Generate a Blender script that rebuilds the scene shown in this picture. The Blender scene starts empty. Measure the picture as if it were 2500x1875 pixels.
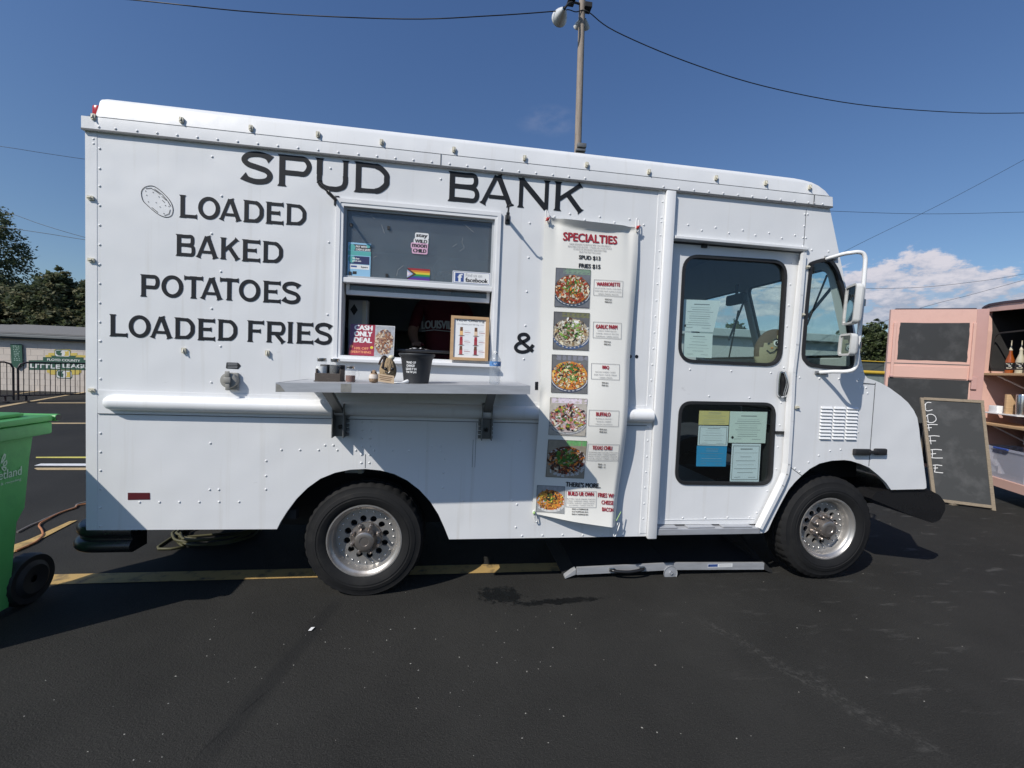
import bpy, bmesh, math, random
from mathutils import Vector, Matrix, noise
from mathutils.geometry import tessellate_polygon

random.seed(7)
SC = bpy.context.scene
COL = SC.collection
R = math.radians

# ------------------------------------------------------------------ camera
F_PX, CX, CY = 1050.0, 1250.0, 937.5          # lens measured on the 2500 x 1875 photograph
CAM = Vector((0.0, -2.83, 1.56))
YAW, PITCH, ROLL = 0.14171, 0.04417, 0.04118
_fw = Vector((math.sin(YAW) * math.cos(PITCH), math.cos(YAW) * math.cos(PITCH), -math.sin(PITCH)))
_rt = Vector((math.cos(YAW), -math.sin(YAW), 0))
_up = _rt.cross(_fw)
RT = _rt * math.cos(ROLL) + _up * math.sin(ROLL)
UP = _up * math.cos(ROLL) - _rt * math.sin(ROLL)
FW = _fw
cam_data = bpy.data.cameras.new('camera')
cam_data.sensor_width = 36.0
cam_data.lens = 36.0 * F_PX / 2500.0
cam_data.clip_start, cam_data.clip_end = 0.05, 2000.0
cam = bpy.data.objects.new('camera', cam_data)
COL.objects.link(cam)
cam.matrix_world = Matrix(((RT.x, UP.x, -FW.x, CAM.x), (RT.y, UP.y, -FW.y, CAM.y), (RT.z, UP.z, -FW.z, CAM.z), (0, 0, 0, 1)))
SC.camera = cam
SC.render.resolution_x, SC.render.resolution_y = 1024, 768

# ------------------------------------------------------------------ light and sky
SUN_DIR = Vector((0.66, 0.51, -0.745)).normalized()      # the way the light travels
sun_data = bpy.data.lights.new('sun', 'SUN')
sun_data.energy = 4.15
sun_data.angle = R(0.5)
sun_data.color = (1.0, 0.955, 0.885)
sun = bpy.data.objects.new('sun', sun_data)
COL.objects.link(sun)
sun.rotation_euler = SUN_DIR.to_track_quat('-Z', 'Y').to_euler()
sun.location = (-12, -10, 14)

world = bpy.data.worlds.new('World')
SC.world = world
world.use_nodes = True
nt = world.node_tree
nt.nodes.clear()
N = nt.nodes.new
out = N('ShaderNodeOutputWorld')
bg = N('ShaderNodeBackground')
sky = N('ShaderNodeTexSky')
sky.sky_type = 'NISHITA'
sky.sun_disc = False
sky.sun_elevation = math.asin(-SUN_DIR.z)
sky.sun_rotation = math.atan2(-SUN_DIR.x, -SUN_DIR.y)
sky.altitude = 150
sky.air_density = 1.0
sky.dust_density = 0.8
sky.ozone_density = 4.5
bg.inputs['Strength'].default_value = 0.124


def wmath(op, a, b=None, clamp=False):
    n = N('ShaderNodeMath'); n.operation = op; n.use_clamp = clamp
    for i, s in enumerate((a, b)):
        if s is None: continue
        if isinstance(s, (int, float)): n.inputs[i].default_value = s
        else: nt.links.new(s, n.inputs[i])
    return n.outputs[0]


def wrange(v, a, b, c, d, smooth=True):
    n = N('ShaderNodeMapRange')
    n.interpolation_type = 'SMOOTHSTEP' if smooth else 'LINEAR'
    nt.links.new(v, n.inputs['Value'])
    for k, x in zip(('From Min', 'From Max', 'To Min', 'To Max'), (a, b, c, d)): n.inputs[k].default_value = x
    return n.outputs[0]


tc = N('ShaderNodeTexCoord')
sep = N('ShaderNodeSeparateXYZ')
nt.links.new(tc.outputs['Generated'], sep.inputs[0])
az = wmath('ARCTAN2', sep.outputs['X'], sep.outputs['Y'])        # 0 ahead of the truck side, + to the right
el = wmath('ARCSINE', sep.outputs['Z'])
comb = N('ShaderNodeCombineXYZ')
nt.links.new(wmath('MULTIPLY', az, 8.0), comb.inputs[0])
nt.links.new(wmath('MULTIPLY', el, 16.0), comb.inputs[1])
cn = N('ShaderNodeTexNoise'); cn.inputs['Scale'].default_value = 1.0; cn.inputs['Detail'].default_value = 7.0; cn.inputs['Roughness'].default_value = 0.56
cn.inputs['Distortion'].default_value = 0.3
nt.links.new(comb.outputs[0], cn.inputs['Vector'])
cn2 = N('ShaderNodeTexNoise'); cn2.inputs['Scale'].default_value = 2.6; cn2.inputs['Detail'].default_value = 6.0
nt.links.new(comb.outputs[0], cn2.inputs['Vector'])
# cumulus bank low over the right-hand horizon, clear sky elsewhere
low = wrange(el, 0.12, 0.27, 1.0, 0.0)
rightside = wrange(az, 0.15, 0.62, 0.0, 1.0)
behind = wrange(az, 1.6, 2.4, 1.0, 0.35)
cover = wmath('MULTIPLY', wmath('MULTIPLY', low, rightside), behind)
dens = wrange(wmath('ADD', cn.outputs['Fac'], wmath('MULTIPLY', cover, 0.36)), 0.74, 0.84, 0.0, 1.0)
dens = wmath('MULTIPLY', dens, wrange(cover, 0.0, 0.25, 0.0, 1.0))
# heaped puffs of the nearer cumulus
puff = None
for a_, e_, r_ in ((.74, .150, .060), (.80, .160, .058), (.845, .178, .052), (.888, .190, .050), (.925, .168, .050), (.965, .150, .050), (1.02, .125, .05), (.67, .150, .06), (.60, .128, .055), (.86, .125, .075), (.95, .115, .06), (1.14, .12, .07)):
    d_ = wmath('ADD', wmath('POWER', wmath('DIVIDE', wmath('SUBTRACT', az, a_), r_), 2.0), wmath('POWER', wmath('DIVIDE', wmath('SUBTRACT', el, e_), r_ * .72), 2.0))
    q_ = wmath('SUBTRACT', 1.0, d_)
    puff = q_ if puff is None else wmath('MAXIMUM', puff, q_)
billow = N('ShaderNodeTexNoise'); billow.inputs['Scale'].default_value = 3.2; billow.inputs['Detail'].default_value = 7.0; billow.inputs['Roughness'].default_value = 0.62
nt.links.new(comb.outputs[0], billow.inputs['Vector'])
pf_ = wrange(wmath('ADD', puff, wmath('MULTIPLY', wmath('SUBTRACT', billow.outputs['Fac'], 0.5), 4.2)), 0.05, 0.75, 0.0, 0.95)
dens = wmath('MAXIMUM', wmath('MULTIPLY', dens, 0.45), pf_)
# one thin wisp high above the roof
wz = wrange(wmath('ADD', wmath('POWER', wmath('MULTIPLY', wmath('SUBTRACT', az, 0.205), 11.0), 2.0), wmath('POWER', wmath('MULTIPLY', wmath('SUBTRACT', el, 0.506), 32.0), 2.0)), 0.0, 1.0, 1.0, 0.0)
wisp = wmath('MULTIPLY', wmath('MULTIPLY', wz, wrange(cn2.outputs['Fac'], 0.35, 0.7, 0.0, 1.0)), 0.07)
shade = wrange(wmath('ADD', billow.outputs['Fac'], wmath('MULTIPLY', el, 2.4)), 0.66, 1.06, 0.0, 1.0)
cr = N('ShaderNodeMix'); cr.data_type = 'RGBA'
nt.links.new(shade, cr.inputs['Factor'])
cr.inputs['A'].default_value = (2.7, 2.95, 3.75, 1)
cr.inputs['B'].default_value = (6.4, 5.9, 6.1, 1)
mx = N('ShaderNodeMix'); mx.data_type = 'RGBA'
tint = N('ShaderNodeMix'); tint.data_type = 'RGBA'; tint.blend_type = 'MULTIPLY'; tint.inputs['Factor'].default_value = 1.0
tint.inputs['B'].default_value = (0.74, 0.85, 0.98, 1)
grade = N('ShaderNodeMix'); grade.data_type = 'RGBA'
nt.links.new(wrange(el, 0.0, 0.75, 0.0, 1.0), grade.inputs['Factor'])
grade.inputs['A'].default_value = (0.74, 0.765, 0.765, 1)
grade.inputs['B'].default_value = (0.70, 0.81, 0.96, 1)
nt.links.new(grade.outputs['Result'], tint.inputs['B'])
nt.links.new(sky.outputs[0], tint.inputs['A'])
nt.links.new(wmath('MAXIMUM', wmath('MULTIPLY', dens, 0.85), wisp), mx.inputs['Factor'])
nt.links.new(tint.outputs['Result'], mx.inputs['A'])
nt.links.new(cr.outputs['Result'], mx.inputs['B'])
nt.links.new(mx.outputs['Result'], bg.inputs['Color'])
nt.links.new(bg.outputs[0], out.inputs[0])

SC.view_settings.view_transform = 'Standard'
SC.view_settings.look = 'None'
SC.view_settings.gamma = 1.0
SC.view_settings.use_curve_mapping = False
SC.view_settings.exposure = 0.0
SC.render.engine = 'CYCLES'
SC.cycles.use_denoising = True
SC.cycles.max_bounces = 8
SC.cycles.transparent_max_bounces = 16
SC.cycles.caustics_reflective = False
SC.cycles.caustics_refractive = False

# ------------------------------------------------------------------ measuring: photograph -> place
ZOOM = dict(A=(0, 200, .40687), B=(0, 800, .40687), C=(700, 400, .36166), D=(1200, 450, .30139), E=(1200, 850, .30139),
            F=(1600, 450, .30139), G=(1600, 900, .30139), H=(2000, 550, .45208), I=(650, 750, .29385), J=(700, 1100, .22602),
            K=(1250, 1250, .31646), L=(1850, 1100, .22604), M=(0, 980, .32558), N=(0, 450, .33163), O=(1300, 0, .24096),
            P=(560, 340, .40687), Q=(250, 440, .27125), S=(1980, 580, .24096), T=(2120, 700, .18087), U=(2200, 950, .19293),
            V=(0, 790, .12658), X=(0, 1000, .12057), Y=(1300, 1150, .11754), d=(0, 0, 1.13020))


def ray(z, x, y):
    ox, oy, s = ZOOM[z]
    u, v = (ox + x * s - CX) / F_PX, (oy + y * s - CY) / F_PX
    return RT * u - UP * v + FW


def W(z, x, y, Y=0.0):
    """point of the upright plane at depth Y (the truck's side is Y = 0): (X, Z)"""
    d = ray(z, x, y); t = (Y - CAM.y) / d.y
    p = CAM + d * t
    return p.x, p.z


def W3(z, x, y, Y=0.0):
    a, b = W(z, x, y, Y)
    return Vector((a, Y, b))


def G(z, x, y, h=0.0):
    """point of the level plane at height h: (X, Y)"""
    d = ray(z, x, y); t = (h - CAM.z) / d.z
    p = CAM + d * t
    return p.x, p.y


def G3(z, x, y, h=0.0):
    a, b = G(z, x, y, h)
    return Vector((a, b, h))


def VP(z, x, y, p0, dr):
    """point of the upright plane through p0 along plan direction dr"""
    d = ray(z, x, y)
    n = Vector((-dr[1], dr[0], 0))
    t = (Vector((p0[0], p0[1], 0)) - Vector((CAM.x, CAM.y, 0))).dot(n) / d.dot(n)
    return CAM + d * t


# ------------------------------------------------------------------ mesh builder
class MB:
    def __init__(self):
        self.v, self.f, self.m, self.mi = [], [], [], 0

    def add(self, vs, fs):
        o = len(self.v)
        self.v += [tuple(p) for p in vs]
        self.f += [tuple(i + o for i in f) for f in fs]
        self.m += [self.mi] * len(fs)
        return self

    def box(self, a, b, bev=0.0, fn=None):
        x0, x1 = sorted((a[0], b[0])); y0, y1 = sorted((a[1], b[1])); z0, z1 = sorted((a[2], b[2]))
        if bev <= 0:
            vs = [(x, y, z) for x in (x0, x1) for y in (y0, y1) for z in (z0, z1)]
            fs = [(0, 1, 3, 2), (4, 6, 7, 5), (0, 4, 5, 1), (2, 3, 7, 6), (0, 2, 6, 4), (1, 5, 7, 3)]
        else:
            bm = bmesh.new()
            bmesh.ops.create_cube(bm, size=1.0)
            for v in bm.verts:
                v.co = Vector(((x0 + x1) / 2 + v.co.x * (x1 - x0), (y0 + y1) / 2 + v.co.y * (y1 - y0), (z0 + z1) / 2 + v.co.z * (z1 - z0)))
            bmesh.ops.bevel(bm, geom=bm.edges[:], offset=bev, segments=2, affect='EDGES', profile=0.5)
            bm.verts.index_update()
            vs = [v.co.copy() for v in bm.verts]
            fs = [[v.index for v in f.verts] for f in bm.faces]
            bm.free()
        if fn: vs = [fn(*p) for p in vs]
        return self.add(vs, fs)

    def hexa(self, p):
        """eight corners: four of one end, four of the other in the same order"""
        return self.add(p, [(3, 2, 1, 0), (4, 5, 6, 7), (0, 1, 5, 4), (1, 2, 6, 5), (2, 3, 7, 6), (3, 0, 4, 7)])

    def bar(self, a, b, w, h=None, up=(0, 0, 1)):
        a, b = Vector(a), Vector(b); h = h or w
        d = (b - a).normalized(); s = d.cross(Vector(up))
        if s.length < 1e-4: s = d.cross(Vector((0, 1, 0)))
        s.normalize(); u = s.cross(d)
        c = [s * (w / 2) + u * (h / 2), -s * (w / 2) + u * (h / 2), -s * (w / 2) - u * (h / 2), s * (w / 2) - u * (h / 2)]
        return self.hexa([a + k for k in c] + [b + k for k in c])

    def quad(self, a, b, c, d):
        return self.add([a, b, c, d], [(0, 1, 2, 3)])

    def tube(self, pts, r, n=8, caps=True, closed=False):
        pts = [Vector(p) for p in pts]; k = len(pts)
        rs = r if isinstance(r, (list, tuple)) else [r] * k
        t0 = (pts[1] - pts[0]).normalized()
        s = t0.cross(Vector((0, 0, 1)))
        if s.length < 1e-3: s = t0.cross(Vector((0, 1, 0)))
        s.normalize()
        vs = []
        for i in range(k):
            if closed: t = pts[(i + 1) % k] - pts[i - 1]
            else: t = pts[min(i + 1, k - 1)] - pts[max(i - 1, 0)]
            t.normalize()
            s = (s - t * s.dot(t)).normalized()
            u = t.cross(s)
            for j in range(n):
                a = 2 * math.pi * j / n
                vs.append(pts[i] + (s * math.cos(a) + u * math.sin(a)) * rs[i])
        fs = []
        for i in range(k if closed else k - 1):
            i2 = (i + 1) % k
            for j in range(n):
                fs.append((i * n + j, i * n + (j + 1) % n, i2 * n + (j + 1) % n, i2 * n + j))
        if caps and not closed:
            fs.append(tuple(range(n - 1, -1, -1))); fs.append(tuple(range((k - 1) * n, k * n)))
        return self.add(vs, fs)

    def lathe(self, prof, o, ax=(0, 0, 1), n=24, wob=None):
        """prof: (radius, height along the axis)"""
        o, ax = Vector(o), Vector(ax).normalized()
        s = ax.orthogonal().normalized(); u = ax.cross(s)
        vs, fs = [], []
        for i, (r, h) in enumerate(prof):
            for j in range(n):
                a = 2 * math.pi * j / n
                rr = r if wob is None else r * wob(i, j, a)
                vs.append(o + ax * h + (s * math.cos(a) + u * math.sin(a)) * max(rr, 1e-5))
        for i in range(len(prof) - 1):
            for j in range(n):
                fs.append((i * n + j, i * n + (j + 1) % n, (i + 1) * n + (j + 1) % n, (i + 1) * n + j))
        return self.add(vs, fs)

    def plate(self, outer, holes=(), y0=0.0, y1=0.02, fn=None, back=True, rims=True):
        """flat sheet with holes; (u, v) outline, thickness y0..y1; fn(u, y, v) -> point"""
        fn = fn or (lambda u, y, v: (u, y, v))
        loops = [list(outer)] + [list(h) for h in holes]
        tri = tessellate_polygon([[Vector((p[0], p[1], 0)) for p in lp] for lp in loops])
        flat = [p for lp in loops for p in lp]
        n = len(flat)
        vs = [fn(p[0], y0, p[1]) for p in flat]
        fs = [tuple(t) for t in tri]
        if back or rims:
            vs += [fn(p[0], y1, p[1]) for p in flat]
            if back: fs += [tuple(i + n for i in reversed(t)) for t in tri]
            if rims:
                o = 0
                for lp in loops:
                    k = len(lp)
                    for i in range(k):
                        a, b = o + i, o + (i + 1) % k
                        fs.append((a, b, b + n, a + n))
                    o += k
        return self.add(vs, fs)

    def band(self, outer, inner, y0, y1, fn=None):
        """ring between two outlines with the same number of points"""
        fn = fn or (lambda u, y, v: (u, y, v))
        k = len(outer)
        vs = [fn(p[0], y0, p[1]) for p in outer] + [fn(p[0], y0, p[1]) for p in inner] + [fn(p[0], y1, p[1]) for p in outer] + [fn(p[0], y1, p[1]) for p in inner]
        fs = []
        for i in range(k):
            j = (i + 1) % k
            fs += [(i, j, k + j, k + i), (2 * k + j, 2 * k + i, 3 * k + i, 3 * k + j), (i, 2 * k + i, 2 * k + j, j), (k + j, 3 * k + j, 3 * k + i, k + i)]
        return self.add(vs, fs)

    def sphere(self, c, r, n=12, m=8, sq=(1, 1, 1)):
        c = Vector(c); vs, fs = [], []
        for i in range(m + 1):
            th = math.pi * i / m
            for j in range(n):
                a = 2 * math.pi * j / n
                vs.append(c + Vector((r * sq[0] * math.sin(th) * math.cos(a), r * sq[1] * math.sin(th) * math.sin(a), r * sq[2] * math.cos(th))))
        for i in range(m):
            for j in range(n):
                fs.append((i * n + j, (i + 1) * n + j, (i + 1) * n + (j + 1) % n, i * n + (j + 1) % n))
        return self.add(vs, fs)

    def build(self, name, mats, parent=None, smooth=None, recalc=True, **props):
        me = bpy.data.meshes.new(name)
        me.from_pydata(self.v, [], self.f)
        for m in (mats if isinstance(mats, (list, tuple)) else [mats]): me.materials.append(m)
        if any(self.m): me.polygons.foreach_set('material_index', self.m)
        if recalc:
            bm = bmesh.new(); bm.from_mesh(me)
            bmesh.ops.remove_doubles(bm, verts=bm.verts, dist=1e-6)
            bmesh.ops.recalc_face_normals(bm, faces=bm.faces)
            bm.to_mesh(me); bm.free()
        if smooth:
            me.polygons.foreach_set('use_smooth', [True] * len(me.polygons))
            me.set_sharp_from_angle(angle=R(smooth))
        me.update()
        return link(name, me, parent, **props)


def link(name, data, parent=None, loc=None, rot=None, **props):
    o = bpy.data.objects.new(name, data)
    COL.objects.link(o)
    if loc is not None: o.location = loc
    if rot is not None: o.rotation_euler = rot
    if parent is not None: adopt(o, parent)
    for k, v in props.items(): o[k] = v
    return o


def world_matrix(o):
    m = Matrix.LocRotScale(o.location, o.rotation_euler, o.scale)
    return world_matrix(o.parent) @ o.matrix_parent_inverse @ m if o.parent else m


def adopt(o, parent):
    o.parent = parent
    o.matrix_parent_inverse = world_matrix(parent).inverted()


def thing(name, label, category, loc=(0, 0, 0), group=None):
    o = bpy.data.objects.new(name, None)
    COL.objects.link(o)
    o.location = loc
    o.empty_display_size = 0.1
    o['label'], o['category'] = label, category
    if group: o['group'] = group
    return o


def tag(o, label, category, group=None):
    o['label'], o['category'] = label, category
    if group: o['group'] = group
    return o


def copy_tree(o, parent=None):
    c = o.copy(); COL.objects.link(c)
    if parent is not None: c.parent = parent
    for ch in [k for k in bpy.data.objects if k.parent == o]: copy_tree(ch, c)
    return c


# ------------------------------------------------------------------ outlines
def rrect(x0, z0, x1, z1, r, n=6):
    p = []
    for cx, cz, a0 in ((x1 - r, z1 - r, 0), (x0 + r, z1 - r, 90), (x0 + r, z0 + r, 180), (x1 - r, z0 + r, 270)):
        for i in range(n + 1):
            a = R(a0 + 90 * i / n)
            p.append((cx + r * math.cos(a), cz + r * math.sin(a)))
    return p


def rpoly(pts, r, n=6):
    """polygon with rounded corners"""
    out_, k = [], len(pts)
    rs = r if isinstance(r, (list, tuple)) else [r] * k
    for i in range(k):
        p0, p, p1 = Vector(pts[i - 1]).to_2d(), Vector(pts[i]).to_2d(), Vector(pts[(i + 1) % k]).to_2d()
        a, b = (p0 - p), (p1 - p)
        d = min(rs[i], a.length * .48, b.length * .48)
        s, e = p + a.normalized() * d, p + b.normalized() * d
        for j in range(n + 1):
            t = j / n
            q = s * (1 - t) ** 2 + p * 2 * t * (1 - t) + e * t * t
            out_.append((q.x, q.y))
    return out_


def inset(pts, d):
    """offset a closed outline inwards by d"""
    k = len(pts)
    area = sum(pts[i][0] * pts[(i + 1) % k][1] - pts[(i + 1) % k][0] * pts[i][1] for i in range(k))
    sg = 1 if area > 0 else -1
    res = []
    for i in range(k):
        a, b, c = Vector(pts[i - 1]).to_2d(), Vector(pts[i]).to_2d(), Vector(pts[(i + 1) % k]).to_2d()
        e1, e2 = (b - a), (c - b)
        if e1.length < 1e-9: e1 = e2
        if e2.length < 1e-9: e2 = e1
        n1 = Vector((-e1.y, e1.x)).normalized() * sg; n2 = Vector((-e2.y, e2.x)).normalized() * sg
        m = (n1 + n2)
        m = n1 if m.length < 1e-6 else m.normalized()
        q = b + m * (d / max(0.35, m.dot(n1)))
        res.append((q.x, q.y))
    return res


def circ(cx, cz, r, n=20, rz=None, a0=0.0):
    return [(cx + r * math.cos(a0 + 2 * math.pi * i / n), cz + (rz or r) * math.sin(a0 + 2 * math.pi * i / n)) for i in range(n)]


def smooth_path(pts, n=6, closed=False):
    """Catmull-Rom through the points"""
    P = [Vector(p) for p in pts]; k = len(P); res = []
    for i in range(k if closed else k - 1):
        if closed: a, b, c, d = P[i - 1], P[i], P[(i + 1) % k], P[(i + 2) % k]
        else: a, b, c, d = P[max(i - 1, 0)], P[i], P[i + 1], P[min(i + 2, k - 1)]
        for j in range(n):
            t = j / n
            res.append(0.5 * ((2 * b) + (c - a) * t + (2 * a - 5 * b + 4 * c - d) * t * t + (3 * b - a - 3 * c + d) * t ** 3))
    if not closed: res.append(P[-1])
    return res


# ------------------------------------------------------------------ materials
def rgb(c):
    if isinstance(c, str):
        c = c.lstrip('#')
        c = [int(c[i:i + 2], 16) / 255 for i in (0, 2, 4)]
        c = [x / 12.92 if x <= .04045 else ((x + .055) / 1.055) ** 2.4 for x in c]
    return (c[0], c[1], c[2], 1.0)


_mats = {}


def M(name, col, rough=0.5, metal=0.0, var=0.08, scale=6.0, bump=0.0, bscale=80.0, stretch=(1, 1, 1), dark=None, dscale=3.0, damt=0.5, spec=0.5, coat=0.0):
    """principled material: colour wanders by var, dark = second colour in ragged patches, bump = fine relief"""
    if name in _mats: return _mats[name]
    m = bpy.data.materials.new(name); m.use_nodes = True
    t = m.node_tree; n = t.nodes; L = t.links.new
    p = n['Principled BSDF']
    p.inputs['Roughness'].default_value = rough
    p.inputs['Metallic'].default_value = metal
    p.inputs['Specular IOR Level'].default_value = spec
    if coat: p.inputs['Coat Weight'].default_value = coat; p.inputs['Coat Roughness'].default_value = 0.08
    c = rgb(col)
    co = n.new('ShaderNodeTexCoord'); mp = n.new('ShaderNodeMapping'); mp.inputs['Scale'].default_value = stretch
    L(co.outputs['Object'], mp.inputs['Vector'])
    src = None
    if var > 0:
        nz = n.new('ShaderNodeTexNoise'); nz.inputs['Scale'].default_value = scale; nz.inputs['Detail'].default_value = 5
        L(mp.outputs[0], nz.inputs['Vector'])
        mix = n.new('ShaderNodeMix'); mix.data_type = 'RGBA'
        mix.inputs['A'].default_value = [max(0, x * (1 - var)) for x in c[:3]] + [1]
        mix.inputs['B'].default_value = [min(1, x * (1 + var)) for x in c[:3]] + [1]
        L(nz.outputs['Fac'], mix.inputs['Factor'])
        src = mix.outputs['Result']
        rr = n.new('ShaderNodeMapRange'); rr.inputs['To Min'].default_value = max(0.02, rough * .8); rr.inputs['To Max'].default_value = min(1, rough * 1.2)
        L(nz.outputs['Fac'], rr.inputs['Value']); L(rr.outputs[0], p.inputs['Roughness'])
    if dark is not None:
        nz2 = n.new('ShaderNodeTexNoise'); nz2.inputs['Scale'].default_value = dscale; nz2.inputs['Detail'].default_value = 8; nz2.inputs['Roughness'].default_value = .62
        L(mp.outputs[0], nz2.inputs['Vector'])
        mr = n.new('ShaderNodeMapRange'); mr.inputs['From Min'].default_value = .52; mr.inputs['From Max'].default_value = .72; mr.inputs['To Max'].default_value = damt
        L(nz2.outputs['Fac'], mr.inputs['Value'])
        mix2 = n.new('ShaderNodeMix'); mix2.data_type = 'RGBA'
        L(mr.outputs[0], mix2.inputs['Factor'])
        if src is not None: L(src, mix2.inputs['A'])
        else: mix2.inputs['A'].default_value = c
        mix2.inputs['B'].default_value = rgb(dark)
        src = mix2.outputs['Result']
    if src is not None: L(src, p.inputs['Base Color'])
    else: p.inputs['Base Color'].default_value = c
    if bump > 0:
        nb = n.new('ShaderNodeTexNoise'); nb.inputs['Scale'].default_value = bscale; nb.inputs['Detail'].default_value = 4
        L(mp.outputs[0], nb.inputs['Vector'])
        b = n.new('ShaderNodeBump'); b.inputs['Strength'].default_value = bump; b.inputs['Distance'].default_value = 0.01
        L(nb.outputs['Fac'], b.inputs['Height']); L(b.outputs[0], p.inputs['Normal'])
    _mats[name] = m
    return m


def glass_mat(name, tint, haze=0.0, rough=0.0):
    """thin pane: tinted see-through with a mirror share that grows at grazing angles"""
    m = bpy.data.materials.new(name); m.use_nodes = True
    t = m.node_tree; n = t.nodes; L = t.links.new; n.clear()
    o = n.new('ShaderNodeOutputMaterial')
    tr = n.new('ShaderNodeBsdfTransparent'); tr.inputs[0].default_value = rgb(tint)
    gl = n.new('ShaderNodeBsdfGlossy'); gl.inputs['Roughness'].default_value = rough; gl.inputs[0].default_value = (1, 1, 1, 1)
    lw = n.new('ShaderNodeLayerWeight'); pw = n.new('ShaderNodeMath'); pw.operation = 'POWER'; pw.inputs[1].default_value = 4.5
    L(lw.outputs['Facing'], pw.inputs[0])
    fr = n.new('ShaderNodeMapRange'); fr.inputs['To Min'].default_value = .045; fr.inputs['To Max'].default_value = .9; L(pw.outputs[0], fr.inputs['Value'])
    mx_ = n.new('ShaderNodeMixShader')
    L(fr.outputs[0], mx_.inputs[0]); L(tr.outputs[0], mx_.inputs[1]); L(gl.outputs[0], mx_.inputs[2])
    last = mx_
    if haze > 0:
        df = n.new('ShaderNodeBsdfDiffuse'); df.inputs[0].default_value = (.55, .58, .6, 1)
        nz = n.new('ShaderNodeTexNoise'); nz.inputs['Scale'].default_value = 5; nz.inputs['Detail'].default_value = 6
        co = n.new('ShaderNodeTexCoord'); L(co.outputs['Object'], nz.inputs['Vector'])
        mr = n.new('ShaderNodeMapRange'); mr.inputs['To Min'].default_value = haze * .6; mr.inputs['To Max'].default_value = haze * 1.4
        L(nz.outputs['Fac'], mr.inputs['Value'])
        m2 = n.new('ShaderNodeMixShader')
        L(mr.outputs[0], m2.inputs[0]); L(mx_.outputs[0], m2.inputs[1]); L(df.outputs[0], m2.inputs[2])
        last = m2
    L(last.outputs[0], o.inputs[0])
    return m


# ------------------------------------------------------------------ lettering
_fonts = {}


def font_shape(s):
    """outline of a word in Blender's own font: verts (x, y), triangles, bounds"""
    if s in _fonts: return _fonts[s]
    cu = bpy.data.curves.new('lettering_source', 'FONT')
    cu.body = s; cu.fill_mode = 'FRONT'; cu.resolution_u = 3
    o = bpy.data.objects.new('lettering_source', cu)
    me = o.to_mesh()
    vs = [(v.co.x, v.co.y) for v in me.vertices]
    fs = [tuple(p.vertices) for p in me.polygons]
    o.to_mesh_clear()
    bpy.data.objects.remove(o); bpy.data.curves.remove(cu)
    xs, ys = [v[0] for v in vs] or [0, 1], [v[1] for v in vs] or [0, 1]
    _fonts[s] = (vs, fs, (min(xs), min(ys), max(xs), max(ys)))
    return _fonts[s]


class Print:
    """flat printing laid on a surface: fn(u, v, lift) -> point"""
    def __init__(self, fn):
        self.fn, self.mb, self.k, self.mats = fn, MB(), 0, []

    def _mat(self, m):
        if m not in self.mats: self.mats.append(m)
        self.mb.mi = self.mats.index(m)

    def lift(self):
        self.k += 1
        return 0.0006 + 0.000009 * self.k

    def poly(self, pts, m, div=1):
        self._mat(m); h = self.lift()
        tri = tessellate_polygon([[Vector((p[0], p[1], 0)) for p in pts]])
        self.mb.add([self.fn(p[0], p[1], h) for p in pts], [tuple(t) for t in tri])

    def rect(self, u0, v0, u1, v1, m, nu=1, nv=1):
        self._mat(m); h = self.lift()
        vs = [self.fn(u0 + (u1 - u0) * i / nu, v0 + (v1 - v0) * j / nv, h) for j in range(nv + 1) for i in range(nu + 1)]
        fs = [(j * (nu + 1) + i, j * (nu + 1) + i + 1, (j + 1) * (nu + 1) + i + 1, (j + 1) * (nu + 1) + i) for j in range(nv) for i in range(nu)]
        self.mb.add(vs, fs)

    def ellipse(self, cu, cv, ru, rv, m, clip=None, rings=6, n=28):
        self._mat(m); h = self.lift(); vs, fs = [], []
        for i in range(rings + 1):
            for j in range(n):
                k = max(i, .02) / rings; a = 2 * math.pi * j / n
                p = (cu + ru * k * math.cos(a), cv + rv * k * math.sin(a))
                if clip: p = (min(max(p[0], clip[0]), clip[2]), min(max(p[1], clip[1]), clip[3]))
                vs.append(self.fn(p[0], p[1], h))
        for i in range(rings):
            for j in range(n): fs.append((i * n + j, i * n + (j + 1) % n, (i + 1) * n + (j + 1) % n, (i + 1) * n + j))
        self.mb.add(vs, fs)

    def frame(self, u0, v0, u1, v1, w, m, n=1):
        self.rect(u0, v0, u1, v0 + w, m, n); self.rect(u0, v1 - w, u1, v1, m, n)
        self.rect(u0, v0, u0 + w, v1, m); self.rect(u1 - w, v0, u1, v1, m)

    def stroke(self, pts, w, m):
        self._mat(m); h = self.lift()
        P = [Vector(p).to_2d() for p in pts]; k = len(P); vs = []
        for i in range(k):
            t = (P[min(i + 1, k - 1)] - P[max(i - 1, 0)]).normalized(); s = Vector((-t.y, t.x)) * w / 2
            vs += [self.fn(*(P[i] + s), h), self.fn(*(P[i] - s), h)]
        self.mb.add(vs, [(2 * i, 2 * i + 1, 2 * i + 3, 2 * i + 2) for i in range(k - 1)])

    def text(self, s, u0, v0, u1, v1, m, bold=0.0):
        """word fitted to the box; bold thickens by that share of the height"""
        vs, fs, (a, b, c, d) = font_shape(s)
        self._mat(m)
        su, sv = (u1 - u0) / max(c - a, 1e-6), (v1 - v0) / max(d - b, 1e-6)
        offs = [(0, 0)]
        if bold: 
            e = bold * abs(v1 - v0)
            offs = [(0, 0), (e, 0), (-e, 0), (e * .5, e * .5), (-e * .5, -e * .5)]
        h = self.lift()
        for du, dv in offs:
            h += .000004
            self.mb.add([self.fn(u0 + du + (x - a) * su, v0 + dv + (y - b) * sv, h) for x, y in vs], fs)

    def build(self, name, parent, **props):
        return self.mb.build(name, self.mats, parent, recalc=False, **props)
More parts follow.
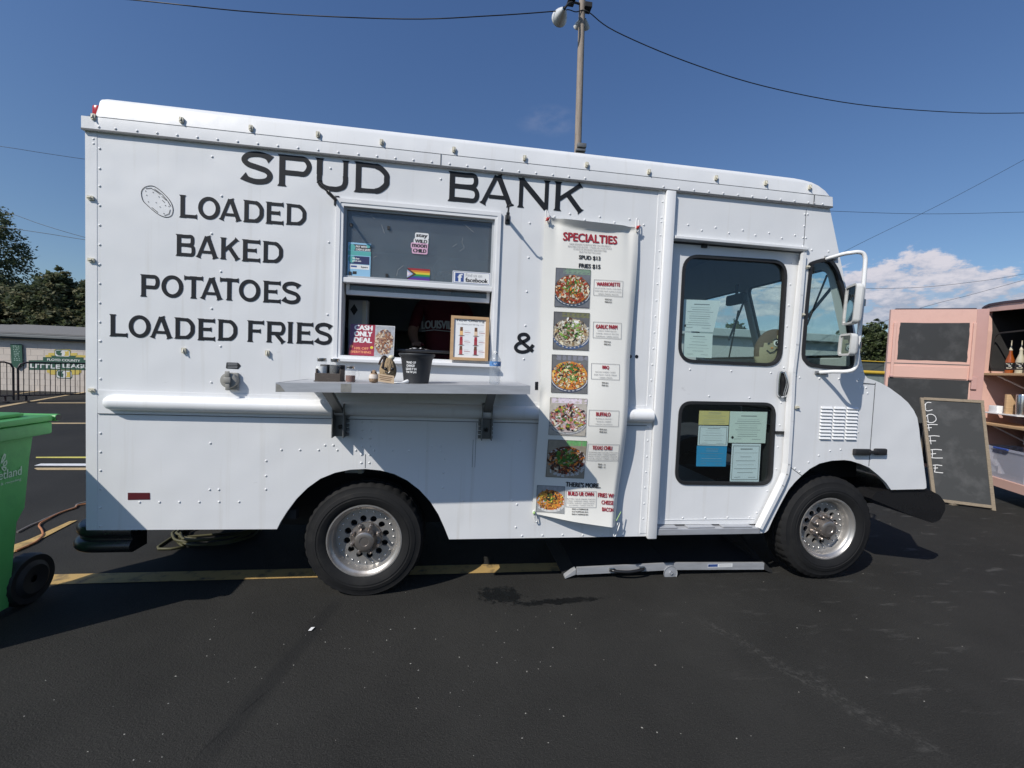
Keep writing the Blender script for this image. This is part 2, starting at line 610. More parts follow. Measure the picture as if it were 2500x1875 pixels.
# ------------------------------------------------------------------ shared materials
def paint_mat():
    """old white body paint: orange peel, rain streaks, scuffs"""
    m = bpy.data.materials.new('white_body_paint'); m.use_nodes = True
    t = m.node_tree; n = t.nodes; L = t.links.new; p = n['Principled BSDF']
    p.inputs['Roughness'].default_value = .42
    co = n.new('ShaderNodeTexCoord')
    def noise_(scale, det, stretch=(1, 1, 1), rough=.5):
        mp = n.new('ShaderNodeMapping'); mp.inputs['Scale'].default_value = stretch
        L(co.outputs['Object'], mp.inputs['Vector'])
        z = n.new('ShaderNodeTexNoise'); z.inputs['Scale'].default_value = scale; z.inputs['Detail'].default_value = det; z.inputs['Roughness'].default_value = rough
        L(mp.outputs[0], z.inputs['Vector']); return z.outputs['Fac']
    def rng(v, a, b, c, d):
        r = n.new('ShaderNodeMapRange')
        for k, x in zip(('From Min', 'From Max', 'To Min', 'To Max'), (a, b, c, d)): r.inputs[k].default_value = x
        L(v, r.inputs['Value']); return r.outputs[0]
    def mixc(f, a, b):
        x = n.new('ShaderNodeMix'); x.data_type = 'RGBA'; L(f, x.inputs['Factor'])
        for s, k in ((a, 'A'), (b, 'B')):
            if isinstance(s, tuple): x.inputs[k].default_value = s
            else: L(s, x.inputs[k])
        return x.outputs['Result']
    base = mixc(noise_(1.7, 5), (.735, .742, .745, 1), (.80, .80, .795, 1))
    streak = rng(noise_(2.2, 6, (9, 9, .35)), .58, .80, 0, .40)
    c = mixc(streak, base, (.56, .53, .47, 1))
    scuff = rng(noise_(7, 9, (1, 1, 1.6), .72), .66, .79, 0, .5)
    c = mixc(scuff, c, (.40, .39, .37, 1))
    L(c, p.inputs['Base Color'])
    L(rng(noise_(11, 4), .3, .7, .34, .52), p.inputs['Roughness'])
    b = n.new('ShaderNodeBump'); b.inputs['Strength'].default_value = .05; b.inputs['Distance'].default_value = .01
    L(noise_(140, 3), b.inputs['Height'])
    b2 = n.new('ShaderNodeBump'); b2.inputs['Strength'].default_value = .4; b2.inputs['Distance'].default_value = .05
    L(noise_(1.6, 2), b2.inputs['Height']); L(b.outputs[0], b2.inputs['Normal'])
    L(b2.outputs[0], p.inputs['Normal'])
    return m


def glow_through(m, share):
    """light also passes through thin stuff such as leaves and bin plastic"""
    t = m.node_tree; n = t.nodes; L = t.links.new; p = n['Principled BSDF']; o = n['Material Output']
    tr = n.new('ShaderNodeBsdfTranslucent'); mx_ = n.new('ShaderNodeMixShader'); mx_.inputs[0].default_value = share
    src = p.inputs['Base Color']
    if src.is_linked: L(src.links[0].from_socket, tr.inputs[0])
    else: tr.inputs[0].default_value = src.default_value
    L(p.outputs[0], mx_.inputs[1]); L(tr.outputs[0], mx_.inputs[2]); L(mx_.outputs[0], o.inputs[0])


PAINT = paint_mat()
WHITE = M('white_enamel', (.79, .79, .785), .35, var=.04)
VINYL = M('white_vinyl_frame', (.80, .80, .80), .45, var=.05, dark=(.5, .48, .44), dscale=6, damt=.25)
BLACK = M('black_rubber', (.018, .018, .019), .55, var=.2)
BLACKGLOSS = M('black_plastic', (.02, .02, .022), .3, var=.15)
INK = M('black_vinyl_lettering', (.016, .018, .022), .6, var=.1, spec=.2)
DARK = M('dark_underside', (.015, .015, .016), .8, var=.3)
STEEL = M('bare_steel', (.36, .36, .36), .38, 1.0, var=.2, scale=14, dark=(.16, .14, .12), dscale=9, damt=.6)
ALU = M('brushed_aluminium', (.47, .48, .50), .45, .35, var=.24, scale=7, stretch=(1, 6, 6), dark=(.35, .35, .36), dscale=5, damt=.5)
CHROME = M('chrome', (.75, .76, .78), .12, 1.0, var=.06)
GREYMETAL = M('grey_galvanised_metal', (.20, .205, .20), .5, .5, var=.25, scale=20)
RED_LENS = M('red_lens', (.42, .012, .015), .25, var=.1)
RED_DECAL = M('dark_red_reflector', (.10, .012, .018), .4, var=.1)
CREAM = M('yellowed_plastic', (.62, .58, .46), .5, var=.15, scale=40)
SEAM = M('dark_seam', (.10, .105, .11), .7, var=.2)
GLASS_CAB = glass_mat('tinted_cab_glass', (.89, .95, .935))
GLASS_CLEAR = glass_mat('clear_pane', (.9, .92, .92))
GLASS_SERVICE = glass_mat('hazy_service_pane', (.80, .84, .85), haze=.085, rough=.03)  # pale grey veil mixed into the pane, uneven by noise
MIRROR = M('mirror_glass', (.75, .78, .8), .03, 1.0, var=0)
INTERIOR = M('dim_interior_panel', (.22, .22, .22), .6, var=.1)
RUBBER_TYRE = M('tyre_rubber', (.012, .012, .0125), .75, var=.25, scale=18, dark=(.026, .025, .023), dscale=7, damt=.6, spec=.3)

# ------------------------------------------------------------------ the truck
TX, TY = 0.4, 1.05
truck = thing('food_truck', 'white step van food truck lettered SPUD BANK with a serving window and riveted sides', 'food truck', (TX, TY, 0))
WID = 2.10                                   # body width, Y 0 .. 2.1
ZR = 2.79                                    # underside of the drip rail


def avgrect(z, tl, tr, br, bl, Y=0.0):
    p = [W(z, *q, Y) for q in (tl, tr, br, bl)]
    return ((p[0][0] + p[3][0]) / 2, (p[2][1] + p[3][1]) / 2, (p[1][0] + p[2][0]) / 2, (p[0][1] + p[1][1]) / 2)


XB = -2.107                                  # rear end
rear_z = W('B', 520, 1215)[1]
arch_r = [W('d', *q) for q in ((598, 1143), (606, 1127), (620, 1105), (640, 1078), (664, 1054), (692, 1034), (724, 1021), (757, 1014.5), (790, 1013), (822, 1016), (852, 1024), (880, 1038), (906, 1058), (929, 1083), (947, 1111), (960, 1140), (968, 1160), (970, 1165))]
arch_f = [W('G', *q) for q in ((842, 1335), (890, 1328), (912, 1310), (955, 1215), (1000, 1125), (1040, 1050), (1080, 980), (1130, 920), (1185, 866), (1250, 812), (1330, 768), (1430, 745), (1530, 740), (1610, 750))]
arch_f += [W('L', *q) for q in ((1010, 113), (1100, 140), (1200, 182), (1300, 262), (1385, 345), (1440, 424))]
nose = [W('L', *q) for q in ((1800, 416), (1822, 402))] + [W('H', *q) for q in ((578, 1390), (560, 1250), (545, 1150), (540, 1100), (530, 1040), (510, 998), (480, 958), (440, 922), (380, 878), (330, 850), (300, 838), (262, 826), (246, 808))]
front_edge = [(3.064, 1.62), (2.679, ZR)]
door_in = [W('F', 150, 446), W('F', 1205, 532), W('F', 1185, 640), W('F', 1120, 1300), W('G', 1095, 60), W('G', 1075, 420), W('G', 1052, 770), W('G', 1040, 850), W('G', 1005, 930), W('G', 840, 1262)]
sill_z = W('G', 400, 1340)[1]
door_hole = door_in + [W('G', 820, 1300), (W('G', 10, 1340)[0], sill_z + .045), W('G', 60, 700), W('G', 105, 0)]
SVC = avgrect('C', (372, 250), (1420, 368), (1385, 1345), (338, 1312))       # hole for the service window
QW = [W('F', *q) for q in ((1240, 700), (1238, 648), (1275, 622), (1370, 598), (1425, 612), (1475, 680), (1510, 780), (1545, 905), (1580, 1090), (1610, 1300), (1622, 1440), (1612, 1482), (1560, 1500), (1400, 1494), (1260, 1478), (1205, 1440), (1183, 1380), (1195, 1200), (1215, 950))]
QWs = [(p.x, p.y) for p in smooth_path([Vector((a, b)) for a, b in QW], 3, True)]
side_outline = [(XB, rear_z)] + arch_r + [(W('E', 1250, 1530)[0], W('E', 600, 1534)[1]), (W('E', 1325, 1530)[0], sill_z)] + arch_f + nose + front_edge + [(XB, ZR)]
svc_hole = [(SVC[0], SVC[1]), (SVC[2], SVC[1]), (SVC[2], SVC[3]), (SVC[0], SVC[3])]
MB().plate(side_outline, [svc_hole, door_hole, inset(QWs, .012)], 0.0, .028).build('side_panel', PAINT, truck)

# far side, rear, floor, ceiling and front of the body
far_door = rrect(1.72, 1.50, 2.45, 2.22, .09)
far_q = [(x, z) for x, z in inset(QWs, .012)]
b = MB().plate(side_outline, [far_door, far_q], WID, WID - .028)
b.build('far_side_panel', PAINT, truck)
b = MB()
b.box((XB, .029, rear_z), (XB + .03, WID - .029, ZR))
b.build('rear_panel', PAINT, truck)
b = MB()
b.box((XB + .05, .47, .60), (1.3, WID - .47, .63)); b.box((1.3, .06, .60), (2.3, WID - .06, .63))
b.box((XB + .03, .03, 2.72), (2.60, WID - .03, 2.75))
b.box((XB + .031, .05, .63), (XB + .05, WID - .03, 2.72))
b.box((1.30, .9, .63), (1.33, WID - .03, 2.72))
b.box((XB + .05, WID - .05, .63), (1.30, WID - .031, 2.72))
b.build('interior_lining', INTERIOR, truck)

# windscreen wall: v runs from the hood (0) to the drip rail (1)
def scr(u, y, v):
    x, z = 3.064 + (2.679 - 3.064) * v, 1.62 + (ZR - 1.62) * v
    return (x - y * .95, u, z - y * .3)
ys = [.03, WID - .03]
pan1 = rrect(.10, .09, 1.005, .665, .06); pan2 = rrect(1.075, .09, 2.0, .665, .06)
MB().plate([(ys[0], 0), (ys[1], 0), (ys[1], 1), (ys[0], 1)], [pan1, pan2], 0, .03, scr).build('windscreen_wall', PAINT, truck)
for pn in (pan1, pan2):
    ws = MB().band([(u - (.02 if u < (pn[0][0] + pn[12][0]) / 2 else -.02), v) for u, v in pn], [(u, v) for u, v in inset(pn, .016)], -.006, .012, scr).build('windscreen', BLACK, truck)
    MB().plate(inset(pn, .012), (), .010, .014, scr).build('pane', GLASS_CAB, ws)

# hood: cowl and nose skin across the width
prof = nose[::-1]
prof = [(3.064, 1.615)] + [(x, z) for x, z in prof]
NW = 14
def nose_pt(i, j):
    x, z = prof[i]
    t = j / NW
    y = .03 + (WID - .06) * t
    bulge = .10 * math.sin(math.pi * t) * min(1, i / 5)
    return (x + bulge, y, z + .02 * math.sin(math.pi * t) * (1 if i < 7 else 0))
vs = [nose_pt(i, j) for i in range(len(prof)) for j in range(NW + 1)]
fs = [(i * (NW + 1) + j, i * (NW + 1) + j + 1, (i + 1) * (NW + 1) + j + 1, (i + 1) * (NW + 1) + j) for i in range(len(prof) - 1) for j in range(NW)]
MB().add(vs, fs).build('hood', PAINT, truck, smooth=40)

# dark things under the body
b = MB()
b.box((XB + .05, .45, .33), (-1.0, 1.65, .60)); b.box((-.05, .50, .36), (2.35, 1.6, .60))
b.box((-1.2, .62, .40), (3.6, .74, .56)); b.box((-1.2, 1.36, .40), (3.6, 1.48, .56))
b.box((-1.12, .42, .35), (.10, .46, 1.05)); b.box((2.35, .40, .45), (3.5, .44, 1.13)); b.box((-1.12, .03, .5), (-1.10, .42, 1.05)); b.box((.07, .03, .40), (.10, .50, 1.05)); b.box((2.36, .06, .45), (2.38, .40, 1.13))  # black wheel-well plates, added to keep out light from the far side
b.box((-1.12, .03, 1.05), (.10, .46, 1.07)); b.box((2.40, .03, 1.13), (3.5, .44, 1.15))
b.box((-.58, .2, .33), (-.46, 1.9, .43)); b.box((2.85, .25, .36), (2.95, 1.85, .44))
b.box((XB + .06, .04, .52), (-.95, .1, .58))
b.build('chassis', DARK, truck)

# roof cap lofted along the body: rear step, long barrel, round-over at the front
sec = [(-.016, 0), (-.016, .075), (-.0145, .085), (-.007, .160), (-.002, .178), (.010, .194), (.032, .204), (.075, .210), (.16, .214), (.40, .220), (1.05, .226)]
sec = sec + [(WID - y, z) for y, z in sec[-2::-1]]
st = [(-2.116, .40), (-2.110, .44), (-2.05, .46), (-2.047, .46), (-2.03, .97), (-2.0, 1.0), (-1.2, 1.0), (0, 1.0), (1.2, .995), (2.0, .985), (2.38, .97), (2.46, .945), (2.53, .89), (2.585, .80), (2.63, .67), (2.66, .52), (2.68, .38), (2.687, .30)]
vs, fs = [], []
for x, k in st:
    for y, z in sec:
        zz = z if z <= .076 and k > .3 else max(min(z, .076), z * k)
        if k <= .3: zz = z * k
        vs.append((x, y if x > -2.04 else y, ZR + zz))
ns = len(sec)
for i in range(len(st) - 1):
    for j in range(ns - 1): fs.append((i * ns + j, i * ns + j + 1, (i + 1) * ns + j + 1, (i + 1) * ns + j))
fs.append(tuple(range(ns))); fs.append(tuple(range((len(st) - 1) * ns, len(st) * ns)))
for i in range(len(st) - 1): fs.append((i * ns, (i + 1) * ns, (i + 1) * ns + ns - 1, i * ns + ns - 1))
MB().add(vs, fs).build('roof_cap', PAINT, truck, smooth=24)
b = MB()
b.box((XB - .008, -.020, ZR - .002), (2.687, -.0165, ZR + .008)); b.box((-2.08, -.0172, ZR + .0775), (2.66, -.015, ZR + .0795))  # lowest strip paints the rail's thin shadow line; the rest are joints
b.box((W('P', 1268, 140)[0] - .002, -.0195, ZR + .003), (W('P', 1268, 140)[0] + .002, -.016, ZR + .078))
xs_ = W('F', 1268, 150)[0]
b.box((xs_ - .002, -.0195, ZR + .003), (xs_ + .002, -.016, ZR + .078))
b.build('drip_rail_seam_and_shadow', SEAM, truck)
for k in (0, 1, 2):
    lamp = MB().box((-2.100, .03 + k * .95, 2.893), (-2.055, .13 + k * .95, 2.96), .014).build('clearance_lamp', RED_LENS, truck, smooth=40)

# thin panel joints and proud flange strips
def seam_v(z, x0, y0, x1, y1, w=.003):
    a, c = W(z, x0, y0), W(z, x1, y1)
    xm = (a[0] + c[0]) / 2
    b = MB(); b.box((xm - w / 2, -.0015, min(a[1], c[1])), (xm + w / 2, .004, max(a[1], c[1]))); b.build('panel_seam', SEAM, truck)
seam_v('J', 850, 40, 848, 188); seam_v('I', 1740, 960, 1740, 1330, .002); seam_v('I', 1718, 1100, 1712, 1330, .002)
seam_v('F', 1222, 205, 1200, 500); seam_v('H', 300, 850, 270, 1300, .005); 
for z, p, q in (('G', (1080, 788), (1187, 868)), ('H', (240, 852), (303, 858)), ('S', (525, 1480), (645, 1486))):
    a, c = W3(z, *p), W3(z, *q)
    MB().bar(a, c, .004, .004, (0, 1, 0)).build('panel_seam', SEAM, truck)
RZT, RZB = W('d', 700, 862)[1], W('d', 700, 906)[1]
xl, xr = W('B', 590, 520)[0], W('E', 1255, 610)[0]
ztop = (W('B', 590, 376)[1] + W('E', 1255, 465)[1]) / 2; zbot = (W('B', 590, 519)[1] + W('E', 1255, 617)[1]) / 2
MB().box((xl, -.006, zbot - .004), (xr, .001, zbot)).build('panel_seam', SEAM, truck)
xe = W('A', 583, 700)[0]
MB().box((XB, -.0016, rear_z + .004), (xe, .001, ZR - .003)).build('corner_flange', PAINT, truck)
# rub rail: half-round bar with a rounded rear end on a flat flange
b = MB()
b.box((xl, -.0045, zbot), (xr, .001, ztop))
b.build('rub_rail_flange', PAINT, truck)
zc = (W('B', 700, 405)[1] + W('B', 700, 490)[1]) / 2; rr = (W('B', 700, 400)[1] - W('B', 700, 493)[1]) / 2
xs0, xs1 = W('B', 607, 450, -.03)[0], W('E', 1305, 540, -.03)[0]
vs, fs = [], []
stn = [(xs0 + .002, .05)] + [(xs0 + rr * 1.25 * (1 - math.cos(a)), math.sin(a)) for a in (.35, .7, 1.05, 1.4)] + [(xs0 + rr * 1.3, 1), (xs0 + rr * 1.3 + .004, 1.012), (xs1, 1.012)]
for x, k in stn:
    for j in range(11):
        a = math.pi * j / 10
        vs.append((x, -.004 - .058 * k * math.sin(a) ** .8, zc + rr * k * math.cos(a)))
for i in range(len(stn) - 1):
    for j in range(10): fs.append((i * 11 + j, i * 11 + j + 1, (i + 1) * 11 + j + 1, (i + 1) * 11 + j))
fs.append(tuple(range((len(stn) - 1) * 11, len(stn) * 11)))
MB().add(vs, fs).build('rub_rail', PAINT, truck, smooth=45)

# upright channel between body and cab door, edge trims
cx0, cx1 = W('D', 1412, 60)[0], W('D', 1478, 60)[0]
cb0, cb1 = W('E', 1248, 1500)[0], W('E', 1325, 1500)[0]
c0, c1 = (cx0 + cb0) / 2, (cx1 + cb1) / 2
zb_ = W('E', 1290, 1532)[1]
b = MB(); b.box((c0, -.030, zb_), (c1, -.0005, ZR - .003), .003)
b.build('corner_channel', PAINT, truck, smooth=40)
b = MB(); b.box((c0 - .050, -.004, zb_ + .03), (c0 - .001, .001, ZR - .003), .0015)
b.build('channel_flange', PAINT, truck)
hz0, hz1 = W('F', 150, 432), W('F', 1222, 528)
b = MB(); zz = (hz0[1] + hz1[1]) / 2
b.box((hz0[0], -.022, zz - .010), (hz1[0] + .005, .04, zz + .012), .004)
b.build('door_header_rail', PAINT, truck)
# white guide trim down the front of the door opening
path = [W('F', 1190, 560), W('F', 1163, 900), W('F', 1130, 1300), W('G', 1103, 30), W('G', 1085, 420), W('G', 1064, 770), W('G', 1050, 850), W('G', 1015, 940), W('G', 840, 1285)]
pp = [Vector((x, -.012, z)) for x, z in path]
b = MB()
for a, c in zip(pp[:-1], pp[1:]): b.bar(a, c + (c - a).normalized() * .004, .024, .028, (0, 1, 0))
b.build('door_guide', PAINT, truck)
# metal sill under the door
s0 = W('G', 5, 1340)[0]; s1 = W('G', 838, 1330)[0]
b = MB(); b.box((s0, -.012, sill_z), (s1, .12, sill_z + .043), .003)
for t0, t1 in ((.30, .56), (.64, .93)): b.box((s0 + (s1 - s0) * t0, -.004, sill_z + .044), (s0 + (s1 - s0) * t1, .05, sill_z + .054), .003)
b.box((s0, -.004, sill_z + .044), (s0 + (s1 - s0) * .2, .05, sill_z + .054), .003)
b.build('door_sill', ALU, truck)

# rivets: low domes in the rows the photograph shows
RV = []
def rv(z, *pts):
    for p in pts: RV.append((z, p[0], p[1], p[2] if len(p) > 2 else 0.0))
def rvl(z, p, q, n, Y=0.0):
    for i in range(n):
        t = i / max(n - 1, 1); RV.append((z, p[0] + (q[0] - p[0]) * t, p[1] + (q[1] - p[1]) * t, Y))
rvl('A', (593, 270), (693, 281), 2, -.016); rvl('A', (822, 294), (2150, 434), 12, -.016)
for x in (773, 886, 996, 1104, 1214, 1321, 1427, 1532, 1635, 1737, 1840, 1940, 2037, 2135): RV.append(('P', x, 15 + (x - 70) * .1062, -.016))
for x in (67, 190, 312, 432, 550, 670, 785, 900, 1016, 1127, 1240, 1287, 1355): RV.append(('F', x, 20 + (x - 67) * .1085, -.016))
rv('A', (562, 343), (562, 371)); rv('A', *[(598 + i * .1, y) for i, y in enumerate((400, 520, 625, 742, 860, 977, 1095, 1210, 1326, 1441, 1555))])
rv('B', *[(603, y) for y in (80, 194, 307, 385, 633, 746, 857, 968, 1080, 1190)]); rv('B', (599, 445), (597, 505))
rvl('B', (707, 393), (1317, 407), 6); rvl('B', (1553, 414), (1898, 423), 4); rv('B', (682, 388), (682, 509))
rvl('B', (705, 510), (2008, 537), 12)
rvl('I', (870, 765), (1770, 785), 7); rvl('I', (870, 918), (2125, 945), 9)
rvl('B', (838, 1047), (1434, 1045), 6); rvl('B', (1688, 733), (2135, 735), 5)
rv('B', (1597, 799), (1595, 889), (1595, 970), (1258, 972), (1313, 972), (1950, 705), (2000, 705), (1262, 693), (1267, 328), (2168, 760), (2166, 811))
rvl('I', (797, 955), (790, 1293), 6); rvl('I', (870, 955), (857, 1293), 6)
rv('I', (895, 1190), (1047, 1192), (1188, 1195), (1335, 1195), (1450, 1198), (1380, 1157), (1447, 1157), (1485, 1257), (2110, 1105))
rv('J', (1708, 87), (1692, 240), (1685, 400), (1902, 542))
rv('E', (33, 1232), (168, 1232), (205, 1265), (196, 1450), (247, 1519), (412, 1516), (575, 1512), (738, 1515), (900, 1513), (1060, 1512))
for y in (62, 142, 271, 305, 412, 541, 675, 807, 940, 1069, 1199, 1330, 1462, 1588): RV.append(('D', 1390 - (y - 62) * .0625, y, -.003))
for y in (132, 258, 387, 647, 747, 877, 1002, 1128, 1258, 1380): RV.append(('E', 1301 - (y - 132) * .0585, y, -.003))
rv('A', (1273, 449), (1330, 685), (1270, 910), (1325, 1138), (1270, 1360), (1323, 1586), (1983, 519), (1973, 962), (1965, 1396))
rv('C', (1040, 103), (1640, 400), (1632, 633), (1620, 863), (1610, 1092), (1600, 1318))
rv('D', (510, 262), (635, 240), (755, 287), (877, 263), (995, 308), (1117, 283), (1233, 329))
rv('F', (265, 328), (375, 373), (487, 349), (595, 395), (707, 372), (810, 412), (920, 394), (1023, 436), (1130, 412), (1210, 243), (1233, 243), (1205, 338), (1197, 432), (1219, 433), (1195, 502), (1266, 532), (1402, 544), (1383, 585))
rv('F', (1205, 622), (1192, 810), (1180, 997), (1165, 1180), (1153, 1365), (1140, 1548), (1168, 1565), (1328, 1572), (1485, 1577))
rv('F', *[(x, y, .045) for x, y in ((1105, 640), (1093, 810), (1080, 980), (1067, 1150), (1055, 1318), (1040, 1485), (280, 1500), (614, 1512), (935, 1527))])
rv('G', *[(x, y, .045) for x, y in ((433, 222), (762, 235), (1018, 275), (1006, 457), (992, 636), (979, 813), (906, 990), (820, 1168), (38, 1212), (222, 1208), (404, 1208), (583, 1204), (762, 1203))])
rv('G', (1125, 236), (1113, 420), (1100, 600), (1087, 778), (1087, 808), (1132, 808), (1168, 835), (1071, 886), (1034, 970), (991, 1047), (949, 1130), (906, 1210), (873, 1275), (1240, 758), (1323, 703), (1415, 666), (1500, 655), (1640, 515))
rv('S', (508, 1305), (515, 1358), (478, 1440), (508, 1440), (502, 1517), (558, 1520), (572, 1577), (283, 1430), (85, 1425))
b = MB()
for z, x, y, Y in RV:
    a, c = W(z, x, y, Y)
    b.lathe([(.0072, .001), (.0067, -.0023), (.0042, -.0040), (0, -.0045)], (a, Y, c), (0, 1, 0), 8)
b.build('rivets', PAINT, truck, smooth=60, kind='stuff')

# ------------------------------------------------------------------ cab door
DY = .045
d_out = [W('F', 60, 470, DY), W('F', 1200, 560, DY), W('F', 1165, 900, DY), W('G', 1092, 30, DY), W('G', 1072, 420, DY), W('G', 1050, 770, DY), W('G', 1036, 850, DY), W('G', 1000, 930, DY), W('G', 815, 1258, DY), W('G', -60, 1262, DY)]
uw = [W('F', *q, DY) for q in ((222, 563), (1070, 618), (1018, 1478), (178, 1440))]
lw = [W('G', *q, DY) for q in ((192, 260), (975, 275), (942, 946), (152, 938))]
uwo, lwo = rpoly(uw, .125, 8), rpoly(lw, .10, 8)
door = MB().plate(d_out, [inset(uwo, .012), inset(lwo, .012)], DY, DY + .03).build('door', PAINT, truck)
for oo in (uwo, lwo):
    MB().band(oo, inset(oo, .022), DY - .008, DY + .02).build('window_gasket', BLACK, door, smooth=30)
    MB().plate(inset(oo, .018), (), DY + .012, DY + .016).build('pane', GLASS_CAB, door)
gk = MB().band(QWs, inset(QWs, .026), -.008, .02).build('quarter_window', BLACK, truck, smooth=30)
MB().plate(inset(QWs, .02), (), .008, .012).build('pane', GLASS_CAB, gk)
# chrome pull handle
hh = [W('G', *q, DY) for q in ((990, 25), (1035, 12), (1062, 70), (1080, 150), (1050, 225), (1000, 235), (975, 210), (980, 90))]
hd = MB().band(rpoly(hh, .012, 4), inset(rpoly(hh, .012, 4), .010), DY - .022, DY - .001).build('handle', CHROME, door, smooth=40)
b = MB(); b.plate(inset(rpoly(hh, .012, 4), .008), (), DY - .006, DY - .0005); b.build('handle_recess', BLACKGLOSS, door)
p = [W3('G', 1045, 30, DY - .03), W3('G', 1068, 110, DY - .04), W3('G', 1040, 215, DY - .025)]
MB().tube(smooth_path(p, 4), .010, 8).build('handle_lever', CHROME, door, smooth=60)
b = MB(); b.box((W('F', 380, 490, DY)[0] - .008, DY - .012, W('F', 395, 515, DY)[1]), (W('F', 410, 500, DY)[0] + .004, DY - .001, W('F', 395, 490, DY)[1])); b.build('door_stop', BLACK, door)
b = MB(); zz = W('G', 300, 1222, DY)[1]; b.box((d_out[-1][0] + .06, DY - .003, zz - .002), (d_out[-2][0] - .02, DY + .001, zz + .002)); b.build('door_hem', PAINT, door)

# cab inside: dash, wheel, seat, divider between the windscreens is part of the wall
b = MB()
b.box((2.55, .10, 1.28), (3.0, 2.0, 1.60), .05)
b.build('dashboard', DARK, truck)
b = MB()
tor = [(2.30 + .19 * math.cos(a) * .35, 1.55 + .19 * math.sin(a), 1.48 + .19 * math.cos(a)) for a in [2 * math.pi * i / 24 for i in range(24)]]
b.tube(tor, .014, 8, closed=True)
b.bar((2.30, 1.55, 1.48), (2.62, 1.55, 1.30), .04); b.bar((2.30, 1.36, 1.48), (2.30, 1.74, 1.48), .02)
b.build('steering_wheel', BLACK, truck, smooth=50)
b = MB(); b.box((1.45, 1.25, .95), (1.85, 1.75, 1.10), .04); b.box((1.40, 1.25, 1.08), (1.52, 1.75, 1.62), .04); b.box((1.55, 1.4, .63), (1.75, 1.6, .95))
b.build('driver_seat', BLACK, truck, smooth=40)
# wiper lying on the windscreen, mirror inside
wp_ = [Vector(scr(.16, -.025, .62)), Vector(scr(.45, -.03, .32)), Vector(scr(.80, -.02, .06))]
b = MB(); b.tube(wp_, .008, 6); b.bar(Vector(scr(.1, -.02, .56)), Vector(scr(.75, -.02, .18)), .014, .02); b.build('wiper', BLACK, truck)
wp_ = [Vector(scr(1.25, -.025, .50)), Vector(scr(1.6, -.02, .06))]
b = MB(); b.tube(wp_, .008, 6); b.bar(Vector(scr(1.15, -.02, .55)), Vector(scr(1.5, -.02, .26)), .014, .02); b.build('wiper', BLACK, truck)
b = MB(); q = Vector(scr(1.04, .12, .60)); b.box(q - Vector((.03, .13, .05)), q + Vector((.03, .13, .05)), .015); b.bar(q, q + Vector((.0, 0, .14)), .02); b.build('inside_mirror', BLACK, truck)

# ------------------------------------------------------------------ wheels
def wheel(x, z, Rt, name='wheel'):
    Y0 = .035                                  # outer face of the tyre
    root = link(name, None, truck, (0, 0, 0))
    root.location = (0, 0, 0)
    b = MB()
    nseg = 120
    prof_ = [(.236, .030), (.243, .006), (.262, -.006), (.288, -.012), (.290, -.0095), (.300, -.0095), (.302, -.012), (.326, -.006), (.328, -.0035), (.350, .004), (.362, .004), (Rt - .006, .022), (Rt, .040), (Rt + .001, .075), (Rt - .006, .078), (Rt - .006, .088), (Rt + .001, .091), (Rt + .001, .128), (Rt - .006, .131), (Rt - .006, .141), (Rt + .001, .144), (Rt, .195), (.34, .225), (.26, .23), (.236, .20)]
    def wob(i, j, a):
        if i in (11, 12) and j % 3 == 0: return .982
        if i in (13, 16, 17, 20) and j % 3 == 0: return .985
        return 1.0
    prof_ = [(r if i < 4 or i > 17 else r, h) for i, (r, h) in enumerate(prof_)]
    b.lathe(prof_, (x, Y0, z), (0, 1, 0), nseg, wob)
    b.build('tyre', RUBBER_TYRE, root, smooth=24)
    b = MB()
    b.lathe([(.238, .055), (.244, .016), (.240, .004), (.232, .004), (.227, .012), (.222, .020), (.214, .024), (.208, .030), (.203, .05), (.199, .072), (.196, .078)], (x, Y0, z), (0, 1, 0), 64)
    yd = Y0 + .078
    holes = [circ(x + .127 * math.cos(a), z + .127 * math.sin(a), .0215, 14) for a in [2 * math.pi * (i + .35) / 12 for i in range(12)]]
    b.plate(circ(x, z, .197, 64), holes + [circ(x, z, .05, 20)], yd, yd + .022)
    b.build('rim', RIM, root, smooth=35)
    b = MB(); b.lathe([(.192, .14), (.05, .14)], (x, Y0, z), (0, 1, 0), 40); b.lathe([(.199, .09), (.199, .22)], (x, Y0, z), (0, 1, 0), 40)
    b.build('brake_drum', DARK, root)
    b = MB()
    for i in range(24):
        a = 2 * math.pi * i / 24
        b.lathe([(.0065, 0), (.0065, -.004), (.004, -.0075), (0, -.008)], (x + .176 * math.cos(a), yd, z + .176 * math.sin(a)), (0, 1, 0), 8)
    b.build('rim_bolts', CHROME_DULL, root, smooth=50, kind='stuff')
    b = MB()
    b.lathe([(.105, 0), (.100, -.010), (.070, -.014), (.067, -.020), (.065, -.070), (.061, -.082), (.054, -.086), (.030, -.086), (.028, -.083), (0, -.083)], (x, yd, z), (0, 1, 0), 32)
    b.build('hub_cap', HUB, root, smooth=30)
    nut = None
    for i in range(8):
        a = 2 * math.pi * (i + .5) / 8
        bb = MB()
        bb.lathe([(.0135, 0), (.0135, -.030), (.0105, -.032), (.0105, -.052), (.006, -.058), (0, -.058)], (0, 0, 0), (0, 1, 0), 6)
        if nut is None:
            me = bb.build('lug_nut', HUB, None, smooth=25); nut = me
            me.location = (x + .090 * math.cos(a), yd - .010, z + .090 * math.sin(a)); adopt(me, root)
        else:
            o = nut.copy(); COL.objects.link(o); o.location = (x + .090 * math.cos(a), yd - .010, z + .090 * math.sin(a)); 
    return root


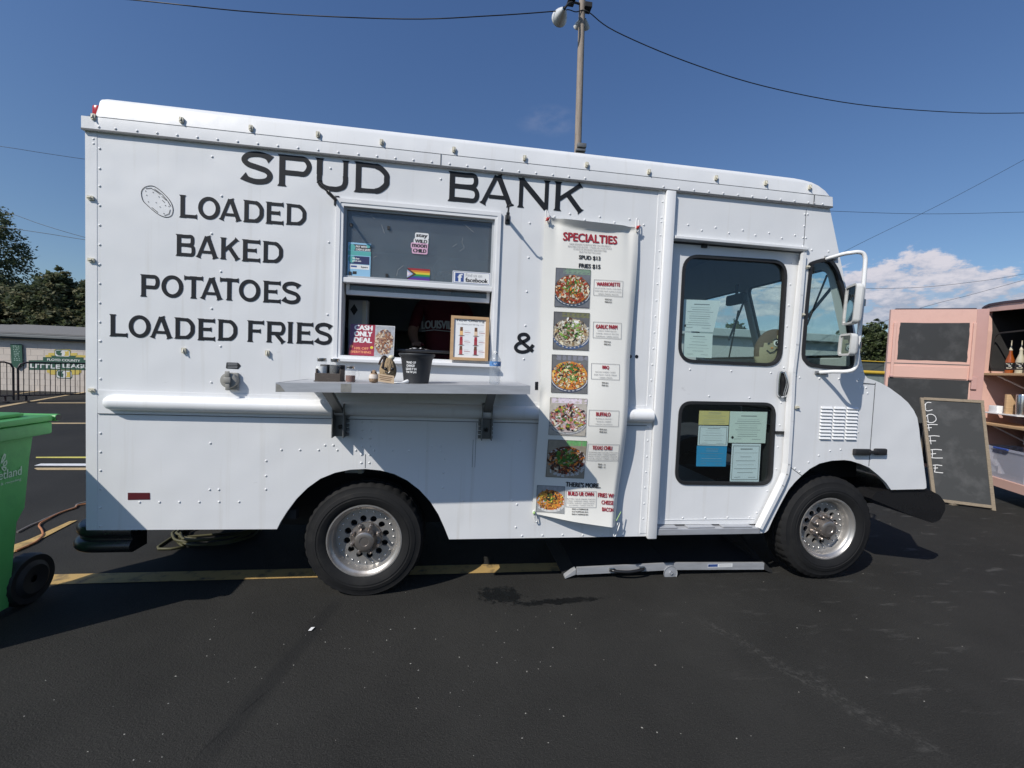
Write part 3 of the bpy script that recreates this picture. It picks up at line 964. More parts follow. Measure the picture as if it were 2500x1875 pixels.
RIM = M('polished_alloy_rim', (.50, .48, .455), .42, .75, var=.14, scale=9, dark=(.24, .19, .15), dscale=7, damt=.6)
CHROME_DULL = M('rim_bolt_steel', (.70, .69, .67), .25, 1.0, var=.05)
HUB = M('stained_hub_steel', (.38, .34, .31), .32, .8, var=.15, scale=22, dark=(.16, .12, .10), dscale=14, damt=.5)
w_rear = wheel(-.524, .368, .382)
w_front = wheel(2.904, .404, .400)
for w_, cx_ in ((w_rear, -.524), (w_front, 2.904)):     # the far pair
    c = copy_tree(w_, truck)
    c.rotation_euler = (0, 0, math.pi)
    c.location = (0, 0, 0)
    piv = Vector((cx_, 0, 0))
    # turn about the axle's middle so the far tyre faces out
    mw = Matrix.Translation(Vector((cx_, TY, 0))) @ Matrix.Rotation(math.pi, 4, 'Z') @ Matrix.Translation(Vector((-cx_, -TY, 0)))
    c.matrix_parent_inverse = world_matrix(truck).inverted()
    c.location, c.rotation_euler = mw.to_translation(), mw.to_euler()

# ------------------------------------------------------------------ bumpers
def sweep(path, sect, mat, name, smooth=40, closed_sect=True):
    """section (outward, up) swept along a plan path; outward is to the right-hand side of travel"""
    P = [Vector((p[0], p[1], 0)) for p in path]; k = len(P); vs, fs = [], []
    ns_ = len(sect)
    for i in range(k):
        t = (P[min(i + 1, k - 1)] - P[max(i - 1, 0)]).normalized()
        o = Vector((t.y, -t.x, 0))
        for a, h in sect: vs.append(P[i] + o * a + Vector((0, 0, h)))
    for i in range(k - 1):
        for j in range(ns_): fs.append((i * ns_ + j, i * ns_ + (j + 1) % ns_, (i + 1) * ns_ + (j + 1) % ns_, (i + 1) * ns_ + j))
    fs.append(tuple(range(ns_))); fs.append(tuple(range((k - 1) * ns_, k * ns_)))
    return MB().add(vs, fs).build(name, mat, truck, smooth=smooth)


BUMP = M('black_bumper_paint', (.014, .014, .015), .28, var=.3, scale=7, bump=.05, bscale=40)
def arc(cx, cy, r, a0, a1, n=8): return [(cx + r * math.cos(R(a0 + (a1 - a0) * i / n)), cy + r * math.sin(R(a0 + (a1 - a0) * i / n))) for i in range(n + 1)]
path = [(-1.87, .02)] + arc(-2.08, .16, .14, 270, 180) + [(-2.22, 1.94)] + arc(-2.08, 1.94, .14, 180, 90)[1:] + [(-1.87, 2.08)]
sect = [(-.12, .0), (.0, .0)] + [(.035 * math.cos(a) + .0, .038 + .038 * math.sin(a)) for a in [R(x) for x in range(-80, 81, 20)]] + [(.005, .082), (.005, .088)] + [(.022 * math.cos(a), .126 + .036 * math.sin(a)) for a in [R(x) for x in range(-70, 91, 20)]] + [(-.12, .162)]
sect = [(a, h + .335) for a, h in sect]
sweep([(p[0], TY * 2 - p[1]) for p in path], sect, BUMP, 'rear_bumper')
prof_b = [W('d', *q, .02) for q in ((1893, 1062), (1950, 1056), (2004, 1056), (2030, 1070), (2042, 1086), (2042, 1102), (2030, 1124), (2014, 1130), (1975, 1116), (1882, 1078))]
MB().plate(rpoly(prof_b, .012, 2), (), .02, 2.08).build('front_bumper', BUMP, truck, smooth=35)
for yy in (.35, 1.65): MB().box((3.4, yy, .50), (3.80, yy + .10, .62)).build('bumper_bracket', DARK, truck)
b = MB()
for yy in (.22, 1.75):
    MB().box((3.66, yy, .86), (3.725, yy + .16, 1.08), .02).build('marker_lamp', M('amber_lens', (.45, .10, .03), .3, var=.1), truck)
# ------------------------------------------------------------------ painted lettering on the side
def glyph(c, w, h):
    """strokes of a wide wedge-serif capital: lists of (x, z, half width)"""
    t, b, k = .178 * h, .140 * h, .055 * h      # stem, bar, serif flare
    e = .012 * h
    def stem(x0, z0, x1, z1, f0=True, f1=True, tt=None):
        tt = tt or t; n = 14; out_ = []
        for i in range(n + 1):
            s = i / n; L_ = math.hypot(x1 - x0, z1 - z0)
            d0, d1 = s * L_, (1 - s) * L_
            hw = tt / 2
            if f0 and d0 < .09 * h: hw += k * (1 - d0 / (.09 * h)) ** 2
            if f1 and d1 < .09 * h: hw += k * (1 - d1 / (.09 * h)) ** 2
            out_.append((x0 + (x1 - x0) * s, z0 + (z1 - z0) * s, hw))
        return out_
    def curve(pts, hw, f0=False, f1=False, n=6):
        P = smooth_path([Vector((x, z)) for x, z in pts], n); m = len(P) - 1
        out_ = []
        for i, p in enumerate(P):
            s = i / m; q = hw
            if f0 and s < .10: q += k * 1.1 * (1 - s / .10) ** 1.5
            if f1 and s > .90: q += k * 1.1 * ((s - .90) / .10) ** 1.5
            out_.append((p.x, p.y, q))
        return out_
    xs = t / 2 + k
    if c == 'I': return [stem(w / 2, 0, w / 2, h)]
    if c == 'L': return [stem(xs, 0, xs, h), stem(xs, b / 2 + e, w - e, b / 2 + e, False, True, b)]
    if c in 'EF':
        r = [stem(xs, 0, xs, h), stem(xs, h - b / 2 - e, w - e, h - b / 2 - e, False, True, b), stem(xs, h * .52, w * .80, h * .52, False, True, b)]
        if c == 'E': r.append(stem(xs, b / 2 + e, w, b / 2 + e, False, True, b))
        return r
    if c == 'T': return [stem(w / 2, 0, w / 2, h), stem(0, h - b / 2 - e, w, h - b / 2 - e, True, True, b)]
    if c == 'A':
        return [stem(.10 * w, 0, w * .47, h * .98, True, False, b * 1.02), stem(.87 * w, 0, w * .51, h, True, True, t * 1.02), stem(.27 * w, h * .27, .74 * w, h * .27, False, False, b * .9)]
    if c == 'N':
        return [stem(xs * .95, 0, xs * .95, h, True, True, b), stem(w - xs * .95, .0, w - xs * .95, h, False, True, b), stem(xs * .8, h * .97, w - xs * .95, .03 * h, False, False, t * 1.05)]
    if c == 'K':
        return [stem(xs, 0, xs, h), stem(xs + .05 * w, h * .40, w * .86, h * .97, False, True, b), stem(.44 * w, h * .60, .89 * w, .02 * h, False, True, t)]
    if c == 'O':
        q = t / 2; m = 40
        return [[(w / 2 + (w / 2 - q) * math.cos(2 * math.pi * i / m), h / 2 + (h / 2 - q * .9 + .01 * h) * math.sin(2 * math.pi * i / m), q * (.9 + .1 * abs(math.cos(2 * math.pi * i / m)))) for i in range(m + 1)]]
    if c == 'D':
        q = t / 2
        p = [(xs, h - b / 2 - e), (w * .45, h - b / 2 - e), (w * .70, h * .88), (w - q - .02 * w, h * .68), (w - q, h * .5), (w - q - .02 * w, h * .32), (w * .70, h * .12), (w * .45, b / 2 + e), (xs, b / 2 + e)]
        return [stem(xs, 0, xs, h), [(x, z, (b / 2 + (q - b / 2) * (1 if .2 < i / 48 < .8 else .0))) for i, (x, z, _) in enumerate(curve(p, q))]]
    if c in 'PR':
        q = t / 2; lo = h * .40
        p = [(xs, h - b / 2 - e), (w * .55, h - b / 2 - e), (w * .80, h * .90), (w - q, h * .69), (w * .80, lo + .06 * h), (w * .55, lo + b * .3), (xs, lo + b * .3)]
        r = [stem(xs, 0, xs, h), curve(p, b * .56)]
        if c == 'R': r.append(stem(w * .50, lo + b * .2, w * .90, .01 * h, False, True, t * .95))
        return r
    if c == 'B':
        q = t / 2; md = h * .53
        p1 = [(xs, h - b / 2 - e), (w * .55, h - b / 2 - e), (w * .80, h * .92), (w - q - .05 * w, h * .75), (w * .80, md + .04 * h), (w * .55, md), (xs, md)]
        p2 = [(xs, md - .01 * h), (w * .60, md - .01 * h), (w * .84, md - .06 * h), (w - q, h * .28), (w * .84, h * .10), (w * .60, b / 2 + e), (xs, b / 2 + e)]
        return [stem(xs, 0, xs, h), curve(p1, b * .54), curve(p2, b * .54)]
    if c == 'U':
        q = t / 2
        p = [(xs, h * .5), (xs, h * .30), (xs + .06 * w, h * .15), (w * .36, b * .5), (w * .5, b * .45), (w * .64, b * .5), (w - xs - .06 * w, h * .15), (w - xs, h * .30), (w - xs, h * .5)]
        return [stem(xs, h * .48, xs, h, False, True), stem(w - xs, h * .48, w - xs, h, False, True, b), curve(p, q * .88)]
    if c == 'S':
        p = [(.93 * w, .79 * h), (.78 * w, .885 * h), (.52 * w, .93 * h), (.22 * w, .875 * h), (.095 * w, .725 * h), (.22 * w, .59 * h), (.5 * w, .515 * h), (.79 * w, .43 * h), (.90 * w, .275 * h), (.79 * w, .12 * h), (.5 * w, .065 * h), (.22 * w, .115 * h), (.06 * w, .215 * h)]
        return [curve(p, b * .60, True, True)]
    if c == '&':
        a = [(.74 * w, .80 * h), (.66 * w, .92 * h), (.47 * w, .955 * h), (.28 * w, .90 * h), (.22 * w, .76 * h), (.32 * w, .62 * h), (.62 * w, .42 * h), (.93 * w, .17 * h)]
        a = [(.40 * w, .56 * h), (.58 * w, .64 * h), (.72 * w, .78 * h), (.62 * w, .92 * h), (.45 * w, .95 * h), (.27 * w, .88 * h), (.23 * w, .73 * h), (.36 * w, .57 * h), (.60 * w, .38 * h), (.98 * w, .10 * h)]
        c2 = [(.42 * w, .55 * h), (.18 * w, .44 * h), (.07 * w, .26 * h), (.18 * w, .10 * h), (.42 * w, .045 * h), (.68 * w, .11 * h), (.86 * w, .27 * h), (.98 * w, .44 * h)]
        return [curve(a, b * .62), curve(c2, b * .62)]
    return []


class Lettering:
    def __init__(self): self.mb, self.k = MB(), 0
    def put(self, c, z, tl, br):
        x0, z1 = W(z, *tl); x1, z0 = W(z, *br)
        for s in glyph(c, x1 - x0, z1 - z0):
            self.k += 1; y = -.0022 - .00006 * (self.k % 12); vs = []
            n = len(s)
            for i, (x, q, hw) in enumerate(s):
                a, d = Vector(s[max(i - 1, 0)][:2]), Vector(s[min(i + 1, n - 1)][:2])
                t = (d - a).normalized() if (d - a).length > 1e-9 else Vector((1, 0))
                vs += [(x0 + x - t.y * hw, y, z0 + q + t.x * hw), (x0 + x + t.y * hw, y, z0 + q - t.x * hw)]
            self.mb.add(vs, [(2 * i, 2 * i + 1, 2 * i + 3, 2 * i + 2) for i in range(n - 1)])


ROWS = [('P', 'SPUD', [(72, 66, 262, 276), (290, 88, 494, 298), (515, 110, 722, 320), (750, 132, 958, 336)]),
        ('P', 'BANK', [(1314, 190, 1500, 388), (1503, 206, 1712, 406), (1730, 230, 1922, 426), (1950, 252, 2128, 444)]),
        ('Q', 'LOADED', [(692, 130, 855, 348), (864, 144, 1058, 360), (1052, 160, 1254, 372), (1268, 176, 1450, 390), (1470, 192, 1630, 404), (1652, 208, 1834, 414)]),
        ('Q', 'BAKED', [(660, 483, 838, 692), (844, 496, 1045, 708), (1060, 513, 1238, 722), (1256, 530, 1420, 740), (1442, 545, 1624, 752)]),
        ('Q', 'POTATOES', [(340, 845, 517, 1056), (533, 852, 728, 1062), (738, 860, 905, 1070), (883, 872, 1084, 1078), (1060, 877, 1225, 1086), (1231, 890, 1420, 1096), (1445, 903, 1604, 1108), (1622, 910, 1780, 1116)]),
        ('Q', 'LOADED', [(63, 1204, 230, 1412), (238, 1212, 435, 1420), (431, 1222, 634, 1426), (648, 1233, 830, 1434), (856, 1243, 1014, 1446), (1036, 1250, 1214, 1450)]),
        ('Q', 'FRIES', [(1303, 1260, 1455, 1460), (1475, 1268, 1647, 1466), (1668, 1274, 1714, 1468), (1745, 1278, 1897, 1476), (1918, 1281, 2065, 1482)])]
for z, word, boxes in ROWS:
    lt = Lettering()
    for ch, (x0, y0, x1, y1) in zip(word, boxes): lt.put(ch, z, (x0, y0), (x1, y1))
    lt.mb.build('lettering', INK, truck, recalc=False)
lt = Lettering(); lt.put('&', 'D', (188, 1203), (338, 1370)); lt.mb.build('lettering', INK, truck, recalc=False)

wallfn = lambda u, v, h: (u, -.0012 - h, v)
pr = Print(wallfn)
def wl(z, pts): return [W(z, *p) for p in pts]
# line drawing of a potato
OUT = [(352, 110), (375, 70), (420, 52), (470, 58), (530, 100), (590, 160), (625, 215), (637, 270), (625, 315), (590, 333), (540, 325), (480, 290), (410, 230), (365, 180)]
po = [(p.x, p.y) for p in smooth_path([Vector(W('Q', *p)) for p in OUT], 5, True)]
pr.stroke(po + po[:1], .0035, INK)
for ln in ([(392, 76), (440, 72), (500, 110), (520, 128)], [(470, 80), (540, 130), (590, 190), (615, 235)], [(535, 145), (575, 180)], [(445, 245), (500, 290)], [(560, 318), (600, 305), (612, 265)], [(540, 180), (560, 200)]):
    pr.stroke(wl('Q', ln), .0032, INK)
for q in ((390, 98), (400, 135), (510, 150), (485, 202), (415, 195), (568, 228), (600, 236), (520, 240), (555, 300), (458, 110)):
    pr.poly(circ(*W('Q', *q), .0028, 6), INK)
pr.build('potato_drawing', truck)
pr = Print(wallfn)
pr.poly(wl('B', [(768, 990), (900, 990), (901, 1031), (768, 1033)]), RED_DECAL)
pr.build('side_reflector', truck)
pr = Print(wallfn)
pr.poly(wl('E', [(352, 273), (378, 272), (376, 338), (351, 338)]), INK)
for q in ((1122, 68), (1175, 68)): pr.poly(circ(*W('E', *q), .0125, 14), INK)
pr.build('vent_hole', truck)
pr = Print(wallfn)
pr.poly(rpoly(wl('B', [(1360, 208), (1430, 210), (1446, 228), (1430, 248), (1356, 244)]), .004, 2), BLACKGLOSS)
GREYPRINT = M('grey_print', (.45, .46, .47), .6, var=0)
for y in (214, 221, 230, 238): pr.stroke(wl('B', [(1366, y), (1425, y + 1)]), .002, GREYPRINT)
pr.build('inlet_label', truck)

# ------------------------------------------------------------------ tie hooks, power inlet, louvres, latch, prop rods
def hook(z, x, y, Y, horiz=False):
    a, c = W(z, x, y, Y)
    b = MB()
    o, i_ = rrect(-.011, -.016, .011, .016, .004, 2), rrect(-.005, -.010, .005, .004, .003, 2)
    if horiz: o, i_ = [(q, p) for p, q in o], [(q, p) for p, q in i_]
    b.plate([(a + p, c + q) for p, q in o], [[(a + p, c + q) for p, q in i_]], Y - .012, Y - .001)
    p0 = (a, Y - .010, c + (.012 if not horiz else 0)) if not horiz else (a - .014, Y - .010, c)
    p1 = (a, Y - .020, c - .012) if not horiz else (a + .012, Y - .020, c)
    b.tube([p0, p1], .004, 6)
    b.build('tie_hook', CREAM, truck, smooth=40)
for q in ((566, 213), (1093, 232), (1509, 280), (1910, 318)): hook('A', *q, -.012)
for q in ((915, 20), (1348, 65), (1771, 115), (2143, 155)): hook('P', *q, -.012)
for q in ((1401, 372), (1546, 385), (1653, 396), (1748, 405)): hook('d', *q, -.012)
for q in ((548, 698), (552, 1070)): hook('A', *q, -.001, True)
hook('B', 555, 375, -.001, True); hook('B', 1107, 137, -.001); hook('B', 1607, 152, -.001)
hook('G', 1140, 313, -.001, True); hook('F', 1225, 672, -.001, True); hook('F', 1185, 1057, -.001, True)

TAUPE = M('weathered_taupe_plastic', (.30, .29, .26), .5, var=.12, scale=20)
cx_, cz_ = W('B', 1390, 315); r_ = (W('B', 1440, 315)[0] - W('B', 1340, 315)[0]) / 2
inl = MB().box((cx_ - r_ * .45, -.02, cz_ - r_ * 1.25), (cx_ + r_ * .95, -.001, cz_ + r_ * 1.0), .006).lathe([(r_, -.001), (r_, -.035), (r_ * .95, -.042), (r_ * .7, -.045), (0, -.045)], (cx_, 0, cz_), (0, 1, 0), 28).build('power_inlet', TAUPE, truck, smooth=35)
b = MB(); b.box((cx_ - r_ * .42, -.062, cz_ - r_ * .30), (cx_ + r_ * .42, -.046, cz_ + r_ * .42), .004); b.box((cx_ - r_ * .30, -.056, cz_ + r_ * .42), (cx_ + r_ * .25, -.046, cz_ + r_ * 1.2), .004); b.box((cx_ - r_ * .22, -.056, cz_ - r_ * 1.25), (cx_ + r_ * .30, -.046, cz_ - r_ * .25), .004)
b.build('inlet_flap', TAUPE, inl, smooth=35)

lm = None
for c in range(3):
    for r in range(10):
        a0 = W('G', 1340 + c * 104.5 - r * 1.8, 305 + r * 27.2 + c * 2); a1 = W('G', 1430 + c * 104.5 - r * 1.8, 325 + r * 27.2 + c * 2)
        x0, x1, zt, zb = a0[0], a1[0], a0[1], a1[1]
        xm, zm_ = (x0 + x1) / 2, (zt + zb) / 2
        hw, hh_ = (x1 - x0) / 2, (zt - zb) / 2
        if lm is None:
            vs = [(-hw, 0, hh_), (hw, 0, hh_), (hw, 0, -hh_), (-hw, 0, -hh_), (-hw * .93, -.012, -hh_), (hw * .93, -.012, -hh_), (-hw * .93, -.004, hh_ * .7), (hw * .93, -.004, hh_ * .7)]
            lo = MB().add(vs, [(0, 1, 7, 6), (6, 7, 5, 4), (0, 6, 4, 3), (1, 2, 5, 7), (4, 5, 2, 3)]).build('louvre', PAINT, None)
            lm = lo.data
        else: lo = link('louvre', lm)
        lo.location = (xm, -.001, zm_); adopt(lo, truck)

b = MB()
a, c = W('H', 178, 1205), W('H', 262, 1240); b.box((a[0], -.030, c[1]), (c[0], -.001, a[1]), .008)
a, c = W('H', 290, 1203), W('H', 350, 1240); b.box((a[0], -.028, c[1]), (c[0], -.001, a[1]), .010)
a, c = W('H', 250, 1213), W('H', 300, 1230); b.box((a[0], -.034, c[1]), (c[0], -.016, a[1]), .004)
b.build('hood_latch', BLACK, truck, smooth=40)

for base, tip in (((338, 250), (208, 122)), ((1490, 378), (1500, 285))):
    p0 = W3('C', *base, 0); a, c = W('C', *tip, -.17); p1 = Vector((a, -.17, c))
    b = MB(); b.tube([p0 + Vector((0, -.001, 0)), p0.lerp(p1, .5)], .011, 8); b.tube([p0.lerp(p1, .5), p1, p1 + Vector((.012, -.012, .004)), p1 + Vector((.026, -.006, .004))], .006, 8)
    b.box(p0 + Vector((-.016, -.006, -.03)), p0 + Vector((.016, .0, .03)), .003)
    b.build('awning_prop_hook', BLACKGLOSS, truck, smooth=50)

# ------------------------------------------------------------------ mirrors on a white tube loop
arm = [('S', 160, 215, -.01), ('S', 250, 190, -.08), ('S', 330, 166, -.13), ('S', 420, 152, -.17), ('S', 480, 147, -.19), ('S', 525, 160, -.20), ('S', 546, 195, -.205), ('S', 550, 250, -.207), ('S', 535, 440, -.21), ('S', 520, 640, -.21), ('S', 500, 850, -.21), ('S', 485, 1020, -.21), ('S', 470, 1190, -.207), ('S', 463, 1270, -.205), ('S', 445, 1320, -.20), ('S', 405, 1348, -.19), ('S', 330, 1358, -.16), ('S', 220, 1358, -.09), ('S', 90, 1366, -.01)]
pts = smooth_path([W3(z, x, y, Y) for z, x, y, Y in arm], 4)
marm = MB().tube(pts, .0135, 10).build('mirror_arm', WHITE, truck, smooth=60)
b = MB()
for q in ((200, 205), (100, 1368)):
    p = W3('S', *q, -.004); b.box(p - Vector((.05, .012, .012)), p + Vector((.05, .004, .010)), .003)
b.build('arm_foot', STEEL, marm)
WHITE_DIRTY = M('grimy_white_mirror_shell', (.60, .60, .58), .5, var=.15, dark=(.25, .24, .22), dscale=14, damt=.5)
def mirror(cx_, cy_, Y, hw, hh_, turn, lean, clamp, rad):
    """glass looks back along the truck and in towards the driver"""
    c = W3('S', cx_, cy_, Y)
    ex = Vector((math.cos(turn), math.sin(turn), 0)); ez = Vector((lean, 0, 1)).normalized(); ez = (ez - ex * ez.dot(ex)).normalized(); ey = ex.cross(ez)
    fn = lambda u, y, v: c + ex * u + ey * y + ez * v
    o = rrect(-hw, -hh_, hw, hh_, rad, 5)
    MB().band(o, inset(o, .014), -.004, .03, fn).build('mirror', WHITE_DIRTY, marm, smooth=30)
    MB().plate(inset(o, .012), (), .004, .008, fn, back=False, rims=False).build('mirror_face', MIRROR, marm)
    rings = [[fn(u * k, dd, v * k) for u, v in o] for k, dd in ((1.0, .022), (.96, .040), (.80, .052), (.5, .056))]
    vs = [q for r in rings for q in r]; n = len(o)
    fs = [(i * n + j, i * n + (j + 1) % n, (i + 1) * n + (j + 1) % n, (i + 1) * n + j) for i in range(3) for j in range(n)] + [tuple(range(3 * n, 4 * n))]
    MB().add(vs, fs).build('mirror_shell', WHITE_DIRTY, marm, smooth=40)
    p = W3('S', *clamp, -.205); q = fn(hw * .3, .05, 0)
    MB().lathe([(.019, -.022), (.019, .022)], p, (pts[40] - pts[30]).normalized(), 12).bar(p, q, .016, .02).sphere(p.lerp(q, .45), .016, 8, 6).build('mirror_clamp', STEEL, marm, smooth=40)
mirror(392, 680, -.20, .085, .136, 1.14, .035, (520, 660), .03)
mirror(345, 1085, -.20, .066, .076, 1.33, .03, (478, 1090), .025)

# ------------------------------------------------------------------ serving window
X0, Z0, X1, Z1 = SVC
FL = .024
o = [(X0 - FL, Z0 - .018), (X1 + FL, Z0 - .018), (X1 + FL, Z1 + FL), (X0 - FL, Z1 + FL)]
win = MB().band(o, [(X0, Z0), (X1, Z0), (X1, Z1), (X0, Z1)], -.014, .0).build('service_window', VINYL, truck)
i2 = [(X0 + .018, Z0 + .016), (X1 - .016, Z0 + .016), (X1 - .016, Z1 - .020), (X0 + .018, Z1 - .020)]
MB().band([(X0, Z0), (X1, Z0), (X1, Z1), (X0, Z1)], i2, -.010, .09).build('window_frame', VINYL, win)
MB().box((X0 - FL - .004, -.040, Z0 - .024), (X1 + FL + .006, -.0145, Z0 - .004), .003).build('window_sill', VINYL, win)
zr1 = (W('C', 370, 766)[1] + W('C', 1400, 830)[1]) / 2; zr0 = (W('C', 370, 794)[1] + W('C', 1400, 866)[1]) / 2
MB().box((X0 + .019, -.004, zr0), (X1 - .017, .045, zr1), .003).build('meeting_rail', VINYL, win)
gx0, gz0, gx1, gz1 = X0 + .018, zr1, X1 - .016, Z1 - .020
o = [(gx0, gz0 + .001), (gx1, gz0 + .001), (gx1, gz1), (gx0, gz1)]
up = MB().band(o, inset(o, .014), .012, .04).build('sash', M('grey_sash', (.42, .44, .46), .5, var=.1), win)
MB().box((gx0 + .012, .024, gz0 + .012), (gx1 - .012, .029, gz1 - .012)).build('pane', GLASS_SERVICE, win)
# raised lower sash hanging just under the meeting rail
zs1 = (W('C', 410, 838)[1] + W('C', 1360, 905)[1]) / 2; zs0 = (W('C', 430, 866)[1] + W('C', 1360, 940)[1]) / 2
MB().box((X0 + .030, .05, zs0), (X1 - .026, .078, zs1), .003).box((X0 + .030, .05, zs1), (X0 + .05, .075, zr0 + .05)).box((X1 - .046, .05, zs1), (X1 - .026, .075, zr0 + .05)).build('raised_sash', VINYL, win)
MB().box((X0 + .05, .060, zs1 - .004), (X1 - .046, .064, Z1 - .05)).build('pane', GLASS_SERVICE, win)
b = MB()
for q in ((435, 413), (688, 432), (676, 752), (427, 738)):
    a, c = W('C', *q, .02); b.box((a - .008, .017, c - .010), (a + .008, .0235, c + .010))
b.build('glass_clip', BLACK, win)
# stickers on the upper pane
def S_(name): return M(name, (0, 0, 0))
PW = M('print_white', (.80, .80, .79), .5, var=.03); PK = M('print_black', (.02, .02, .022), .5, var=0)
PTEAL = M('print_teal', (.10, .42, .40), .5, var=.05); PNAVY = M('print_navy', (.025, .03, .11), .5, var=0); PBLUE = M('print_blue', (.035, .08, .27), .5, var=0)
PRED = M('print_red', (.36, .022, .035), .5, var=.05); PGREY = M('print_grey', (.30, .30, .31), .5, var=0); PLGREY = M('print_light_grey', (.55, .55, .55), .5, var=0)
PPINK = M('print_pink', (.75, .45, .60), .5, var=0); PYEL = M('print_yellow', (.72, .60, .05), .5, var=0); PORG = M('print_orange', (.70, .25, .03), .5, var=0)
PGRN = M('print_green', (.03, .30, .06), .5, var=0); PPUR = M('print_purple', (.13, .03, .28), .5, var=0); PBRN = M('print_brown', (.14, .06, .025), .5, var=0); PLTB = M('print_light_blue', (.30, .55, .75), .5, var=0)
def boxof(z, tl, br, Y=0):
    x0, z1 = W(z, *tl, Y); x1, z0 = W(z, *br, Y)
    return x0, z0, x1, z1
GY = .0225
def glassfn(u, v, h): return (u, GY - h, v)
pr = Print(glassfn)                               # payment sticker
x0, z0, x1, z1 = avgrect('C', (412, 530), (570, 538), (563, 765), (414, 752), GY); w_, h_ = x1 - x0, z1 - z0
pr.rect(x0, z0, x1, z1, PLTB); pr.rect(x0 + w_ * .10, z0 + h_ * .76, x1, z0 + h_ * .95, PK)
pr.poly(circ(x0 + w_ * .17, z0 + h_ * .85, w_ * .15), PTEAL); pr.poly(circ(x0 + w_ * .88, z0 + h_ * .92, w_ * .09), PTEAL)
pr.text('PAY WITH', x0 + w_ * .34, z0 + h_ * .86, x0 + w_ * .82, z0 + h_ * .92, PW, .06); pr.text('CASH & SAVE!', x0 + w_ * .34, z0 + h_ * .775, x0 + w_ * .97, z0 + h_ * .835, PW, .06)
pr.rect(x0, z0 + h_ * .62, x1, z0 + h_ * .75, PTEAL); pr.rect(x0 + w_ * .08, z0 + h_ * .36, x1 - w_ * .05, z0 + h_ * .60, PNAVY)
pr.poly(circ(x0 + w_ * .17, z0 + h_ * .50, w_ * .16), PTEAL)
pr.text('We love', x0 + w_ * .2, z0 + h_ * .50, x0 + w_ * .5, z0 + h_ * .555, PW, .05); pr.text('good eats', x0 + w_ * .2, z0 + h_ * .42, x0 + w_ * .58, z0 + h_ * .48, PW, .05)
pr.rect(x0 + w_ * .08, z0 + h_ * .21, x1 - w_ * .05, z0 + h_ * .345, PW); pr.rect(x0 + w_ * .14, z0 + h_ * .26, x0 + w_ * .40, z0 + h_ * .31, PBLUE); pr.text('Square', x0 + w_ * .58, z0 + h_ * .24, x0 + w_ * .88, z0 + h_ * .31, PK, .05)
pr.rect(x0 + w_ * .22, z0 + h_ * .05, x0 + w_ * .40, z0 + h_ * .14, PK)
pr.build('payment_sticker', win)
pr = Print(glassfn)                               # moon child sticker
for s, tl, br in (('stay', (873, 470), (952, 508)), ('WILD', (864, 508), (950, 540)), ('moon', (845, 536), (947, 572)), ('CHILD', (852, 570), (944, 606))):
    x0, z0, x1, z1 = boxof('C', tl, br, GY); e = .006
    pr.poly(rrect(x0 - e, z0 - e, x1 + e, z1 + e, .010, 3), PPINK if s in ('moon', 'CHILD') else PW)
for s, tl, br in (('stay', (876, 473), (949, 506)), ('WILD', (867, 509), (947, 538)), ('moon', (848, 539), (944, 569)), ('CHILD', (855, 572), (941, 603))):
    x0, z0, x1, z1 = boxof('C', tl, br, GY)
    pr.text(s, x0, z0, x1, z1, PK, .10)
pr.build('word_sticker', win)
pr = Print(glassfn)                               # progress pride flag
x0, z0, x1, z1 = boxof('C', (814, 702), (965, 790), GY); w_, h_ = x1 - x0, z1 - z0
for i, m_ in enumerate((PRED, PORG, PYEL, PGRN, PBLUE, PPUR)): pr.rect(x0, z1 - h_ * (i + 1) / 6, x1, z1 - h_ * i / 6, m_)
for i, m_ in enumerate((PK, PBRN, PLTB, PPINK, PW)):
    q = .40 - .07 * i
    pr.poly([(x0, z0 + h_ * .08 * i), (x0 + w_ * q * 1.0, z0 + h_ * .5), (x0, z1 - h_ * .08 * i)], m_)
pr.build('flag_sticker', win)
pr = Print(glassfn)                               # find us sign
x0, z0, x1, z1 = avgrect('C', (1120, 720), (1376, 738), (1370, 822), (1118, 803), GY); w_, h_ = x1 - x0, z1 - z0
pr.poly(rrect(x0, z0, x1, z1, .006, 3), PW); pr.poly(rrect(x0 + .004, z0 + .004, x1 - .004, z1 - .004, .005, 3), PBLUE); pr.poly(rrect(x0 + .0065, z0 + .0065, x1 - .0065, z1 - .0065, .005, 3), PW)
pr.rect(x0 + w_ * .07, z0 + h_ * .14, x0 + w_ * .30, z0 + h_ * .84, PBLUE); pr.text('f', x0 + w_ * .15, z0 + h_ * .16, x0 + w_ * .255, z0 + h_ * .76, PW, .08)
pr.text('Find us on', x0 + w_ * .35, z0 + h_ * .58, x0 + w_ * .78, z0 + h_ * .84, PGREY, .01); pr.text('facebook', x0 + w_ * .35, z0 + h_ * .16, x0 + w_ * .94, z0 + h_ * .50, PK, .07)
pr.build('social_sticker', win)

pr = Print(glassfn)                               # scratches on the old pane
for ln in ([(1190, 500), (1182, 530), (1200, 568), (1168, 590)], [(742, 755), (752, 715), (788, 686)], [(1198, 408), (1262, 462)], [(560, 345), (596, 372)], [(586, 632), (608, 622)], [(1120, 560), (1150, 540)], [(640, 410), (660, 470)]):
    pr.stroke([W('C', *q, GY) for q in ln], .0022, M('glass_scratch', (.28, .30, .31), .6, var=.3, scale=60))
pr.build('scratch_marks', win, kind='stuff')

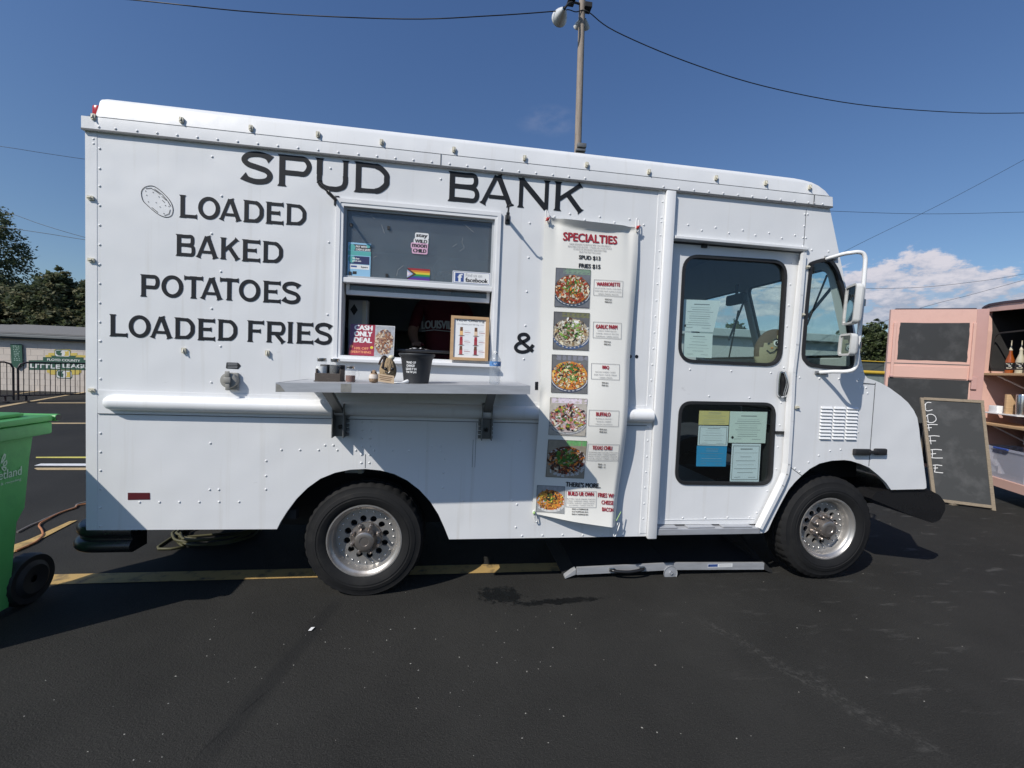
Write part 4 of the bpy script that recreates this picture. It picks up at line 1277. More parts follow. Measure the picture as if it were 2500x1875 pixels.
# ------------------------------------------------------------------ serving shelf on two folding brackets
SD = .51
SX0, SX1 = -.873, .430
def shelf_z(x): return 1.4205 + (x - SX0) * (.0285 / (SX1 - SX0))
def shf(x, y, z): return (x, y, z + shelf_z(x))
shelf = MB().box((SX0, -SD, -.006), (SX1, -.016, 0), fn=shf).box((SX0, -SD - .003, -.046), (SX1, -SD, .002), fn=shf).box((SX0 - .003, -SD - .0028, -.046), (SX0, -.02, .0018), fn=shf).box((SX1, -SD - .0028, -.046), (SX1 + .003, -.02, .0018), fn=shf).build('serving_shelf', ALU, truck)
pr = Print(lambda u, v, h: (u, -SD - .0032 - h, v + shelf_z(u)))
GRIME = M('grimy_aluminium', (.30, .29, .26), .6, .4, var=.4, scale=40)
for a_, c_ in ((620, 708),): 
    xa, xb = W('I', a_, 680, -SD)[0], W('I', c_, 680, -SD)[0]; pr.rect(xa, -.044, xb, .0, GRIME)
pr.build('shelf_stain', shelf)
pr = Print(lambda u, v, h: (u, -SD - .0032 - h, v + shelf_z(u)))
xa, xb = W('I', 80, 680, -SD)[0], W('I', 160, 680, -SD)[0]; pr.poly([(SX0, -.045), (xb, -.043), (xa + .02, -.01), (SX0, -.004)], GRIME)
pr.build('shelf_stain', shelf)
for bl, br_, fx in ((580, 660, 555), (1790, 1860, 1800)):
    xa, xb = W('I', bl, 1000)[0], W('I', br_, 1000)[0]
    zt, zb = W('I', bl, 850)[1], W('I', bl, 1068 if bl < 1000 else 1090)[1]
    xm = (xa + xb) / 2; zt += .045; xa -= .006; xb += .006
    br = MB().box((xa, -.085, zb), (xa + .005, -.001, zt)).box((xb - .005, -.085, zb), (xb, -.001, zt)).box((xa + .005, -.010, zb), (xb - .005, -.001, zt)).build('shelf_bracket', GREYMETAL, shelf)
    MB().bar((xm, -.05, zt - .05), (xm, -.36, shelf_z(xm) - .03), .050, .024).bar((xm, -.44, shelf_z(xm) - .018), (xm, -.03, shelf_z(xm) - .018), .044, .022).build('shelf_strut', GREYMETAL, shelf)
    b = MB(); b.lathe([(.014, -.022), (.014, -.009), (0, -.022)], (xm, 0, zb + .06), (0, 1, 0), 10)
    s_ = 1 if bl < 1000 else -1
    for k in range(5): b.box((xm + s_ * .030, -.03, zb + .005 + k * .028), (xm + s_ * .052, -.001, zb + .022 + k * .028), .002)
    if bl > 1000:
        for k in range(5): b.box((xm + .030, -.03, zb + .005 + k * .028), (xm + .044, -.001, zb + .022 + k * .028), .002)
    b.build('bracket_ratchet', GREYMETAL, shelf)
# ------------------------------------------------------------------ things on the shelf
GLASSJ = M('jar_glass', (.75, .78, .78), .05, var=0)
p_ = GLASSJ.node_tree.nodes['Principled BSDF']; p_.inputs['Alpha'].default_value = .13
OLDWOOD = M('dark_stained_wood', (.07, .055, .045), .7, var=.35, scale=5, stretch=(4, 4, 30), bump=.3, bscale=60, dark=(.16, .14, .12), dscale=9, damt=.5)
SALT = M('white_salt', (.78, .78, .76), .8, var=.05); PEPPER = M('black_pepper', (.03, .028, .026), .8, var=.4, scale=80)
SPICE = M('brown_spice', (.17, .06, .03), .85, var=.3, scale=60)

# wooden caddy with two jars
Yc = -.30
x0, x1 = W('I', 408, 560, Yc)[0], W('I', 620, 560, Yc)[0]; zb = shelf_z(x0); zt = W('I', 500, 478, Yc)[1]; zf = W('I', 500, 548, Yc)[1]
cad = thing('spice_caddy', 'small dark wooden caddy holding salt and pepper jars on the shelf', 'caddy', ((x0 + x1) / 2, Yc, zb))
d_ = .085
MB().box((x0, Yc - .01, zb), (x1, Yc, zf), .002).build('front_board', OLDWOOD, cad)
MB().box((x0, Yc + d_, zb), (x1, Yc + d_ + .01, zt), .002).build('back_board', OLDWOOD, cad)
for xx in (x0, x1 - .008): MB().box((xx, Yc + .0005, zb), (xx + .008, Yc + d_ - .0005, (zt + zf) / 2), .002).build('end_board', OLDWOOD, cad)
MB().box((x0 - .004, Yc - .016, zb), (x1 + .012, Yc + d_ + .012, zb + .006), .002).build('base_board', OLDWOOD, cad)
def jar(name, lab, x, y, z, r, h, fill, ff, lidm, handle=False, cat='jar'):
    t = thing(name, lab, cat, (x, y, z))
    MB().lathe([(0, 0), (r * .92, 0), (r, .006), (r, h * .74), (r * .80, h * .84), (r * .80, h * .90)], (x, y, z), (0, 0, 1), 20).build('glass', GLASSJ, t, smooth=40)
    MB().lathe([(0, .003), (r * .93, .003), (r * .93, h * ff), (0, h * ff)], (x, y, z), (0, 0, 1), 18).build('contents', fill, t, smooth=40)
    MB().lathe([(r * .84, h * .84), (r * .86, h * .86), (r * .86, h * .985), (r * .8, h), (0, h)], (x, y, z), (0, 0, 1), 20).build('lid', lidm, t, smooth=40)
    if handle:
        MB().tube(smooth_path([(x + r * .95, y, z + h * .72), (x + r * 1.5, y, z + h * .70), (x + r * 1.65, y, z + h * .45), (x + r * 1.4, y, z + h * .2), (x + r * .95, y, z + h * .15)], 4), .0045, 8).build('handle', GLASSJ, t, smooth=60)
    return t
hj = .125
jar('salt_jar', 'small glass jar of white salt on the left in the wooden caddy', W('I', 460, 500, Yc + .04)[0], Yc + .042, zb + .007, .030, hj, SALT, .62, CHROME)
jj = jar('pepper_jar', 'small glass jar of black pepper on the right in the wooden caddy', W('I', 572, 500, Yc + .04)[0], Yc + .042, zb + .007, .030, hj, PEPPER, .66, CHROME)
Yj = -.34; a = W('I', 657, 560, Yj)[0]; c = W('I', 742, 560, Yj)[0]; xj = (a + c) / 2
jar('mason_jar', 'glass mug jar half full of brown spice beside the wooden caddy', xj, Yj, shelf_z(xj), (c - a) / 2, W('I', 700, 490, Yj)[1] - shelf_z(xj), SPICE, .42, CHROME, True)

YARN = M('tan_yarn', (.36, .26, .15), .95, var=.25, scale=30, bump=.9, bscale=160, stretch=(1, 1, .25))
YARN2 = M('brown_yarn', (.40, .27, .17), .95, var=.25, scale=40, bump=.9, bscale=200)
CARD = M('kraft_card', (.62, .46, .30), .8, var=.08)
def ribbed(x, y, z, r, h, n=48, rib=.05):
    b = MB(); pr_ = []
    for i in range(15):
        t = i / 14; pr_.append((r * (math.sin(math.pi * min(.995, .06 + t * .92)) ** .45) * (1.0 - .12 * t), h * t))
    b.lathe([(.001, 0)] + pr_ + [(.001, h)], (x, y, z), (0, 0, 1), n, lambda i, j, a: 1 + rib * math.sin(j * math.pi * 2 * 12 / n))
    return b
Yp = -.36
x0, x1 = W('I', 938, 540, Yp)[0], W('I', 1085, 540, Yp)[0]; xp = (x0 + x1) / 2; zp = shelf_z(xp); hp = W('I', 1020, 440, Yp)[1] - zp
pl = thing('potato_plush', 'large knitted tan potato toy with a smiling face behind a card sign', 'plush toy', (xp, Yp, zp))
ribbed(xp, Yp, zp + .012, (x1 - x0) / 2, hp, 48, .05).build('body', YARN, pl, smooth=60)
rr_ = (x1 - x0) / 2
for s in (-1, 1):
    MB().sphere((xp + s * rr_ * .38 + .01, Yp - rr_ * .90, zp + hp * .62), .0095, 8, 6).build('eye', BLACKGLOSS, pl, smooth=60)
MB().tube(smooth_path([(xp - rr_ * .22, Yp - rr_ * .97, zp + hp * .50), (xp + .006, Yp - rr_ * .985, zp + hp * .43), (xp + rr_ * .36, Yp - rr_ * .94, zp + hp * .52)], 4), .003, 6).build('mouth', BLACKGLOSS, pl)
MB().tube(smooth_path([(xp - rr_ * .1, Yp, zp + hp + .008), (xp - rr_ * .5, Yp - .01, zp + hp + .022), (xp - rr_ * .9, Yp - .015, zp + hp * .90), (xp - rr_ * .95, Yp - .02, zp + hp * .80)], 4), .006, 6).tube(smooth_path([(xp - .01, Yp, zp + hp), (xp - .02, Yp - .02, zp + hp + .012), (xp - .022, Yp - rr_ * .7, zp + hp * .82), (xp - .026, Yp - rr_ * .92, zp + hp * .66)], 4), .006, 6).build('dark_strand', M('dark_brown_yarn', (.05, .035, .03), .95, var=.3, scale=40), pl, smooth=60)
MB().sphere((xp + rr_ * .35, Yp, zp + hp + .015), .018, 8, 6, (1, 1, .8)).build('cream_tuft', M('cream_yarn', (.68, .62, .46), .95, var=.2, scale=60), pl, smooth=60)
sg = W('I', 930, 560, Yp - .105)[0], W('I', 1062, 600, Yp - .105)[0]
cs = thing('card_sign', 'small kraft card sign standing in front of the knitted potato', 'card', ((sg[0] + sg[1]) / 2, Yp - .08, zp))
tilt = -.10
def cardfn(u, v, h): return (sg[0] + u * (sg[1] - sg[0]), Yp - .105 - h, zp + .002 + v * .042 + (1 - u) * .010)
MB().plate([(0, 0), (1, 0), (1, 1), (0, 1)], (), 0, .004, lambda u, y, v: (sg[0] + u * (sg[1] - sg[0]), Yp - .105 + y, zp + .002 + v * .042 + (1 - u) * .010)).build('card', CARD, cs)
pr = Print(cardfn)
for i, (a, c) in enumerate(((.1, .9), (.08, .84), (.15, .8))): pr.stroke([(a, .74 - i * .22), (c, .74 - i * .22)], .07, PBRN)
pr.build('card_print', cs)
x0, x1 = W('I', 846, 580, -.38)[0], W('I', 930, 580, -.38)[0]; xq = (x0 + x1) / 2; zq = shelf_z(xq); hq = W('I', 905, 520, -.38)[1] - zq
pt = thing('potato_toy', 'small crocheted brown potato toy with a paper band beside the larger one', 'plush toy', (xq, -.38, zq))
r2 = (x1 - x0) / 2
MB().lathe([(.001, 0), (r2 * .8, .004), (r2, hq * .25), (r2 * .92, hq * .48), (r2 * .62, hq * .74), (r2 * .40, hq * .92), (.001, hq)], (xq + .004, -.38, zq), (0, 0, 1), 24).build('body', YARN2, pt, smooth=60)
MB().lathe([(r2 * 1.02, hq * .34), (r2 * .99, hq * .50), (r2 * .80, hq * .66)], (xq + .004, -.38, zq), (0, 0, 1), 24).build('paper_band', M('printed_paper_band', (.66, .58, .50), .7, var=.15, scale=60), pt, smooth=60)
for s in (-1, 1): MB().sphere((xq + .004 + s * .011, -.38 - r2 * .50, zq + hq * .82), .0045, 6, 5).build('eye', BLACKGLOSS, pt)
sp = MB().tube(smooth_path([(xp + .03, -.42, zp + .006), (xp + .07, -.43, zp + .005), (xp + .10, -.42, zp + .012), (xp + .135, -.40, zp + .022)], 4), [.004] * 7 + [.006, .009, .011, .011, .009, .004][:6], 6).build('plastic_spoon', PW, None, smooth=60)
tag(sp, 'white plastic spoon lying between the potato toy and the pot', 'spoon')

# tip pot
Yt = -.36
xa, xb = W('I', 1102, 382, Yt)[0], W('I', 1403, 400, Yt)[0]; xt = (xa + xb) / 2 ; rt = (xb - xa) / 2; zt0 = shelf_z(xt); zt1 = (W('I', 1102, 378, Yt)[1] + W('I', 1403, 395, Yt)[1]) / 2; ht = zt1 - zt0
POT = M('charcoal_plastic_pot', (.035, .037, .04), .5, var=.12)
pot = thing('tip_pot', 'dark grey plastic plant pot used as a tip jar with white lettering', 'pot', (xt, Yt, zt0))
prof_ = [(0, .002), (rt * .66, 0), (rt * .69, .006), (rt * .80, ht * .55), (rt * .86, ht * .80), (rt * .92, ht * .885), (rt * .99, ht * .93), (rt, ht * .97), (rt * .985, ht), (rt * .90, ht), (rt * .84, ht * .93), (rt * .77, ht * .5), (rt * .64, .01), (0, .01)]
MB().lathe(prof_, (xt, Yt, zt0), (0, 0, 1), 48).build('pot_body', POT, pot, smooth=40)
def potfn(u, v, h):
    r = rt * (.69 + (.80 - .69) * min(1, v / .55) + max(0, v - .55) * .24) + .001 + h
    a = u
    return (xt + r * math.sin(a), Yt - r * math.cos(a), zt0 + v * ht)
pr = Print(potfn)
for s, v, a, c in (("'FRAID OF", .66, -.62, .02), ('CHANGE?', .555, -.64, -.05), ('LEAVE IT IN', .445, -.70, .06), ('THE TIP JAR', .335, -.70, .08)): pr.text(s, a, v, c, v + .075, PW, .10)
pr.build('pot_lettering', pot)

# water bottle
Yw = -.40
xa, xb = W('I', 1850, 600, Yw)[0], W('I', 1945, 600, Yw)[0]; xw = (xa + xb) / 2; rw = (xb - xa) / 2; zw = shelf_z(xw); hw_ = W('I', 1920, 365, Yw)[1] - zw
PET = bpy.data.materials.new('clear_pet_plastic'); PET.use_nodes = True
p_ = PET.node_tree.nodes['Principled BSDF']; p_.inputs['Base Color'].default_value = (.42, .46, .50, 1); p_.inputs['Roughness'].default_value = .10; p_.inputs['Alpha'].default_value = .30
bot = thing('water_bottle', 'clear plastic water bottle with a blue label at the right end of the shelf', 'bottle', (xw, Yw, zw))
ribs = lambda i, j, a: 1.0
pf = [(0, .004), (rw * .8, 0), (rw, .012)]
for i in range(8): pf += [(rw * (1.0 if i % 2 else .93), hw_ * (.06 + .055 * i))]
pf += [(rw * .97, hw_ * .50), (rw, hw_ * .54), (rw, hw_ * .70), (rw * .93, hw_ * .76), (rw * .62, hw_ * .86), (rw * .34, hw_ * .92), (rw * .32, hw_ * .955)]
MB().lathe(pf, (xw, Yw, zw), (0, 0, 1), 24).build('bottle_body', PET, bot, smooth=50)
MB().lathe([(rw * .38, hw_ * .94), (rw * .38, hw_ * .995), (0, hw_)], (xw, Yw, zw), (0, 0, 1), 16).build('cap', PW, bot, smooth=40)
MB().lathe([(rw * 1.015, hw_ * .55), (rw * 1.015, hw_ * .69)], (xw, Yw, zw), (0, 0, 1), 24).build('label', M('blue_bottle_label', (.10, .25, .52), .4, var=.4, scale=30), bot, smooth=60)
botfn = lambda u, v, h: (xw + (rw * 1.02 + h) * math.sin(u), Yw - (rw * 1.02 + h) * math.cos(u), zw + v * hw_)
pr = Print(botfn); pr.poly([(-.1 + .55 * math.cos(t), .62 + .062 * math.sin(t)) for t in [2 * math.pi * i / 16 for i in range(16)]], PNAVY)
pr.stroke([(-.35, .645), (-.1, .60), (.15, .645)], .02, PW); pr.rect(-1.2, .555, 1.2, .565, PW); pr.rect(-1.2, .675, 1.2, .685, PW)
pr.build('label_print', bot)

# ------------------------------------------------------------------ signs standing in the window
def food(pr, u0, v0, u1, v1, seed, base, bits, plate=(.06, .07, .10), bgc=(.16, .16, .17), n=70, tall=.40):
    """printed picture of a loaded dish: table, rim of the bowl, base, toppings"""
    rd = random.Random(seed); w_, h_ = u1 - u0, v1 - v0
    pr.rect(u0, v0, u1, v1, M('photo_ground_%d' % seed, bgc, .6, var=.3, scale=40), 8, 10)
    cu, cv = u0 + w_ * .5, v0 + h_ * .45
    def clip(pts): return [(min(max(x, u0), u1), min(max(z, v0), v1)) for x, z in pts]
    ry = h_ * tall
    pr.rect(u0 + w_ * rd.uniform(.0, .5), v0 + h_ * .86, u1, v1, M('photo_back_%d' % seed, tuple(c * rd.uniform(.5, 1.9) for c in bgc), .6, var=.4, scale=60), 6, 2)
    pr.ellipse(cu, cv - h_ * .04, w_ * .56, ry, M('photo_bowl_%d' % seed, plate, .5, var=.3, scale=50), (u0, v0, u1, v1))
    pr.stroke([(min(max(x, u0 + .003), u1 - .003), z) for x, z in circ(cu, cv - h_ * .01, w_ * .52, 30, ry * .97)[14:]], w_ * .022, PLGREY)
    pr.ellipse(cu, cv + h_ * .01, w_ * .50, ry * .93, M('photo_base_%d' % seed, base, .6, var=.6, scale=90), (u0, v0, u1, v1))
    dk = tuple(v * .35 for v in base)
    for i in range(n * 5):
        c = bits[rd.randrange(len(bits))] if i > n else (*dk, 1.0)
        a, q = rd.random() * 6.28, math.sqrt(rd.random())
        k = c[3] if len(c) > 3 else 1.0
        x, z = cu + math.cos(a) * q * w_ * .47 * k, cv + h_ * .02 + math.sin(a) * q * ry * .88 * k + (h_ * .07 if k < .75 else 0)
        t = rd.random() * 3.14; big = rd.random() < .3
        L_, B_ = w_ * rd.uniform(.022, .055) * (1.6 if big else 1), w_ * rd.uniform(.011, .024) * (1.6 if big else 1)
        ex, ez = math.cos(t), math.sin(t); f_ = rd.choice((.55, .8, 1.0, 1.0, 1.2))
        pts = [(x + ex * L_ * sx - ez * B_ * sz, z + ez * L_ * sx + ex * B_ * sz) for sx, sz in ((1, -.4), (.6, .9), (-.5, 1), (-1, .1), (-.3, -1))]
        cc_ = tuple(min(1, v * f_) for v in c[:3])
        pr.poly(clip(pts), M('photo_bit_%02x%02x%02x' % tuple(int(255 * v) for v in cc_), cc_, .6, var=.25, scale=150))

# cash deal sign leaning inside the sill
sx0, sz0, sx1, sz1 = avgrect('I', (693, 135), (1064, 155), (1058, 410), (683, 400), .03)
deal = thing('cash_sign', 'glossy red and photo sign reading CASH ONLY DEAL at the left of the open window', 'sign', ((sx0 + sx1) / 2, .03, sz0))
def dfn(u, v, h): return (sx0 + u * (sx1 - sx0), .03 + .03 * v - h, sz0 + v * (sz1 - sz0))
MB().plate([(0, 0), (1, 0), (1, 1), (0, 1)], (), 0, .004, lambda u, y, v: (sx0 + u * (sx1 - sx0), .03 + .03 * v + y, sz0 + v * (sz1 - sz0))).build('board', PW, deal)
pr = Print(dfn)
pr.rect(0, 0, .56, 1, M('sign_crimson', (.34, .035, .06), .35, var=.06)); pr.poly([(0, .2), (.12, .6), (.22, 1), (0, 1)], M('sign_plum', (.13, .05, .13), .35, var=.1))
pr.rect(.56, .012, .99, .988, M('sign_photo_ground', (.40, .41, .43), .4, var=.4, scale=60))
for s, v in (('CASH', .82), ('ONLY', .62), ('DEAL', .42)): pr.text(s, .10, v, .49, v + .155, PW, .07)
PLORG = M('print_light_orange', (.75, .30, .14), .5, var=0)
pr.text('10% OFF', .12, .19, .43, .27, PLORG, .05); pr.text('EVERYTHING', .03, .075, .49, .15, PLORG, .05)
pr.poly(circ(.055, .285, .035, 12, .045), PLORG); pr.poly(circ(.50, .27, .035, 12, .045), PYEL)
pr.build('sign_print', deal)
pr = Print(dfn); rd = random.Random(5)
pr.poly([(.57, .70), (.70, .95), (.99, .80), (.99, .20), (.80, .02), (.60, .12)], M('tray_grey', (.58, .59, .61), .5, var=.2, scale=30))
for i in range(300):
    a, q = rd.random() * 6.28, math.sqrt(rd.random()); x, z = .775 + math.cos(a) * q * .20, .46 + math.sin(a) * q * .40; x = min(x, .955)
    L_, B_ = rd.uniform(.014, .035), rd.uniform(.02, .05); t = rd.random() * 3.14
    c = rd.choice([(.30, .13, .06), (.20, .08, .05), (.45, .25, .12), (.62, .50, .36), (.34, .16, .10), (.12, .06, .05), (.55, .42, .30)])
    pr.poly([(min(x + L_ * math.cos(t + k), .985), z + B_ * math.sin(t + k)) for k in (0, 1.3, 2.4, 3.6, 5)], M('photo_bit_%02x%02x%02x' % tuple(int(255 * v) for v in c), c, .6, var=.25, scale=150))
pr.build('sign_photo', deal)

# framed drinks menu
fx0, fz0, fx1, fz1 = avgrect('I', (1537, 62), (1856, 85), (1840, 450), (1524, 434), -.03)
OAK = M('light_oak_frame', (.52, .33, .17), .5, var=.18, scale=4, stretch=(3, 3, 14), bump=.1)
fm = thing('framed_menu', 'oak framed Now Offering menu standing at the right of the window', 'framed menu', ((fx0 + fx1) / 2, -.03, fz0))
def ffn(u, y, v): return (fx0 + u * (fx1 - fx0), -.035 + .03 * v + y, fz0 + v * (fz1 - fz0))
fw_ = .085
MB().band([(0, 0), (1, 0), (1, 1), (0, 1)], [(fw_, fw_ * .75), (1 - fw_, fw_ * .75), (1 - fw_, 1 - fw_ * .75), (fw_, 1 - fw_ * .75)], -.006, .012, ffn).build('frame', OAK, fm)
MB().plate([(fw_ * .9, .055), (1 - fw_ * .9, .055), (1 - fw_ * .9, .945), (fw_ * .9, .945)], (), .003, .008, ffn).build('menu_sheet', PW, fm)
pr = Print(lambda u, v, h: ffn(u, .003 - h, v))
pr.text('Now Offering', .16, .86, .88, .93, PK, .012); pr.text('Enhance your Still Cup', .28, .79, .74, .835, PGREY, .0)
pr.stroke([(.16, .815), (.26, .815)], .006, PGREY); pr.stroke([(.77, .815), (.87, .815)], .006, PGREY)
for cx2, cols in ((.28, ((.80, .48, .20), (.40, .06, .06), (.45, .08, .08))), (.66, ((.75, .55, .38), (.36, .05, .06), (.30, .04, .06)))):
    for r, c in enumerate(cols):
        z0 = .56 - r * .215
        m_ = M('drink_%02x%02x%02x' % tuple(int(255 * v) for v in c), c, .5, var=.1)
        pr.rect(cx2 - .04, z0, cx2 + .04, z0 + .14, m_); pr.rect(cx2 - .035, z0 + .10, cx2 + .035, z0 + .19, PBRN if r != 1 else PRED)
        pr.poly(circ(cx2 + .01, z0 - .005, .085, 14, .012), PGREY); pr.poly(circ(cx2 + .01, z0, .06, 14, .008), PBRN)
        pr.stroke([(cx2 + .08, z0 + .075), (cx2 + .24, z0 + .068)], .008, PRED); pr.stroke([(cx2 + .08, z0 + .11), (cx2 + .2, z0 + .105)], .006, PLGREY); pr.stroke([(cx2 + .08, z0 + .03), (cx2 + .2, z0 + .025)], .004, PLGREY)
pr.build('menu_print', fm)

# black tray on the sill, equipment behind
x0, x1 = W('I', 1070, 360, .10)[0], W('I', 1530, 385, .10)[0]; zt_ = W('I', 1300, 352, .10)[1]
tr_ = MB().box((x0, .10, zt_ - .022), (x1, .52, zt_), .008).build('black_tray', BLACKGLOSS, None, smooth=40)
tag(tr_, 'shiny black tray on the counter just inside the window behind the pot', 'tray')
FILM = M('crumpled_clear_film', (.75, .76, .78), .25, var=.3, scale=40, bump=.8, bscale=70)
rd = random.Random(3); xc = W('I', 1265, 340, .14)[0]
b = MB(); g_ = [[(xc + (i - 6) * .012 + rd.uniform(-.004, .004), .11 + j * .02, zt_ + .001 + max(0, .016 - .0026 * abs(i - 6)) * rd.random()) for i in range(13)] for j in range(5)]
b.add([p for r in g_ for p in r], [(j * 13 + i, j * 13 + i + 1, (j + 1) * 13 + i + 1, (j + 1) * 13 + i) for j in range(4) for i in range(12)])
fo = b.build('plastic_film', FILM, None); tag(fo, 'scrap of crumpled clear film on the black tray', 'plastic film')
x0, z0, x1, z1 = avgrect('C', (440, 918), (545, 920), (548, 1090), (430, 1090), .30)
eq = thing('equipment_panel', 'pale equipment panel with a black diamond standing inside the window at left', 'panel', ((x0 + x1) / 2, .3, z0))
MB().box((x0 - .02, .30, .75), (x1, .36, z1), .006).build('panel_sheet', PLGREY, eq)
MB().box((x1 - .035, .294, .75), (x1 - .012, .2995, z1 - .004)).build('panel_edge', M('cream_edge', (.70, .64, .52), .5, var=.1), eq)
pr = Print(lambda u, v, h: (u, .2998 - h, v)); cxx, czz = W('C', 455, 985, .3); pr.poly([(cxx, czz - .04), (cxx + .025, czz), (cxx, czz + .04), (cxx - .025, czz)], PK); pr.build('diamond_mark', eq)
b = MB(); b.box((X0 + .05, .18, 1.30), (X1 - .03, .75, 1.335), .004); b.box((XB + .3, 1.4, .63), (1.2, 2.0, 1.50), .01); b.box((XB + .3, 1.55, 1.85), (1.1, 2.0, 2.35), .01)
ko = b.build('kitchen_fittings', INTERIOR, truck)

# ------------------------------------------------------------------ the person serving (deep in the shade)
def skin_person():
    xq, zq = W('C', 1010, 1100, .78)
    px, py, fl = xq + .05, .92, .63
    J = {}
    V_ = []; E_ = []; Rr = []
    def v(p, r, par=None):
        V_.append((px + p[0], py + p[1], fl + p[2])); Rr.append(r)
        if par is not None: E_.append((par, len(V_) - 1))
        return len(V_) - 1
    pel = v((0, 0, .95), (.165, .115)); wst = v((0, .01, 1.10), (.15, .11), pel); chs = v((0, .0, 1.30), (.175, .125), wst); nb = v((0, .02, 1.46), (.075, .07), chs)
    nk = v((0, .005, 1.53), (.058, .058), nb); hd = v((0, -.015, 1.63), (.078, .095), nk); ht_ = v((0, -.01, 1.72), (.080, .098), hd); v((0, .0, 1.79), (.055, .07), ht_)
    for s in (-1, 1):
        sh = v((s * .19, .01, 1.42), (.062, .062), chs); el_ = v((s * .25, -.06, 1.16), (.046, .046), sh); wr = v((s * .20, -.28, 1.06), (.030, .028), el_); pm = v((s * .18, -.36, 1.06), (.036, .018), wr)
        for k in range(4): f1 = v((s * .18 + (k - 1.5) * .018, -.43, 1.06), (.009, .009), pm); v((s * .18 + (k - 1.5) * .019, -.465 + .008 * abs(k - 1.5), 1.045), (.008, .008), f1)
        v((s * .18 - s * .055, -.39, 1.055), (.010, .010), pm)
        hp_ = v((s * .095, 0, .88), (.10, .10), pel); kn = v((s * .10, -.01, .48), (.062, .062), hp_); an = v((s * .10, .02, .09), (.042, .042), kn); v((s * .11, -.13, .04), (.042, .03), an)
    me = bpy.data.meshes.new('body'); me.from_pydata(V_, E_, [])
    o = bpy.data.objects.new('body', me); COL.objects.link(o)
    o.modifiers.new('skin', 'SKIN')
    for i, r in enumerate(Rr): me.skin_vertices[0].data[i].radius = r
    me.skin_vertices[0].data[0].use_root = True
    o.modifiers.new('subsurf', 'SUBSURF').levels = 2
    dg = bpy.context.evaluated_depsgraph_get(); dg.update()
    m2 = bpy.data.meshes.new_from_object(o.evaluated_get(dg))
    bpy.data.objects.remove(o)
    SKIN = M('skin', (.42, .24, .17), .5, var=.1); SHIRT = M('maroon_shirt', (.13, .012, .02), .8, var=.2); PANTS = M('black_trousers', (.02, .02, .022), .8, var=.2)
    m2.materials.clear()
    for m_ in (SKIN, SHIRT, PANTS): m2.materials.append(m_)
    for f in m2.polygons:
        c = f.center; z = c.z - fl; dx = abs(c.x - px)
        f.material_index = 2 if z < .93 and dx < .24 and c.y > py - .2 else (1 if z < 1.475 and not (dx > .15 and c.y < py - .07 and z < 1.22) else 0)
        f.use_smooth = True
    r = thing('person', 'person in a maroon lettered shirt standing inside the serving window', 'person', (px, py, fl))
    link('body', m2, r)
    hx, hy, hz = px, py - .015, fl + 1.66
    MB().sphere((hx, hy + .025, hz + .055), .108, 18, 12, (.92, 1.05, .92)).build('hair', M('dark_hair', (.03, .02, .015), .7, var=.3), r, smooth=60)
    for s in (-1, 1):
        MB().sphere((hx + s * .032, hy - .088, hz - .002), .010, 8, 6).build('eye', PW, r, smooth=60)
        MB().sphere((hx + s * .086, hy + .005, hz - .01), .026, 8, 6, (.35, .7, 1.1)).build('ear', SKIN, r, smooth=60)
    MB().sphere((hx, hy - .104, hz - .032), .016, 8, 6, (.8, 1, 1.3)).build('nose', SKIN, r, smooth=60)
    MB().sphere((hx, hy - .088, hz - .072), .022, 8, 6, (1.2, .5, .35)).build('mouth', M('lips', (.30, .10, .09), .5, var=.05), r, smooth=60)
    x0, z1 = W('C', 912, 1062, .78); x1, z0 = W('C', 1150, 1128, .78)
    cxm = px; 
    def sfn(u, v, h):
        a = (u - px) / .19
        return (u, py - .155 + .05 * a * a - h, v + .012 * (1 - a * a))
    pr = Print(sfn); pr.text('LOUISVILLE', x0, z0, x0 + .30, z1, PLGREY, .05); pr.stroke([(x0, z0 - .018), (x0 + .1, z0 - .012), (x0 + .30, z0 - .016)], .006, PLGREY)
    pr.build('shirt_lettering', r)
skin_person()

# ------------------------------------------------------------------ hanging menu banner
VINYLB = M('banner_vinyl', (.85, .83, .765), .45, var=.04)
def lerp_tab(tab, z):
    for (z0, x0), (z1, x1) in zip(tab[:-1], tab[1:]):
        if z >= z1: 
            t = (z0 - z) / (z0 - z1) if z0 != z1 else 0
            return x0 + (x1 - x0) * max(0, min(1, t))
    return tab[-1][1]
LT = [W('D', *q, -.015)[::-1] for q in ((432, 262), (425, 480), (413, 800), (400, 1100), (388, 1600))] + [W('E', *q, -.015)[::-1] for q in ((372, 520), (352, 900), (330, 1340))]
RTB = [W('D', *q, -.05)[::-1] for q in ((1206, 340), (1198, 560), (1180, 800), (1150, 1150), (1118, 1450))] + [W('E', *q, -.06)[::-1] for q in ((1100, 420), (1078, 700), (1052, 1000), (1022, 1250), (1003, 1440))]
RAILZ = zc
TL_, TR_, BL_, BR_ = LT[0][0], RTB[0][0], LT[-1][0], RTB[-1][0]
